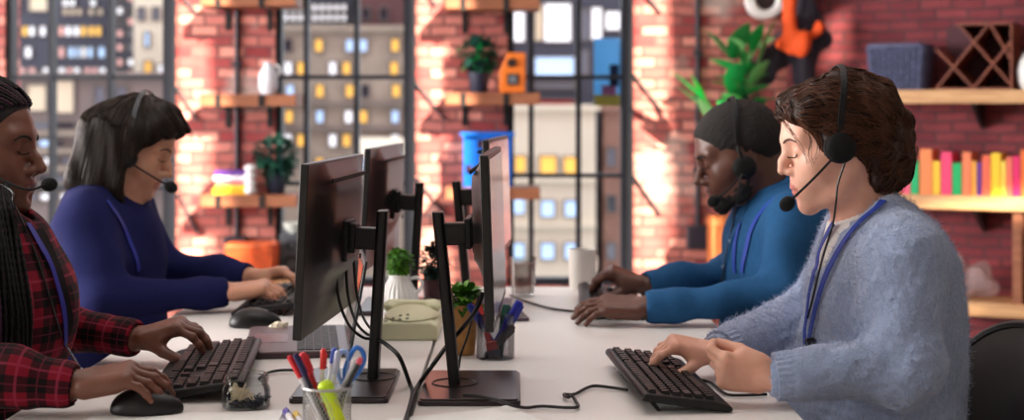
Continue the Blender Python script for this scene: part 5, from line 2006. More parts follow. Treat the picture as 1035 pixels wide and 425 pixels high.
def add_hand(s, wrist, d, up, side, curl=(30, 25, 15), sc=1.0, spread=5, thumb=(38, -22, 12), per=None, nails=None):
    """A palm, four unequal fingers and a thumb. side = +1 puts the thumb on the +y of the hand frame (x fingers, z back of hand)."""
    fr = Frame(wrist, d, up)
    R_ = fr.R
    Q = lambda x, y, z: fr(np.array((x, y * side, z)) * sc)
    s.ell(Q(-0.004, 0, 0.0), np.array((0.032, 0.0255, 0.0185)) * sc, R_, 0.015)
    s.rbox(Q(0.050, 0.000, 0.0), np.array((0.044, 0.038, 0.0135)) * sc, 0.0125 * sc, R_, 0.014)
    s.cap(Q(0.086, 0.028, 0.001), Q(0.082, -0.027, -0.001), 0.0112 * sc, 0.0100 * sc, 0.008)
    s.cap(Q(0.018, 0.020, -0.007), Q(0.052, 0.032, -0.010), 0.0140 * sc, 0.0125 * sc, 0.014)
    s.cap(Q(0.020, -0.022, -0.006), Q(0.066, -0.029, -0.004), 0.0130 * sc, 0.0120 * sc, 0.012)
    for i, (bx, by, L, r_) in enumerate(FING):
        cu = per[i] if per is not None and per[i] is not None else curl
        sp = math.radians(spread * (1.4, 0.35, -0.6, -1.7)[i])
        p = np.array((bx, by, -0.001))
        a = 0.0
        for j, frac in enumerate((0.46, 0.30, 0.24)):
            a -= math.radians(cu[j])
            dr = np.array((math.cos(a) * math.cos(sp), math.cos(a) * math.sin(sp), math.sin(a)))
            q_ = p + dr * L * frac
            r0, r1 = r_ * (1.04, 0.97, 0.90)[j], r_ * (0.95, 0.88, 0.74)[j]
            s.cap(Q(*p), Q(*q_), r0 * sc, r1 * sc, 0.006 if j == 0 else 0.0035)
            if j < 2:
                s.ball(Q(*q_), r_ * (1.0, 0.92)[j] * sc, 0.003)
            p = q_
            if nails is not None and j == 2:
                nrm = np.array((-math.sin(a) * math.cos(sp), -math.sin(a) * math.sin(sp), math.cos(a)))
                nails.append((Q(*(p + nrm * r_ * 0.55 - dr * 0.002)), r_ * sc))
    # thumb: leaves the side of the palm near its base
    p = np.array((0.026, 0.026, -0.008))
    az, el, bend = thumb
    for j, (L, ra, rb) in enumerate(((0.040, 0.0130, 0.0110), (0.030, 0.0108, 0.0098), (0.026, 0.0098, 0.0075))):
        a_, e_ = math.radians(az - bend * j * 1.0), math.radians(el)
        dr = np.array((math.cos(e_) * math.cos(a_), math.cos(e_) * math.sin(a_), math.sin(e_)))
        q_ = p + dr * L
        s.cap(Q(*p), Q(*q_), ra * sc, rb * sc, 0.010 if j == 0 else 0.004)
        p = q_
    return fr


def ray_hit(s, px, py, d0, d1, off=0.0, step=0.002):
    """Where the sight line through (px, py) first meets the shape, between depths d0 and d1."""
    ds = np.arange(d0, d1, step)
    P = np.stack([(px - CX) * ds / F_PX, ds, CAM_Z - (py - HY) * ds / F_PX], -1)
    v = s(P) - off
    k = np.nonzero(v < 0)[0]
    if len(k):
        return P[k[0]]
    return P[int(np.argmin(v))]


def strap(name, pxs, s, d0, d1, w, m_, parent, org, off=0.0015, n=6, mats=None, t=0.0014):
    """A flat strap laid on the shape s along pixel points."""
    pts = [Vector(ray_hit(s, px, py, d0, d1, off)) for px, py in pxs]
    pts = spline(pts, n)
    P = s.project(np.array([tuple(p) for p in pts]), off, 3)
    nr = s.grad(P)
    return obj(name, MB().ribbon([Vector(p) - Vector(org) for p in P], nr, w, t), m_, parent, smooth=False)


def tubes(name, paths, radii, m_, parent, org, sides=4, mi=None, mats=None):
    """Many thin strands in one mesh. paths: (n, k, 3); radii: (n, k)."""
    P = np.asarray(paths, np.float64) - np.asarray(org)
    n, k, _ = P.shape
    t = np.gradient(P, axis=1)
    t /= np.linalg.norm(t, axis=-1, keepdims=True) + 1e-12
    ref = np.where(np.abs(t[..., 2:3]) < 0.9, np.array((0, 0, 1.0)), np.array((1.0, 0, 0)))
    a = np.cross(t, ref)
    a /= np.linalg.norm(a, axis=-1, keepdims=True) + 1e-12
    b = np.cross(t, a)
    an = 2 * PI * np.arange(sides) / sides
    r_ = np.asarray(radii)[..., None, None]
    vv = P[:, :, None, :] + r_ * (a[:, :, None, :] * np.cos(an)[:, None] + b[:, :, None, :] * np.sin(an)[:, None])
    idx = np.arange(n * k * sides).reshape(n, k, sides)
    q_ = np.stack([idx[:, :-1, :], np.roll(idx, -1, 2)[:, :-1, :], np.roll(idx, -1, 2)[:, 1:, :], idx[:, 1:, :]], -1).reshape(-1, 4)
    me = bpy.data.meshes.new(name)
    me.vertices.add(n * k * sides)
    me.vertices.foreach_set('co', vv.astype(np.float32).ravel())
    me.loops.add(q_.size)
    me.loops.foreach_set('vertex_index', q_.astype(np.int32).ravel())
    me.polygons.add(len(q_))
    me.polygons.foreach_set('loop_start', np.arange(0, q_.size, 4, dtype=np.int32))
    for mm in (mats or [m_]):
        me.materials.append(mm)
    if mi is not None:
        me.polygons.foreach_set('material_index', np.repeat(np.asarray(mi, np.int32), (k - 1) * sides))
    me.update(calc_edges=True)
    set_smooth(me)
    o = bpy.data.objects.new(name, me)
    COL.objects.link(o)
    o.parent = parent
    return o


def grow(s, seeds, field, steps, step, off, keep=True, lift=None):
    """Strands that follow a direction field over the surface of s."""
    P = np.array(seeds, np.float64)
    out = [P.copy()]
    for i in range(steps):
        d = field(P, i)
        if keep:
            g = s.grad(P)
            d = d - g * (d * g).sum(-1, keepdims=True)
        d /= np.linalg.norm(d, axis=-1, keepdims=True) + 1e-9
        P = P + d * step
        if keep:
            P = s.project(P, off if lift is None else off + lift[i], 2).astype(np.float64)
        else:
            v = s(P)
            g = s.grad(P)
            P = P + g * np.maximum(off - v, 0)[:, None]
        out.append(P.copy())
    return np.stack(out, 1)


def hair_mat(name, root, tip, rough=0.38):
    m, nt, b = new_mat(name)
    gi = nt.nodes.new('ShaderNodeNewGeometry')
    tc = nt.nodes.new('ShaderNodeTexCoord')
    n = nt.nodes.new('ShaderNodeTexNoise')
    n.inputs['Scale'].default_value = 60
    r_ = nt.nodes.new('ShaderNodeValToRGB')
    r_.color_ramp.elements[0].color = lin(root)
    r_.color_ramp.elements[1].color = lin(tip)
    mx = nt.nodes.new('ShaderNodeMath')
    mx.operation = 'MULTIPLY_ADD'
    nt.links.new(tc.outputs['Object'], n.inputs['Vector'])
    nt.links.new(gi.outputs['Random Per Island'], mx.inputs[0])
    mx.inputs[1].default_value = 0.7
    ml = nt.nodes.new('ShaderNodeMath')
    ml.operation = 'MULTIPLY'
    ml.inputs[1].default_value = 0.3
    nt.links.new(n.outputs['Fac'], ml.inputs[0])
    nt.links.new(ml.outputs[0], mx.inputs[2])
    nt.links.new(mx.outputs[0], r_.inputs['Fac'])
    nt.links.new(r_.outputs['Color'], b.inputs['Base Color'])
    b.inputs['Roughness'].default_value = rough
    b.inputs['Specular IOR Level'].default_value = 0.25
    return m


def assign(o, pos, quads_mat_fn):
    """Give faces a material index by their centre."""
    me = o.data
    n = len(me.polygons)
    cen = np.zeros(n * 3, np.float32)
    me.polygons.foreach_get('center', cen)
    mi = quads_mat_fn(cen.reshape(-1, 3)).astype(np.int32)
    me.polygons.foreach_set('material_index', mi)


def weave_attr(o, org, segs):
    """A cloth coordinate per vertex: metres along and around the nearest limb or trunk axis."""
    me = o.data
    n = len(me.vertices)
    co = np.zeros(n * 3, np.float32)
    me.vertices.foreach_get('co', co)
    P = co.reshape(-1, 3) + np.array(org, np.float32)
    best = np.full(n, 9e9)
    out = np.zeros((n, 3), np.float32)
    for a, b, r_, ref in segs:
        a, b = np.array(a), np.array(b)
        d = b - a
        L = np.linalg.norm(d)
        d = d / L
        v = P - a
        h = v @ d
        hc = np.clip(h, 0, L)
        w_ = v - hc[:, None] * d
        dist = np.linalg.norm(w_, axis=1) - r_
        x = unit(np.array(ref) - d * (np.array(ref) @ d))
        y = np.cross(d, x)
        ang = np.arctan2(w_ @ y, w_ @ x)
        u = np.stack([h, ang * max(r_, 0.05), np.zeros(n)], 1)
        sel = dist < best
        best[sel] = dist[sel]
        out[sel] = u[sel]
    at = me.attributes.new('weave', 'FLOAT_VECTOR', 'POINT')
    at.data.foreach_set('vector', out.ravel())


def plaid_mat(name):
    m, nt, b = new_mat(name)
    L = nt.links.new
    at = nt.nodes.new('ShaderNodeAttribute')
    at.attribute_name = 'weave'
    sp = nt.nodes.new('ShaderNodeSeparateXYZ')
    L(at.outputs['Vector'], sp.inputs[0])

    def M(op, a, b_=None, c=None):
        n = nt.nodes.new('ShaderNodeMath')
        n.operation = op
        for i, v in enumerate((a, b_, c)):
            if v is None:
                continue
            if isinstance(v, (int, float)):
                n.inputs[i].default_value = v
            else:
                L(v, n.inputs[i])
        return n.outputs[0]

    def bands(u):
        f = M('FRACT', M('MULTIPLY', u, 1 / 0.062))
        wide = M('LESS_THAN', f, 0.46)
        thin = M('LESS_THAN', M('ABSOLUTE', M('SUBTRACT', f, 0.72)), 0.035)
        thin2 = M('LESS_THAN', M('ABSOLUTE', M('SUBTRACT', f, 0.23)), 0.02)
        return wide, thin, thin2
    a, b_ = bands(sp.outputs['X']), bands(sp.outputs['Y'])
    dark = M('MULTIPLY', M('ADD', a[0], b_[0]), 0.5)
    r_ = nt.nodes.new('ShaderNodeValToRGB')
    r_.color_ramp.interpolation = 'CONSTANT'
    els = r_.color_ramp.elements
    els[0].position, els[0].color = 0.0, lin((118, 13, 34))
    els[1].position, els[1].color = 0.4, lin((54, 9, 19))
    e = els.new(0.8)
    e.color = lin((14, 8, 11))
    L(dark, r_.inputs['Fac'])
    mx = nt.nodes.new('ShaderNodeMix')
    mx.data_type = 'RGBA'
    L(M('MULTIPLY', M('MAXIMUM', M('MAXIMUM', a[1], b_[1]), M('MULTIPLY', M('MAXIMUM', a[2], b_[2]), 0.5)), 0.55), mx.inputs['Factor'])
    L(r_.outputs['Color'], mx.inputs['A'])
    mx.inputs['B'].default_value = lin((150, 48, 74))
    L(mx.outputs['Result'], b.inputs['Base Color'])
    b.inputs['Roughness'].default_value = 0.85
    b.inputs['Specular IOR Level'].default_value = 0.2
    return m


M_TROUSER = mat('dark_trousers', (34, 36, 46), 0.85)
M_SHOE = mat('dark_shoes', (24, 22, 22), 0.5)


def legs(parent, org, hipc, fx, m_=M_TROUSER):
    """Seated legs: pelvis on the seat, thighs forward under the desk, shins down, shoes on the floor."""
    hx, hy, hz = hipc[0], hipc[1], 0.557
    s = SDF()
    s.ell((hx, hy, hz), (0.135, 0.175, 0.10), k=0.04)
    for sd in (-1, 1):
        s.cap((hx, hy + sd * 0.085, hz), (hx + fx * 0.43, hy + sd * 0.115, hz - 0.005), 0.085, 0.064, k=0.04)
        s.cap((hx + fx * 0.43, hy + sd * 0.115, hz - 0.005), (hx + fx * 0.52, hy + sd * 0.115, 0.10), 0.066, 0.045, k=0.02)
    s.plane((0, 0, hz - 0.088), (0, 0, -1), k=0.01) if False else None
    s.warp = sines(3, 24, 0.004, 5)
    sdf_obj('trousers', s, 0.010, m_, parent, org)
    for sd in (-1, 1):
        q_ = SDF()
        fx_, fy_ = hx + fx * 0.52, hy + sd * 0.115
        q_.cap((fx_ - fx * 0.04, fy_, 0.045), (fx_ + fx * 0.15, fy_, 0.036), 0.042, 0.034, k=0.01).cap((fx_, fy_, 0.06), (fx_, fy_, 0.11), 0.045, 0.042, k=0.03)
        q_.plane((0, 0, 0.004), (0, 0, -1), k=0.004)
        sdf_obj('shoe', q_, 0.007, M_SHOE, parent, org)


# ------------------------------------------------------------------ office chairs
M_CHAIR = mat('chair_black', (13, 13, 15), 0.6, bump=0.2, bscale=300)
M_CHAIRP = mat('chair_plastic', (18, 18, 20), 0.45)


def office_chair(label, loc, rotz):
    """Sitter faces -x. Gas column, five-star base on castors, padded seat, reclined rounded back."""
    r_ = thing('office_chair', label, 'chair', loc, rotz, 'black office chairs at the desks')
    s = SDF()
    s.rbox((-0.02, 0, 0.415), (0.215, 0.22, 0.032), 0.03, k=0.01)
    s.cap((-0.22, -0.15, 0.405), (-0.22, 0.15, 0.405), 0.03, k=0.03)
    sdf_obj('seat', s, 0.010, M_CHAIR, r_)
    pts = []
    m_ = MB()
    NU, NV = 25, 21
    vv, ff = [], []
    for lay in (0, 1):
        for j in range(NV):
            for i in range(NU):
                a, b_ = -1 + 2 * i / (NU - 1), -1 + 2 * j / (NV - 1)
                # squash the square into a rounded outline
                rr = (abs(a) ** 3.2 + abs(b_) ** 3.2) ** (1 / 3.2)
                mx_ = max(abs(a), abs(b_))
                f_ = mx_ / rr if rr > 1e-6 else 1
                a2, b2 = a * f_, b_ * f_
                y = a2 * (0.198 + 0.018 * b2)
                z = 0.605 + b2 * 0.212
                x = 0.205 + (z - 0.45) * 0.30 - 0.16 * (a2 ** 2) * 0.35 + 0.02 * b2 * b2
                th = 0.020 * (1 - max(abs(a), abs(b_)) ** 6) + 0.004
                vv.append((x + (th if lay else -th), y, z))
    for lay in (0, 1):
        o_ = lay * NU * NV
        for j in range(NV - 1):
            for i in range(NU - 1):
                k = o_ + j * NU + i
                ff.append((k, k + 1, k + NU + 1, k + NU))
    rimi = [i for i in range(NU)] + [j * NU + NU - 1 for j in range(1, NV)] + [(NV - 1) * NU + i for i in range(NU - 2, -1, -1)] + [j * NU for j in range(NV - 2, 0, -1)]
    for k in range(len(rimi)):
        a, b_ = rimi[k], rimi[(k + 1) % len(rimi)]
        ff.append((a, b_, b_ + NU * NV, a + NU * NV))
    obj('backrest', m_.add(vv, ff), M_CHAIR, r_)
    rp = [vv[k] for k in rimi]
    rp = [(x + 0.004, y, z) for x, y, z in rp] + [(rp[0][0] + 0.004, rp[0][1], rp[0][2])]
    obj('back_rim', MB().tube(rp, 0.010, 8, caps=False), M_CHAIRP, r_)
    obj('back_support', MB().tube(spline([(0.02, 0, 0.375), (0.16, 0, 0.37), (0.235, 0, 0.42), (0.27, 0, 0.56), (0.285, 0, 0.66)], 5), 0.018, 10), M_CHAIRP, r_)
    obj('gas_column', MB().tube([(0, 0, 0.09), (0, 0, 0.25), (0, 0, 0.25), (0, 0, 0.385)], [0.03, 0.03, 0.018, 0.018], 16), M_CHAIRP, r_)
    for k in range(5):
        a = 2 * PI * k / 5 + 0.3
        c, sn = math.cos(a), math.sin(a)
        lg = obj('leg', MB().tube([(0.02 * c, 0.02 * sn, 0.105), (0.27 * c, 0.27 * sn, 0.075)], [0.024, 0.015], 8), M_CHAIRP, r_)
        M = Matrix.Translation((0.27 * c, 0.27 * sn, 0.030)) @ Matrix.Rotation(a, 4, 'Z')
        w_ = MB()
        for sx in (-0.014, 0.014):
            w_.lathe([(0, -0.008), (0.024, -0.008), (0.029, -0.004), (0.029, 0.004), (0.024, 0.008), (0, 0.008)], 20, 0, M @ Matrix.Translation((0, sx, 0)) @ Matrix.Rotation(PI / 2, 4, 'X'))
        w_.cyl(M @ Vector((0, 0, 0)), M @ Vector((0, 0, 0.05)), 0.008, None, 8)
        w_.cyl(M @ Vector((0, -0.016, 0)), M @ Vector((0, 0.016, 0)), 0.006, None, 8)
        obj('castor', w_, M_CHAIRP, lg)
    return r_


ch0 = office_chair('black rounded office chair behind the woman in grey sweater', (0.615, 2.62, 0), math.radians(3))
dup(ch0, (0.675, 3.51, 0), math.radians(2), 'black office chair under the man in blue shirt')
dup(ch0, (-0.955, 2.63, 0), math.radians(180), 'black office chair under the woman in plaid shirt')
dup(ch0, (-1.025, 3.63, 0), math.radians(180), 'black office chair under the long-haired man')

# ------------------------------------------------------------------ headsets
M_HS = mat('headset_black', (13, 13, 15), 0.55, spec=0.3)
M_FOAM = mat('headset_foam', (13, 13, 14), 0.95, bump=0.5, bscale=900)
M_CUSH = mat('headset_cushion', (18, 17, 18), 0.6)
M_BAND = mat('headset_band_grey', (70, 72, 78), 0.35)


def headset(label, fr, near, half, top, mic, elbow, cable_pts, tilt_x=0.0, cup_z=-0.008, band_m=None, foam_r=0.0125, cup_x=0.0):
    """near: side of the head (+1 left, -1 right) that carries the boom; half and top: where the band runs over the hair."""
    org = Vector(fr.o)
    r_ = thing('headset', label, 'headset', org, group='black call headsets worn by the four people')
    L_ = lambda p: Vector(fr(p)) - org
    band = []
    for k in range(25):
        a = PI * k / 24
        y = half * math.cos(a)
        z = 0.015 + (top - 0.015) * math.sin(a) ** 0.8
        band.append(L_((cup_x * 0.6 * (1 - math.sin(a)) + tilt_x * math.sin(a), y, z)))
    nr = []
    for k, p in enumerate(band):
        a = PI * k / 24
        nr.append(Vector(fr.R @ np.array((0.0, math.cos(a), math.sin(a)))))
    obj('headband', MB().ribbon(band, nr, 0.011, 0.004), band_m or M_HS, r_, smooth=False, bevel=0.001)
    for sd in (1, -1):
        yk = MB().tube(spline([L_((cup_x * 0.6, sd * half, 0.018)), L_((cup_x * 0.8, sd * (half + 0.006), 0.006)), L_((cup_x - 0.002, sd * (half + 0.008), cup_z))], 5), 0.0045, 8)
        obj('yoke', yk, M_HS, r_)
        c0 = L_((cup_x - 0.003, sd * (half - 0.010), cup_z))
        c1 = L_((cup_x - 0.003, sd * (half + 0.004), cup_z))
        c2 = L_((cup_x - 0.003, sd * (half + 0.014), cup_z))
        obj('ear_cushion', MB().tube([c0, c0.lerp(c1, 0.3), c0.lerp(c1, 0.8), c1], [0.022, 0.028, 0.028, 0.023], 28), M_CUSH, r_)
        cp = MB().tube([c1, c1.lerp(c2, 0.5), c2.lerp(c1, 0.15), c2], [0.0255, 0.0255, 0.021, 0.012], 28)
        obj('ear_cup', cp, M_HS, r_)
    cb = L_((cup_x + 0.004, near * (half + 0.010), cup_z - 0.006))
    m = Vector(mic) - org
    bm_ = MB().tube(spline([cb, Vector(elbow) - org, m], 8), 0.0022, 8)
    obj('microphone_boom', bm_, M_HS, r_)
    dr = (m - (Vector(elbow) - org)).normalized()
    M = Matrix.Translation(m + dr * 0.003) @ dr.to_track_quat('Z', 'Y').to_matrix().to_4x4()
    obj('microphone_foam', MB().ball((0, 0, 0), (foam_r * 0.95, foam_r * 0.95, foam_r * 1.12), 20, 12, 0, M), M_FOAM, r_)
    if cable_pts:
        pts = [L_((cup_x - 0.004, near * (half + 0.008), cup_z - 0.024))] + [Vector(p) - org for p in cable_pts]
        obj('cable', MB().tube(spline(pts, 8), 0.0019, 6), M_CABLE, r_)
    return r_


class Either(SDF):
    """The nearer of several shapes."""

    def __init__(self, *parts):
        self.parts = parts

    def __call__(self, P, prims=None):
        return np.min(np.stack([q(P) for q in self.parts]), 0)


def shirt_collar(parent, org, c, back, m_, r_in=0.062, tilt=0.0, gap=38, attr=None):
    """A folded collar round the neck base c: back is the angle (degrees) of the nape; open for gap degrees either side of the front."""
    m = MB()
    n = 40
    vv, ff = [], []
    span = 180 - gap
    for i in range(n + 1):
        t = -1 + 2 * i / n
        a = math.radians(back + t * span)
        e = abs(t)
        tip = max(0, (e - 0.72) / 0.28) ** 1.5
        ca, sa = math.cos(a), math.sin(a)
        for (rr, zz) in ((r_in, -0.006 - 0.010 * e), (r_in + 0.001, 0.030 - 0.020 * e), (r_in + 0.006, 0.034 - 0.021 * e), (r_in + 0.020, 0.006 - 0.018 * e - 0.012 * tip), (r_in + 0.027 + 0.010 * tip, -0.008 - 0.020 * e - 0.030 * tip)):
            x, y = rr * ca, rr * sa * 1.06
            fz = (x * math.cos(math.radians(back)) + y * math.sin(math.radians(back))) * tilt
            vv.append((c[0] + x - org[0], c[1] + y - org[1], c[2] + zz + fz - org[2]))
    for i in range(n):
        for j in range(4):
            k = i * 5 + j
            ff.append((k, k + 1, k + 6, k + 5))
    o = obj('collar', m.add(vv, ff), m_, parent)
    sm = o.modifiers.new('solid', 'SOLIDIFY')
    sm.thickness = 0.0022
    sm.offset = 1
    sb = o.modifiers.new('sub', 'SUBSURF')
    sb.levels = sb.render_levels = 1
    if attr:
        weave_attr(o, org, attr)
    return o


def seeds_on(s, fr, n, test, seed, off=0.0):
    """n random points on the surface of s (in head coordinates) that pass the test."""
    r_ = np.random.default_rng(seed)
    out = np.zeros((0, 3))
    while len(out) < n:
        v = r_.normal(size=(n * 4, 3))
        v /= np.linalg.norm(v, axis=1, keepdims=True)
        P = fr.many(v * np.array((0.16, 0.14, 0.15)) + np.array((-0.03, 0, 0.0)))
        P = s.project(P, off, 6).astype(np.float64)
        loc = fr.inv(P)
        ok = test(loc) & (np.abs(s(P) - off) < 0.004)
        out = np.concatenate([out, P[ok]])
    return out[:n]


def brows_lashes(parent, org, s, fr, m_, z=0.022, th=0.0022, lash=True):
    for sd in (1, -1):
        a = [(0.10, sd * 0.014, z - 0.004), (0.10, sd * 0.026, z + 0.001), (0.095, sd * 0.038, z + 0.001), (0.085, sd * 0.050, z - 0.005)]
        P = s.project(fr.many(np.array([tuple(p) for p in spline(a, 5)])), 0.0005, 6)
        n = len(P)
        obj('eyebrow', MB().tube([Vector(p) - Vector(org) for p in P], [th * (0.55 + 0.6 * math.sin(PI * min(0.95, 0.2 + 0.8 * i / n))) for i in range(n)], 6), m_, parent)
        if lash:
            a = [(0.098, sd * 0.0195, -0.0065), (0.10, sd * 0.026, -0.0100), (0.098, sd * 0.034, -0.0105), (0.092, sd * 0.0425, -0.0075)]
            P = s.project(fr.many(np.array([tuple(p) for p in spline(a, 5)])), 0.0004, 6)
            obj('eyelashes', MB().tube([Vector(p) - Vector(org) for p in P], [0.0011] * len(P), 5), m_, parent)


def lips_region(fr, org, sc=1.0):
    def f(c):
        l = fr.inv(c + np.array(org))
        q_ = ((l[:, 0] - 0.096) / 0.022) ** 2 + (l[:, 1] / 0.0235) ** 2 + ((l[:, 2] + 0.0692) / (0.0135 * sc)) ** 2
        return np.where((q_ < 1) & (l[:, 0] > 0.078), 1, 0)
    return f
SKV = 0.0026        # voxel of bodies
CLV = 0.0042        # voxel of clothes


def limb(s, pts, radii, k=0.02):
    for a, b, ra, rb in zip(pts[:-1], pts[1:], radii[:-1], radii[1:]):
        s.cap(a, b, ra, rb, k)


def body_core(s, fr, N, shn, shf, eln, elf, wrn, wrf, hip, r_arm=0.036, r_wr=0.0235, neck=0.054):
    """Neck, chest, arms under the clothes: all one surface with the head and the hands."""
    s.cap(fr(-0.022, 0, -0.045), N, neck * 0.96, neck * 1.04, 0.03)
    s.cap(fr(-0.045, 0, -0.06), N + np.array((0, 0, 0.0)), neck * 0.8, neck, 0.03)
    c = (N + hip) / 2
    s.cap(N - np.array((0, 0, 0.07)), hip, 0.075, 0.10, 0.04)
    for sh, el, wr in ((shn, eln, wrn), (shf, elf, wrf)):
        s.cap(N - np.array((0, 0, 0.06)), sh, 0.05, 0.042, 0.03)
        s.cap(sh, el, 0.042, r_arm, 0.02)
        s.cap(el, wr, r_arm, r_wr, 0.02)


def cuff_cut(s, end, d, r_):
    d = unit(d)
    s.cap(np.array(end) + d * (r_ * 1.0 + 0.002), np.array(end) + d * (r_ + 0.06), r_ * 1.02, r_ * 1.02, 0.004, -1)


# ================================================================== woman in grey sweater (right, near)
def woman_sweater():
    org = V3(0.64, 2.62, 0.55)
    F, U = (-0.970, -0.045, -0.242), (-0.242, 0, 0.970)
    fr = Frame(V3(0.573, 2.62, 1.157), F, U)
    N = V3(0.622, 2.62, 1.005)
    shn, shf = V3(0.640, 2.465, 0.965), V3(0.640, 2.775, 0.965)
    eln, elf = V3(0.640, 2.405, 0.797), V3(0.585, 2.845, 0.808)
    wrn, wrf = V3(0.428, 2.405, 0.777), V3(0.372, 2.645, 0.778)
    hip = V3(0.675, 2.62, 0.575)
    s = SDF()
    add_head(s, fr, w=0.96, nose=0.86, lips=1.0, jaw=0.97, nose_up=0.005, nlen=-0.003)
    body_core(s, fr, N, shn, shf, eln, elf, wrn, wrf, hip, neck=0.047)
    add_hand(s, wrf + V3(-0.012, -0.004, 0.0), (-0.96, -0.10, 0.20), (0.2, -0.12, 1), 1, sc=0.88, spread=6, thumb=(42, -30, 14),
             per=[(36, 20, 10), (48, 26, 14), (44, 34, 16), (38, 36, 18)])
    add_hand(s, wrn + V3(-0.010, 0, 0.001), (-0.985, 0.05, 0.12), (0.0, -0.90, -0.42), -1, sc=0.88, spread=2, thumb=(10, -30, 20),
             per=[(38, 64, 36), (62, 80, 45), (68, 84, 45), (72, 84, 45)])
    M1, M2, _ = skin_mat('fair_skin', (228, 176, 154), (204, 124, 114), 0.45)
    o, pos = sdf_obj('person', s, SKV, [M1, M2], None, org)
    assign(o, pos, lips_region(fr, org))
    tag(o, 'woman in pale grey blue fuzzy sweater looking down and typing at right', 'person')
    # undershirt and sweater
    us = SDF()
    us.ell((0.640, 2.62, 0.88), (0.112, 0.152, 0.16), k=0.03).cap((0.64, 2.50, 0.965), (0.64, 2.74, 0.965), 0.052, k=0.04).cap((0.630, 2.62, 0.97), (0.618, 2.62, 1.012), 0.066, 0.056, 0.03)
    us.ball(V3(0.607, 2.62, 1.052), 0.060, 0.006, -1)
    sdf_obj('undershirt', us, 0.004, mat('undershirt_white', (232, 226, 226), 0.85, bump=0.1, bscale=400), o, org)
    c = SDF()
    c.ell((0.645, 2.62, 0.86), (0.128, 0.178, 0.20), k=0.03).ell((0.642, 2.62, 0.66), (0.152, 0.19, 0.19), k=0.06)
    c.cap((0.652, 2.48, 0.960), (0.652, 2.76, 0.960), 0.064, k=0.05).cap((0.645, 2.62, 0.985), (0.640, 2.62, 1.015), 0.080, 0.060, 0.04)
    c.ell((0.705, 2.62, 0.84), (0.080, 0.15, 0.18), k=0.05)
    for sh, el, wr in ((shn, eln, wrn), (shf, elf, wrf)):
        c.cap(sh + V3(0.008, 0, -0.012), el, 0.066, 0.060, 0.035)
        dd = unit(wr - el)
        e1 = wr - dd * 0.040
        c.cap(el, e1, 0.059, 0.043, 0.03)
        c.cap(e1, wr - dd * 0.004, 0.0345, 0.0335, 0.012)
    # wide neckline that opens at the front
    c.ball(V3(0.600, 2.62, 1.062), 0.070, 0.010, -1)
    c.cap((0.585, 2.612, 1.03), (0.533, 2.585, 0.945), 0.046, 0.017, 0.008, -1)
    for sh, el, wr in ((shn, eln, wrn), (shf, elf, wrf)):
        cuff_cut(c, wr - unit(wr - el) * 0.004, wr - el, 0.030)
    c.warp = faded(add_warp(sines(41, 26, 0.0060, 7), sines(42, 62, 0.0022, 7), sines(44, 210, 0.0009, 9), sines(43, 480, 0.0014, 10)), (wrn, wrf))
    M_SW, nt, b = new_mat('fuzzy_wool')
    sw = mat('fuzzy_wool_blue_grey', (152, 168, 202), 0.95, noise=0.10, nscale=160, bump=0.7, bscale=330, sheen=0.5)
    so_, spos = sdf_obj('sweater', c, 0.0034, sw, o, org)
    # soft fibres standing off the wool, denser where they catch the outline
    r_ = np.random.default_rng(9)
    nfib = 26000
    sp2 = spos[~((spos[:, 2] < 0.752) & (spos[:, 0] < 0.475))]
    sel = sp2[r_.integers(0, len(sp2), nfib)]
    g = c.grad(sel)
    d = g + r_.normal(size=g.shape) * 0.75
    d /= np.linalg.norm(d, axis=1, keepdims=True)
    L_ = r_.uniform(0.004, 0.011, (nfib, 1))
    d2 = d + r_.normal(size=g.shape) * 0.6
    paths = np.stack([sel - g * 0.001, sel + d * L_ * 0.5, sel + (d + d2) * L_ * 0.45], 1)
    rad = np.tile(np.array([[0.00042, 0.00034, 0.00012]]), (nfib, 1))
    fz = tubes('wool_fuzz', paths, rad, mat('wool_fibre', (164, 179, 210), 0.9, sheen=0.4), o, org, 3)
    fz['kind'] = 'stuff'
    # ribbed cuffs
    for sh, el, wr in ((shn, eln, wrn), (shf, elf, wrf)):
        dd = unit(wr - el)
        a = unit(np.cross(dd, (0, 0, 1)))
        b_ = np.cross(dd, a)
        v, f = [], []
        n = 96
        for i, t in enumerate((-0.046, -0.036, -0.012, 0.002, 0.002, -0.03)):
            rr = (0.0395, 0.0405, 0.0395, 0.0385, 0.0335, 0.0335)[i]
            for k in range(n):
                an = 2 * PI * k / n
                q_ = rr * (1 + (0.028 * math.cos(24 * an) if i < 4 else 0))
                v.append(tuple(wr + dd * t + a * q_ * math.cos(an) + b_ * q_ * math.sin(an) - org))
        for i in range(5):
            for k in range(n):
                f.append((i * n + k, i * n + (k + 1) % n, (i + 1) * n + (k + 1) % n, (i + 1) * n + k))
        obj('cuff', MB().add(v, f), sw, o)
    legs(o, org, hip + V3(0.0, 0, 0.0), -1)
    # hair: wavy dark brown, drawn back into a loose low bun
    h = SDF()
    R_ = fr.R
    h.ell(fr(-0.014, 0, 0.036), (0.103, 0.079, 0.080), R_, 0.02).ell(fr(-0.052, 0, 0.010), (0.066, 0.079, 0.079), R_, 0.03)
    h.ell(fr(0.034, 0, 0.072), (0.051, 0.062, 0.037), R_, 0.02)
    h.ell(fr(-0.076, 0, -0.042), (0.047, 0.056, 0.056), R_, 0.022).ball(fr(-0.122, 0.010, 0.002), 0.021, 0.010).ball(fr(-0.116, -0.015, -0.022), 0.022, 0.010).ball(fr(-0.076, 0.0, -0.084), 0.032, 0.03)
    for sd in (1, -1):
        h.cap(fr(0.054, sd * 0.058, 0.056), fr(0.030, sd * 0.074, 0.008), 0.018, 0.012, 0.02)
        h.cap(fr(0.028, sd * 0.074, 0.012), fr(-0.040, sd * 0.072, -0.040), 0.012, 0.018, 0.02)
    h.ell(fr(0.108, 0, -0.032), (0.080, 0.15, 0.098), R_, 0.012, -1)
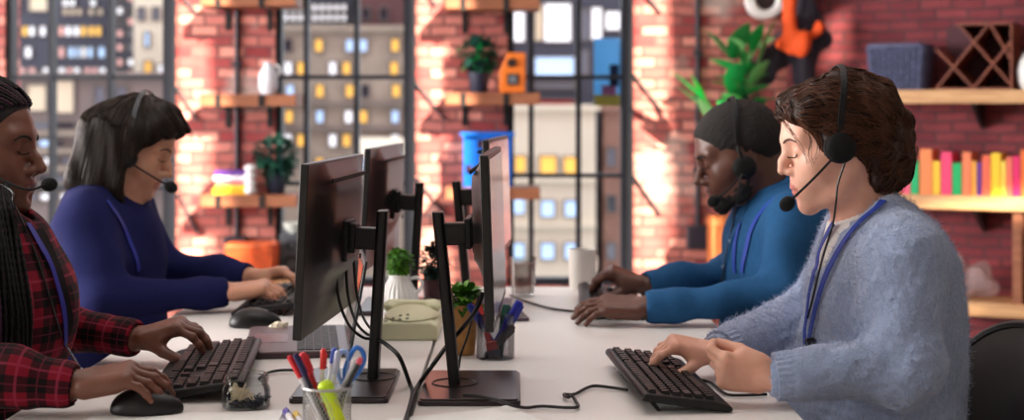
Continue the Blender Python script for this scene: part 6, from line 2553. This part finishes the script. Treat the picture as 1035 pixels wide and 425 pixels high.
    for sd in (1, -1):
        h.cap(fr(-0.030, sd * 0.062, -0.040), fr(-0.052, sd * 0.048, -0.088), 0.020, 0.018, 0.02)
    h.cap(fr(0.008, -0.09, -0.068), fr(0.008, 0.09, -0.068), 0.036, None, 0.012, -1)
    h.warp = add_warp(sines(51, 60, 0.0045, 6), sines(52, 150, 0.0022, 6))
    mh = hair_mat('wavy_brown_hair', (30, 17, 13), (98, 58, 38), 0.36)
    ho, _ = sdf_obj('hair', h, 0.0034, hair_mat('brown_hair_base', (36, 21, 16), (52, 31, 23), 0.5), o, org)
    bun = fr(-0.086, 0, -0.040)
    S_ = R_[:, 1]
    r2 = np.random.default_rng(14)

    def field(P, i):
        to = bun - P
        dist = np.linalg.norm(to, axis=1, keepdims=True)
        d = to / dist
        swirl = np.cross(np.tile(S_, (len(P), 1)), P - bun)
        swirl /= np.linalg.norm(swirl, axis=1, keepdims=True) + 1e-9
        w_ = np.clip((0.076 - dist) / 0.03, 0, 1)
        d = d * (1 - w_) + swirl * w_ * np.sign(ph)[:, None]
        side = np.cross(d, h.grad(P))
        return d + side * (0.62 * np.sin(i * 0.62 + ph))[:, None]
    ns = 3600
    ph = r2.uniform(-6, 6, ns)
    sd_ = seeds_on(h, fr, ns, lambda l: l[:, 2] > -0.13, 15)
    # neighbours wave together: phase follows place
    loc = fr.inv(sd_)
    ph = np.where(r2.uniform(size=ns) > 0.5, 1, -1) * (2.0 + np.abs(np.sin(loc[:, 1] * 55 + loc[:, 2] * 38) * 2.2) + r2.uniform(0, 0.5, ns))
    pa = grow(h, sd_, field, 17, 0.0065, 0.0022, lift=np.abs(np.sin(np.arange(17) * 0.4)) * 0.003)
    rad = np.linspace(0.0008, 0.0004, 18)[None] * r2.uniform(0.7, 1.3, (ns, 1))
    tubes('hair_strands', pa, rad, mh, ho, org, 4)
    # loose curls at the temple, the nape and over the bun
    loose = []
    curls = [[(794, 122), (800, 132), (810, 150), (816, 166), (812, 178)], [(814, 124), (824, 138), (828, 152), (824, 162)], [(792, 104), (788, 112), (793, 122), (800, 128)], [(798, 96), (789, 104), (786, 114), (790, 124)],
             [(814, 130), (820, 142), (818, 156), (823, 166)], [(905, 118), (918, 117), (926, 122), (924, 130)], [(902, 122), (914, 118), (922, 126), (914, 132)], [(898, 200), (908, 196), (906, 206), (914, 210)], [(912, 150), (922, 146), (928, 154), (920, 160)],
             [(866, 196), (868, 206), (874, 212), (872, 220)], [(808, 90), (798, 92), (791, 99), (792, 108)], [(880, 86), (896, 94), (906, 106), (912, 118)], [(900, 190), (904, 200), (899, 208), (902, 216)], [(796, 110), (792, 118), (796, 130), (804, 138)]]
    for ci, cc in enumerate(curls):
        for k in range(4):
            j = r2.normal(size=(len(cc), 2)) * (1.3, 1.6)
            dep = 2.535 + 0.03 * r2.uniform() if cc[0][0] < 850 else 2.60 + 0.04 * r2.uniform()
            if ci in (2, 3, 10):
                dep = 2.60 + 0.03 * r2.uniform()
            p = spline([W(x + a, y + b_, dep) for (x, y), (a, b_) in zip(cc, j)], 5)
            loose.append([tuple(q_) for q_ in p][:16])
    m_ = min(len(x) for x in loose)
    tubes('loose_curls', np.array([x[:m_] for x in loose]), np.tile(np.linspace(0.0005, 0.00022, m_)[None], (len(loose), 1)), mh, ho, org, 4)
    brows_lashes(o, org, s, fr, mat('brown_brow', (70, 44, 34), 0.7), 0.021, 0.0017)
    # headset, lanyard
    tor = SDF()
    tor.p = c.p[:5]
    tor.p += [q for q in c.p if q[6] < 0][:2]
    tor.warp = sines(41, 26, 0.0060, 7)
    cu = Either(tor, us)
    headset('black headset worn by the woman in grey sweater', fr, 1, 0.087, 0.124, W(797, 205, 2.545), W(823, 180, 2.525),
            [ray_hit(cu, x, y, 2.3, 2.8, 0.010) if y > 222 else W(x, y, 2.53) for x, y in ((847, 186), (845, 205), (842, 226), (836, 246), (829, 270), (822, 300), (816, 322))], tilt_x=-0.036, cup_z=-0.008, cup_x=0.022, foam_r=0.0132)
    lan = thing('lanyard', 'blue lanyard with black badge reel hanging on the grey sweater', 'lanyard', org, group='blue lanyards')
    ml = mat('lanyard_blue', (28, 56, 150), 0.6)
    strap('ribbon', [(893, 203), (884, 212), (868, 226), (852, 246), (838, 272), (827, 302), (820, 332), (816, 352)], cu, 2.3, 2.9, 0.013, ml, lan, org, 0.0065)
    strap('ribbon', [(843, 226), (836, 238), (828, 256), (822, 280), (817, 306), (814, 332), (814, 352)], cu, 2.3, 2.9, 0.012, ml, lan, org, 0.0065)
    p = Vector(ray_hit(tor, 819, 352, 2.3, 2.9, 0.010)) - Vector(org)
    obj('badge_reel', MB().prism(rounded_rect(p.x - 0.010, p.z - 0.032, p.x + 0.010, p.z + 0.018, 0.006), p.y - 0.006, p.y + 0.002, 'Y'), mat('badge_black', (20, 20, 24), 0.35), lan, bevel=0.0015)
    return o


# ================================================================== man in blue shirt (right, far)
def man_shirt():
    org = V3(0.62, 3.51, 0.55)
    fr = Frame(V3(0.530, 3.50, 1.107), (-0.935, -0.06, -0.350), (-0.35, 0, 0.935))
    N = V3(0.606, 3.51, 0.985)
    shn, shf = V3(0.625, 3.335, 0.945), V3(0.625, 3.685, 0.945)
    eln, elf = V3(0.600, 3.275, 0.792), V3(0.580, 3.735, 0.796)
    wrn, wrf = V3(0.306, 3.265, 0.773), V3(0.332, 3.600, 0.778)
    hip = V3(0.66, 3.51, 0.575)
    s = SDF()
    add_head(s, fr, w=1.0, nose=1.25, lips=1.25, jaw=1.06)
    body_core(s, fr, N, shn, shf, eln, elf, wrn, wrf, hip, r_arm=0.034, r_wr=0.027, neck=0.058)
    add_hand(s, wrn + V3(-0.012, 0, -0.002), (-0.985, 0.08, 0.05), (0.05, -0.30, 0.95), -1, sc=1.03, spread=4, thumb=(30, -22, 12), per=[(14, 16, 10), (18, 20, 12), (20, 22, 12), (20, 24, 14)])
    add_hand(s, wrf + V3(-0.012, 0, 0.002), (-0.90, 0.02, 0.34), (0.34, -0.15, 0.9), 1, sc=1.03, spread=5, thumb=(36, -34, 14), per=[(48, 34, 20), (56, 36, 22), (56, 40, 22), (50, 40, 24)])
    M1, M2, _ = skin_mat('deep_brown_skin', (92, 56, 44), (98, 54, 50), 0.42, 0.5)
    o, pos = sdf_obj('person', s, 0.0028, [M1, M2], None, org)
    assign(o, pos, lips_region(fr, org, 1.2))
    tag(o, 'bearded man in blue shirt working with both hands at the far right', 'person')
    c = SDF()
    c.ell((0.632, 3.51, 0.85), (0.132, 0.195, 0.19), k=0.03).ell((0.640, 3.51, 0.64), (0.150, 0.19, 0.18), k=0.06)
    c.cap((0.636, 3.365, 0.945), (0.636, 3.655, 0.945), 0.062, k=0.05).cap((0.625, 3.51, 0.965), (0.616, 3.51, 0.998), 0.086, 0.068, 0.04)
    for sh, el, wr in ((shn, eln, wrn), (shf, elf, wrf)):
        dd = unit(wr - el)
        c.cap(sh, el, 0.060, 0.052, 0.035)
        c.cap(el, wr - dd * 0.055, 0.052, 0.040, 0.025)
        c.cap(wr - dd * 0.058, wr - dd * 0.006, 0.0385, 0.0375, 0.004)
    c.ball(V3(0.585, 3.51, 1.048), 0.074, 0.006, -1)
    for sh, el, wr in ((shn, eln, wrn), (shf, elf, wrf)):
        cuff_cut(c, wr - unit(wr - el) * 0.006, wr - el, 0.032)
    c.warp = faded(add_warp(sines(61, 24, 0.0065, 7, (1, 1, 0.6)), sines(62, 52, 0.0052, 7, (1.3, 0.8, 0.7)), sines(63, 95, 0.0018, 7, (1.4, 0.7, 0.7))), (wrn, wrf))
    msh = mat('chambray_blue', (38, 86, 132), 0.85, noise=0.08, nscale=90, bump=0.15, bscale=500, spec=0.2)
    sdf_obj('shirt', c, CLV, msh, o, org)
    tor = SDF()
    tor.p = c.p[:4]
    tor.warp = c.warp
    shirt_collar(o, org, (0.612, 3.51, 1.016), 0, msh, 0.066, 0.30, 34)
    strap('button_placket', [(741, 236), (735, 256), (730, 278), (727, 300)], tor, 3.2, 3.9, 0.026, msh, o, org, 0.0, t=0.002)
    mb_ = mat('shirt_button', (120, 140, 170), 0.4)
    for px, py in ((738, 244), (731, 270), (727, 294)):
        p = Vector(ray_hit(tor, px, py, 3.2, 3.9, 0.003)) - Vector(org)
        obj('button', MB().ball(p, (0.0045, 0.0025, 0.0045), 12, 8), mb_, o)
    legs(o, org, hip, -1)
    # close-cropped hair, and a short beard
    R_ = fr.R
    h = SDF()
    h.ell(fr(-0.010, 0, 0.034), (0.102, 0.0785, 0.0855), R_, 0.02).ell(fr(-0.037, 0, 0.014), (0.075, 0.0745, 0.080), R_, 0.03)
    h.ell(fr(0.118, 0, -0.030), (0.085, 0.14, 0.105), R_, 0.008, -1)
    h.cap(fr(-0.004, -0.1, -0.055), fr(-0.004, 0.1, -0.055), 0.047, None, 0.010, -1)
    h.cap(fr(-0.060, -0.1, -0.115), fr(-0.060, 0.1, -0.115), 0.058, None, 0.012, -1)
    h.warp = sines(71, 620, 0.0010, 10)
    mh = mat('cropped_black_hair', (24, 18, 17), 0.8, bump=0.6, bscale=900)
    sdf_obj('hair', h, 0.003, mh, o, org)
    bd = SDF()
    bd.ell(fr(0.034, 0, -0.068), (0.0535, 0.0505, 0.0425), R_, 0.02)
    for sd in (1, -1):
        bd.cap(fr(-0.002, sd * 0.058, -0.040), fr(0.030, sd * 0.050, -0.088), 0.0175, 0.0165, 0.03)
        bd.cap(fr(0.030, sd * 0.050, -0.088), fr(0.074, sd * 0.012, -0.104), 0.0170, 0.0155, 0.02)
        bd.cap(fr(0.0955, sd * 0.004, -0.0545), fr(0.086, sd * 0.026, -0.062), 0.0042, 0.004, 0.004)
        bd.cap(fr(0.086, sd * 0.026, -0.062), fr(0.078, sd * 0.030, -0.090), 0.0045, 0.008, 0.006)
    bd.cap(fr(0.081, 0, -0.103), fr(0.078, 0, -0.112), 0.0165, 0.0145, 0.02)
    bd.ell(fr(0.092, 0, -0.0690), (0.014, 0.022, 0.0145), R_, 0.004, -1)
    bd.ell(fr(0.070, 0.0, -0.026), (0.060, 0.09, 0.030), R_, 0.008, -1)
    bd.warp = sines(72, 560, 0.0013, 8)
    sdf_obj('beard', bd, 0.0026, mh, o, org)
    brows_lashes(o, org, s, fr, mat('black_brow', (20, 15, 14), 0.8), 0.021, 0.0026)
    headset('black headset worn by the man in blue shirt', fr, 1, 0.080, 0.123, W(722, 203, 3.43), W(738, 190, 3.40),
            [W(749, 178, 3.40), W(746, 196, 3.40), Vector(ray_hit(tor, 741, 226, 3.2, 3.9, 0.004)), Vector(ray_hit(tor, 735, 252, 3.2, 3.9, 0.004)), Vector(ray_hit(tor, 731, 276, 3.2, 3.9, 0.004)), Vector(ray_hit(tor, 726, 300, 3.2, 3.9, 0.004))], tilt_x=-0.034, foam_r=0.014, cup_x=0.014, cup_z=-0.034)
    lan = thing('lanyard', 'blue lanyard under the collar of the man in blue shirt', 'lanyard', org, group='blue lanyards')
    ml = mat('lanyard_royal', (30, 66, 168), 0.6)
    strap('ribbon', [(784, 200), (775, 208), (766, 220), (758, 236), (753, 256), (750, 276)], tor, 3.1, 3.9, 0.012, ml, lan, org, 0.003)
    strap('ribbon', [(748, 226), (744, 240), (742, 258), (743, 276)], tor, 3.1, 3.9, 0.011, ml, lan, org, 0.003)
    return o


# ================================================================== long-haired man in navy sweater (left, far)
def man_navy():
    org = V3(-0.99, 3.63, 0.55)
    fr = Frame(V3(-0.926, 3.64, 1.122), (0.92, -0.10, -0.39), (0.39, 0, 0.92))
    N = V3(-0.975, 3.63, 0.985)
    shn, shf = V3(-0.995, 3.465, 0.940), V3(-0.975, 3.795, 0.940)
    eln, elf = V3(-0.935, 3.405, 0.770), V3(-0.890, 3.845, 0.785)
    wrn, wrf = V3(-0.682, 3.490, 0.776), V3(-0.672, 3.735, 0.784)
    hip = V3(-1.02, 3.63, 0.575)
    s = SDF()
    add_head(s, fr, w=0.98, nose=1.05, lips=0.95, jaw=1.0, back=0.012)
    body_core(s, fr, N, shn, shf, eln, elf, wrn, wrf, hip, r_arm=0.034, r_wr=0.026, neck=0.054)
    add_hand(s, wrn + V3(0.012, 0, 0.001), (0.97, 0.10, 0.12), (-0.12, -0.12, 1), 1, sc=1.0, spread=4, thumb=(34, -28, 12), per=[(30, 24, 14), (34, 26, 14), (36, 28, 16), (34, 30, 16)])
    add_hand(s, wrf + V3(0.012, 0, 0.001), (0.96, -0.10, 0.16), (-0.16, 0.10, 1), -1, sc=1.0, spread=4, thumb=(34, -28, 12), per=[(34, 26, 14), (38, 28, 14), (38, 28, 16), (34, 30, 16)])
    M1, M2, _ = skin_mat('light_tan_skin', (206, 154, 128), (172, 104, 92), 0.45)
    o, pos = sdf_obj('person', s, 0.0028, [M1, M2], None, org)
    assign(o, pos, lips_region(fr, org))
    tag(o, 'long-haired man in navy sweater bent over his keyboard at far left', 'person')
    c = SDF()
    c.ell((-0.998, 3.63, 0.845), (0.138, 0.190, 0.19), k=0.03).ell((-1.000, 3.63, 0.64), (0.152, 0.19, 0.18), k=0.06)
    c.cap((-0.998, 3.49, 0.940), (-0.985, 3.77, 0.940), 0.064, k=0.05).cap((-0.990, 3.63, 0.960), (-0.978, 3.63, 1.010), 0.084, 0.066, 0.04)
    for sh, el, wr in ((shn, eln, wrn), (shf, elf, wrf)):
        dd = unit(wr - el)
        c.cap(sh, el, 0.062, 0.056, 0.035)
        c.cap(el, wr - dd * 0.05, 0.056, 0.042, 0.025)
        c.cap(wr - dd * 0.06, wr - dd * 0.005, 0.0375, 0.0365, 0.010)
    c.ball(V3(-0.950, 3.63, 1.062), 0.066, 0.006, -1)
    for sh, el, wr in ((shn, eln, wrn), (shf, elf, wrf)):
        cuff_cut(c, wr - unit(wr - el) * 0.005, wr - el, 0.031)
    c.warp = faded(add_warp(sines(81, 22, 0.0065, 7, (1, 1, 0.6)), sines(82, 50, 0.0032, 7)), (wrn, wrf))
    sdf_obj('sweater', c, CLV, mat('navy_knit', (29, 32, 78), 0.95, noise=0.06, nscale=200, bump=0.3, bscale=600, spec=0.15), o, org)
    legs(o, org, hip, 1)
    R_ = fr.R
    h = SDF()
    h.ell(fr(-0.004, 0, 0.038), (0.098, 0.083, 0.083), R_, 0.02).ell(fr(-0.030, 0, 0.005), (0.070, 0.083, 0.085), R_, 0.03)
    # curtain of straight hair down to the collar, in world down from the crown
    for y, x0, x1 in ((-0.068, -0.080, 0.014), (0.068, -0.080, 0.014)):
        for t in np.linspace(0, 1, 5):
            a = fr(x0 + (x1 - x0) * t, y, 0.02)
            h.cap(a, a + V3(-0.047 + 0.033 * t, 0.0, -0.150 + 0.010 * t), 0.0155, 0.018, 0.06)
    for y in (-0.045, -0.015, 0.015, 0.045):
        a = fr(-0.086, y, 0.02)
        h.cap(a, a + V3(-0.048, 0, -0.142), 0.016, 0.019, 0.06)
    for sd in (1, -1):
        h.cap(fr(0.040, sd * 0.046, 0.096), fr(0.084, sd * 0.052, 0.064), 0.018, 0.007, 0.03)
        h.cap(fr(0.058, sd * 0.024, 0.100), fr(0.103, sd * 0.026, 0.081), 0.016, 0.005, 0.03)
        h.cap(fr(0.050, sd * 0.062, 0.070), fr(0.040, sd * 0.076, 0.000), 0.014, 0.010, 0.03)
    h.ell(fr(0.108, 0, -0.052), (0.086, 0.17, 0.106), R_, 0.010, -1)
    h.warp = add_warp(sines(91, 45, 0.0035, 6), sines(92, 130, 0.0018, 6, (1, 1, 0.3)))
    ho, _ = sdf_obj('hair', h, 0.004, hair_mat('dark_hair_base', (26, 19, 17), (36, 27, 22), 0.5), o, org)
    mh = hair_mat('dark_straight_hair', (18, 12, 10), (50, 35, 28), 0.45)
    r2 = np.random.default_rng(24)
    ns = 1700
    crown = fr(-0.02, 0, 0.125)

    def field(P, i):
        away = P - crown
        away /= np.linalg.norm(away, axis=1, keepdims=True)
        l = fr.inv(P)
        front = np.clip((l[:, 0] - 0.02) / 0.05, 0, 1)[:, None] * np.clip((l[:, 2] - 0.04) / 0.03, 0, 1)[:, None]
        d = away * 0.5 + np.array((-0.06, 0, -1.0)) * 0.8
        d = d * (1 - front * 0.8) + R_[:, 0] * front
        return d + r2.normal(size=P.shape) * 0.05
    sd_ = seeds_on(h, fr, ns, lambda l: l[:, 2] > -0.16, 25)
    pa = grow(h, sd_, field, 14, 0.009, 0.0018)
    rad = np.linspace(0.0011, 0.0006, 15)[None] * r2.uniform(0.7, 1.3, (ns, 1))
    tubes('hair_strands', pa, rad, mh, ho, org, 4)
    brows_lashes(o, org, s, fr, mat('dark_brow', (44, 32, 28), 0.7), 0.021, 0.0019)
    headset('black headset with grey band worn by the long-haired man', fr, -1, 0.090, 0.130, W(172, 189, 3.56), W(158, 181, 3.535), None, tilt_x=-0.022, cup_z=-0.026, band_m=M_BAND, foam_r=0.0150, cup_x=0.026)
    lan = thing('lanyard', 'blue lanyard on the navy sweater of the long-haired man', 'lanyard', org, group='blue lanyards')
    ml = mat('lanyard_deep_blue', (34, 48, 150), 0.6)
    strap('ribbon', [(108, 203), (116, 214), (126, 232), (134, 252), (140, 274)], c, 3.2, 3.9, 0.013, ml, lan, org, 0.003)
    return o


# ================================================================== woman in plaid shirt (left, near)
def woman_plaid():
    org = V3(-0.93, 2.62, 0.55)
    fr = Frame(V3(-0.945, 2.645, 1.146), (0.985, -0.10, -0.05), (0.05, 0, 1))
    N = V3(-0.950, 2.63, 1.015)
    shn, shf = V3(-0.960, 2.465, 0.970), V3(-0.930, 2.785, 0.970)
    eln, elf = V3(-0.935, 2.335, 0.800), V3(-0.915, 2.850, 0.800)
    wrn, wrf = V3(-0.700, 2.335, 0.778), V3(-0.716, 2.790, 0.779)
    hip = V3(-0.96, 2.62, 0.575)
    s = SDF()
    add_head(s, fr, w=1.0, nose=1.18, lips=1.25, jaw=1.02, open_mouth=True)
    body_core(s, fr, N, shn, shf, eln, elf, wrn, wrf, hip, r_arm=0.033, r_wr=0.0255, neck=0.052)
    add_hand(s, wrn + V3(0.012, 0, 0.0), (0.97, 0.06, 0.17), (-0.17, -0.22, 1), 1, sc=0.98, spread=7, thumb=(36, -26, 10), per=[(26, 20, 12), (28, 22, 12), (30, 24, 14), (26, 26, 14)])
    add_hand(s, wrf + V3(0.012, 0, 0.0), (0.95, -0.05, 0.28), (-0.28, -0.12, 1), -1, sc=0.98, spread=6, thumb=(34, -34, 10), per=[(40, 26, 16), (36, 28, 20), (36, 32, 20), (34, 34, 20)])
    M1, M2, _ = skin_mat('warm_brown_skin', (108, 66, 50), (116, 58, 54), 0.42, 0.5)
    o, pos = sdf_obj('person', s, SKV, [M1, M2], None, org)
    assign(o, pos, lips_region(fr, org, 1.25))
    tag(o, 'woman in red and black plaid shirt with braids at the left edge', 'person')
    obj('teeth', MB().ball(Vector(fr(0.0835, 0, -0.0675)) - Vector(org), (0.006, 0.014, 0.0028), 16, 8), mat('teeth', (230, 222, 210), 0.3), o)
    c = SDF()
    c.ell((-0.925, 2.63, 0.865), (0.136, 0.178, 0.19), k=0.03).ell((-0.950, 2.63, 0.65), (0.142, 0.19, 0.19), k=0.06)
    c.ell((-0.855, 2.63, 0.855), (0.068, 0.13, 0.085), k=0.05)
    c.cap((-0.955, 2.49, 0.968), (-0.945, 2.76, 0.968), 0.060, k=0.05).cap((-0.955, 2.63, 0.985), (-0.952, 2.63, 1.018), 0.082, 0.064, 0.04)
    segs = [((-0.94, 2.63, 0.5), (-0.94, 2.63, 1.03), 0.13, (0, -1, 0))]
    for sh, el, wr in ((shn, eln, wrn), (shf, elf, wrf)):
        dd = unit(wr - el)
        c.cap(sh, el, 0.060, 0.054, 0.035)
        c.cap(el, wr - dd * 0.065, 0.054, 0.043, 0.025)
        c.cap(wr - dd * 0.066, wr - dd * 0.006, 0.0385, 0.0375, 0.004)
        segs += [(tuple(sh), tuple(el), 0.055, (0, 0, 1) if abs(dd[2]) > 2 else (1, 0, 0)), (tuple(el), tuple(wr), 0.046, (0, 0, 1))]
    c.ball(V3(-0.930, 2.63, 1.072), 0.068, 0.006, -1)
    c.cap((-0.905, 2.63, 1.05), (-0.850, 2.62, 0.985), 0.042, 0.014, 0.008, -1)
    for sh, el, wr in ((shn, eln, wrn), (shf, elf, wrf)):
        cuff_cut(c, wr - unit(wr - el) * 0.006, wr - el, 0.031)
    c.warp = faded(add_warp(sines(101, 25, 0.0055, 7, (1, 1, 0.6)), sines(102, 60, 0.0024, 7)), (wrn, wrf))
    mp = plaid_mat('red_black_plaid')
    so_, _ = sdf_obj('plaid_shirt', c, 0.0036, mp, o, org)
    weave_attr(so_, org, segs)
    shirt_collar(o, org, (-0.943, 2.63, 1.032), 180, mp, 0.063, 0.25, 36, segs[:1])
    strap('button_placket', [(38, 232), (50, 254), (60, 280), (66, 308), (68, 340)], c, 2.3, 2.9, 0.026, mp, o, org, 0.0, t=0.002)
    legs(o, org, hip, 1)
    # braids
    R_ = fr.R
    h = SDF()
    h.ell(fr(-0.014, 0, 0.040), (0.102, 0.080, 0.084), R_, 0.02).ell(fr(-0.045, 0, 0.010), (0.076, 0.080, 0.084), R_, 0.03)
    h.ell(fr(0.122, 0, -0.022), (0.085, 0.15, 0.105), R_, 0.008, -1)
    h.cap(fr(0.0, -0.1, -0.060), fr(0.0, 0.1, -0.060), 0.046, None, 0.010, -1)
    hb = mat('black_hair_base', (20, 15, 17), 0.6, bump=0.4, bscale=500)
    ho, _ = sdf_obj('hair', h, 0.0034, hb, o, org)
    allb = SDF()
    allb.p = h.p + c.p
    r2 = np.random.default_rng(33)
    seeds, mats_ = [], []
    for sd in (-1, 1):
        for row in range(2):
            for t in np.linspace(0.0, 1.0, 17 - row * 4):
                x = 0.092 - 0.092 * t - row * 0.030
                y = sd * (0.006 + 0.070 * min(1, t * 1.25) - row * 0.004)
                z = 0.080 - 0.050 * t ** 1.5 + row * 0.028
                seeds.append(fr(x, y, z))
    seeds = h.project(np.array(seeds), 0.003, 8).astype(np.float64)
    n = len(seeds)
    bias = r2.normal(size=(n, 3)) * (0.10, 0.10, 0.02)
    side = np.sign(fr.inv(seeds)[:, 1])
    fwd = (r2.uniform(size=n) < 0.5).astype(float)

    def field(P, i):
        l = fr.inv(P)
        on = np.clip((l[:, 2] + 0.03) / 0.06, 0, 1)[:, None]
        back = -R_[:, 0] * 0.9 + R_[:, 1] * side[:, None] * 0.12 + np.array((0, 0, 0.10)) - np.array((0, 0, 1.0)) * np.clip(-l[:, 0:1] / 0.05, 0, 1.2)
        fall = np.array((0, 0, -1.0)) + bias + np.array((0.35, 0, 0)) * (fwd * np.clip((-l[:, 2] - 0.05) / 0.1, 0, 1) * (l[:, 2] > -0.22))[:, None] + np.array((0, 1.0, 0)) * (side * 0.30 * (l[:, 2] > -0.16) * (l[:, 2] < -0.02))[:, None]
        return back * on + fall * (1 - on)
    pa = grow(allb, seeds, field, 52, 0.0095, 0.0048, keep=False)
    # resample with a plaited swelling
    m_ = pa.shape[1]
    tt = np.linspace(0, m_ - 1, m_ * 3)
    i0 = np.minimum(tt.astype(int), m_ - 2)
    fr_ = (tt - i0)[None, :, None]
    pa2 = pa[:, i0] * (1 - fr_) + pa[:, i0 + 1] * fr_
    rad = 0.0030 * (1 + 0.22 * np.sin(np.arange(len(tt)) * 1.9))[None] * np.linspace(1.05, 0.75, len(tt))[None] * np.ones((n, 1))
    mb1, mb2 = mat('black_braid', (15, 11, 14), 0.65, bump=0.3, bscale=700, spec=0.3), mat('plum_braid', (58, 30, 50), 0.6, bump=0.3, bscale=700, spec=0.3)
    tubes('braids', pa2, rad, mb1, ho, org, 7, (r2.uniform(size=n) < 0.24).astype(int), [mb1, mb2])
    # braids that hang over the near shoulder and down the front of the shirt
    fall = []
    tor = SDF()
    tor.p = c.p[:6]
    for k in range(26):
        x0 = -22 + 1.25 * k
        x1 = -12 + 1.75 * k
        row = []
        for y_ in range(186, 376, 7):
            t = (y_ - 186) / 240
            px = x0 + (x1 - x0) * min(1, t * 1.8) + 1.3 * math.sin(t * 7 + k * 1.7) - 4 * max(0, t - 0.45)
            p = np.array(ray_hit(tor, px, y_, 2.25, 2.75, 0.0065 + 0.004 * (k % 3)))
            if y_ < 232:
                a = np.array(W(px, y_, 2.555 - 0.05 * min(1, (y_ - 186) / 46)))
                w_ = max(0, (y_ - 214) / 18)
                p = a * (1 - w_) + p * w_
            row.append(p)
        for _ in range(3):
            row = [row[0]] + [(row[i - 1] + row[i] * 2 + row[i + 1]) / 4 for i in range(1, len(row) - 1)] + [row[-1]]
        row = [tuple(q_) for q_ in spline(row, 3)]
        fall.append(row)
    fall = np.array(fall)
    rf = 0.0034 * (1 + 0.24 * np.sin(np.arange(fall.shape[1]) * 1.9))[None] * np.linspace(1.1, 0.8, fall.shape[1])[None] * np.ones((len(fall), 1))
    tubes('front_braids', fall, rf, mb1, ho, org, 7, (r2.uniform(size=len(fall)) < 0.12).astype(int), [mb1, mb2])
    brows_lashes(o, org, s, fr, mat('black_brow', (20, 15, 14), 0.8), 0.018, 0.0019)
    headset('black headset worn by the woman in plaid shirt', fr, -1, 0.086, 0.134, W(48, 187, 2.545), W(20, 190, 2.52),
            [W(8, 190, 2.52), W(14, 206, 2.50), Vector(ray_hit(c, 26, 232, 2.2, 2.8, 0.004)), Vector(ray_hit(c, 38, 262, 2.2, 2.8, 0.004)), Vector(ray_hit(c, 50, 300, 2.2, 2.8, 0.004)), Vector(ray_hit(c, 62, 340, 2.2, 2.8, 0.004))], tilt_x=-0.05, foam_r=0.0125)
    lan = thing('lanyard', 'blue lanyard with silver clip on the plaid shirt', 'lanyard', org, group='blue lanyards')
    strap('ribbon', [(28, 226), (42, 250), (54, 276), (62, 304), (66, 332), (66, 348)], c, 2.2, 2.9, 0.011, mat('lanyard_indigo', (44, 44, 140), 0.6), lan, org, 0.004)
    p0, p1, p2 = (Vector(ray_hit(c, 66, 350, 2.2, 2.9, 0.005)) - Vector(org)), W(80, 372, 2.42) - Vector(org), W(106, 384, 2.40) - Vector(org)
    obj('clip', MB().tube([p0, p0.lerp(p1, 0.5), p1], [0.004, 0.003, 0.0025], 8), M_STEEL, lan)
    obj('badge_cord', MB().tube(spline([p1, p1.lerp(p2, 0.5), p2], 5), 0.0016, 6), mat('badge_cord', (206, 206, 214), 0.5), lan)
    return o


woman_sweater()
man_shirt()
man_navy()
woman_plaid()
# ------------------------------------------------------------------ light
sun_d = bpy.data.lights.new('sun', 'SUN')
sun_d.energy = 27.0
sun_d.angle = math.radians(1.2)
sun_d.color = (1.0, 0.85, 0.64)
sun = bpy.data.objects.new('sun', sun_d)
sun.rotation_euler = SUN.to_track_quat('-Z', 'Y').to_euler()
COL.objects.link(sun)


def area(name, loc, rot, sx, sy, energy, color=(1, 1, 1), spread=180):
    d = bpy.data.lights.new(name, 'AREA')
    d.shape = 'RECTANGLE'
    d.size, d.size_y = sx, sy
    d.energy = energy
    d.color = color
    d.spread = math.radians(spread)
    o = bpy.data.objects.new(name, d)
    o.location = loc
    o.rotation_euler = rot
    COL.objects.link(o)
    return o


# key light, added at the unseen left window in place of daylight
area('left_key_light', (-5.95, 3.7, 1.85), (0, -PI / 2, 0), 2.1, 5.2, 650, (1.0, 0.97, 0.94))
# unseen overhead fill, added to brighten the desks and the back wall
area('overhead_fill_light', (-0.1, 5.0, 2.9), (0, 0, 0), 2.6, 0.8, 9, (1.0, 0.95, 0.90))
area('overhead_fill_light', (-0.1, 3.0, 2.9), (0, 0, 0), 1.6, 1.2, 15, (1.0, 0.97, 0.94))

w = bpy.data.worlds.new('world')
scene.world = w
w.use_nodes = True
bg = w.node_tree.nodes['Background']
bg.inputs['Color'].default_value = (0.98, 0.97, 0.95, 1)
bg.inputs['Strength'].default_value = 3.1

scene.view_settings.view_transform = 'Standard'
scene.view_settings.look = 'None'
scene.view_settings.gamma = 1.0
scene.view_settings.exposure = 0.0
scene.view_settings.use_curve_mapping = False
scene.cycles.use_denoising = True
scene.cycles.max_bounces = 8
scene.cycles.transparent_max_bounces = 12
scene.cycles.sample_clamp_indirect = 6.0
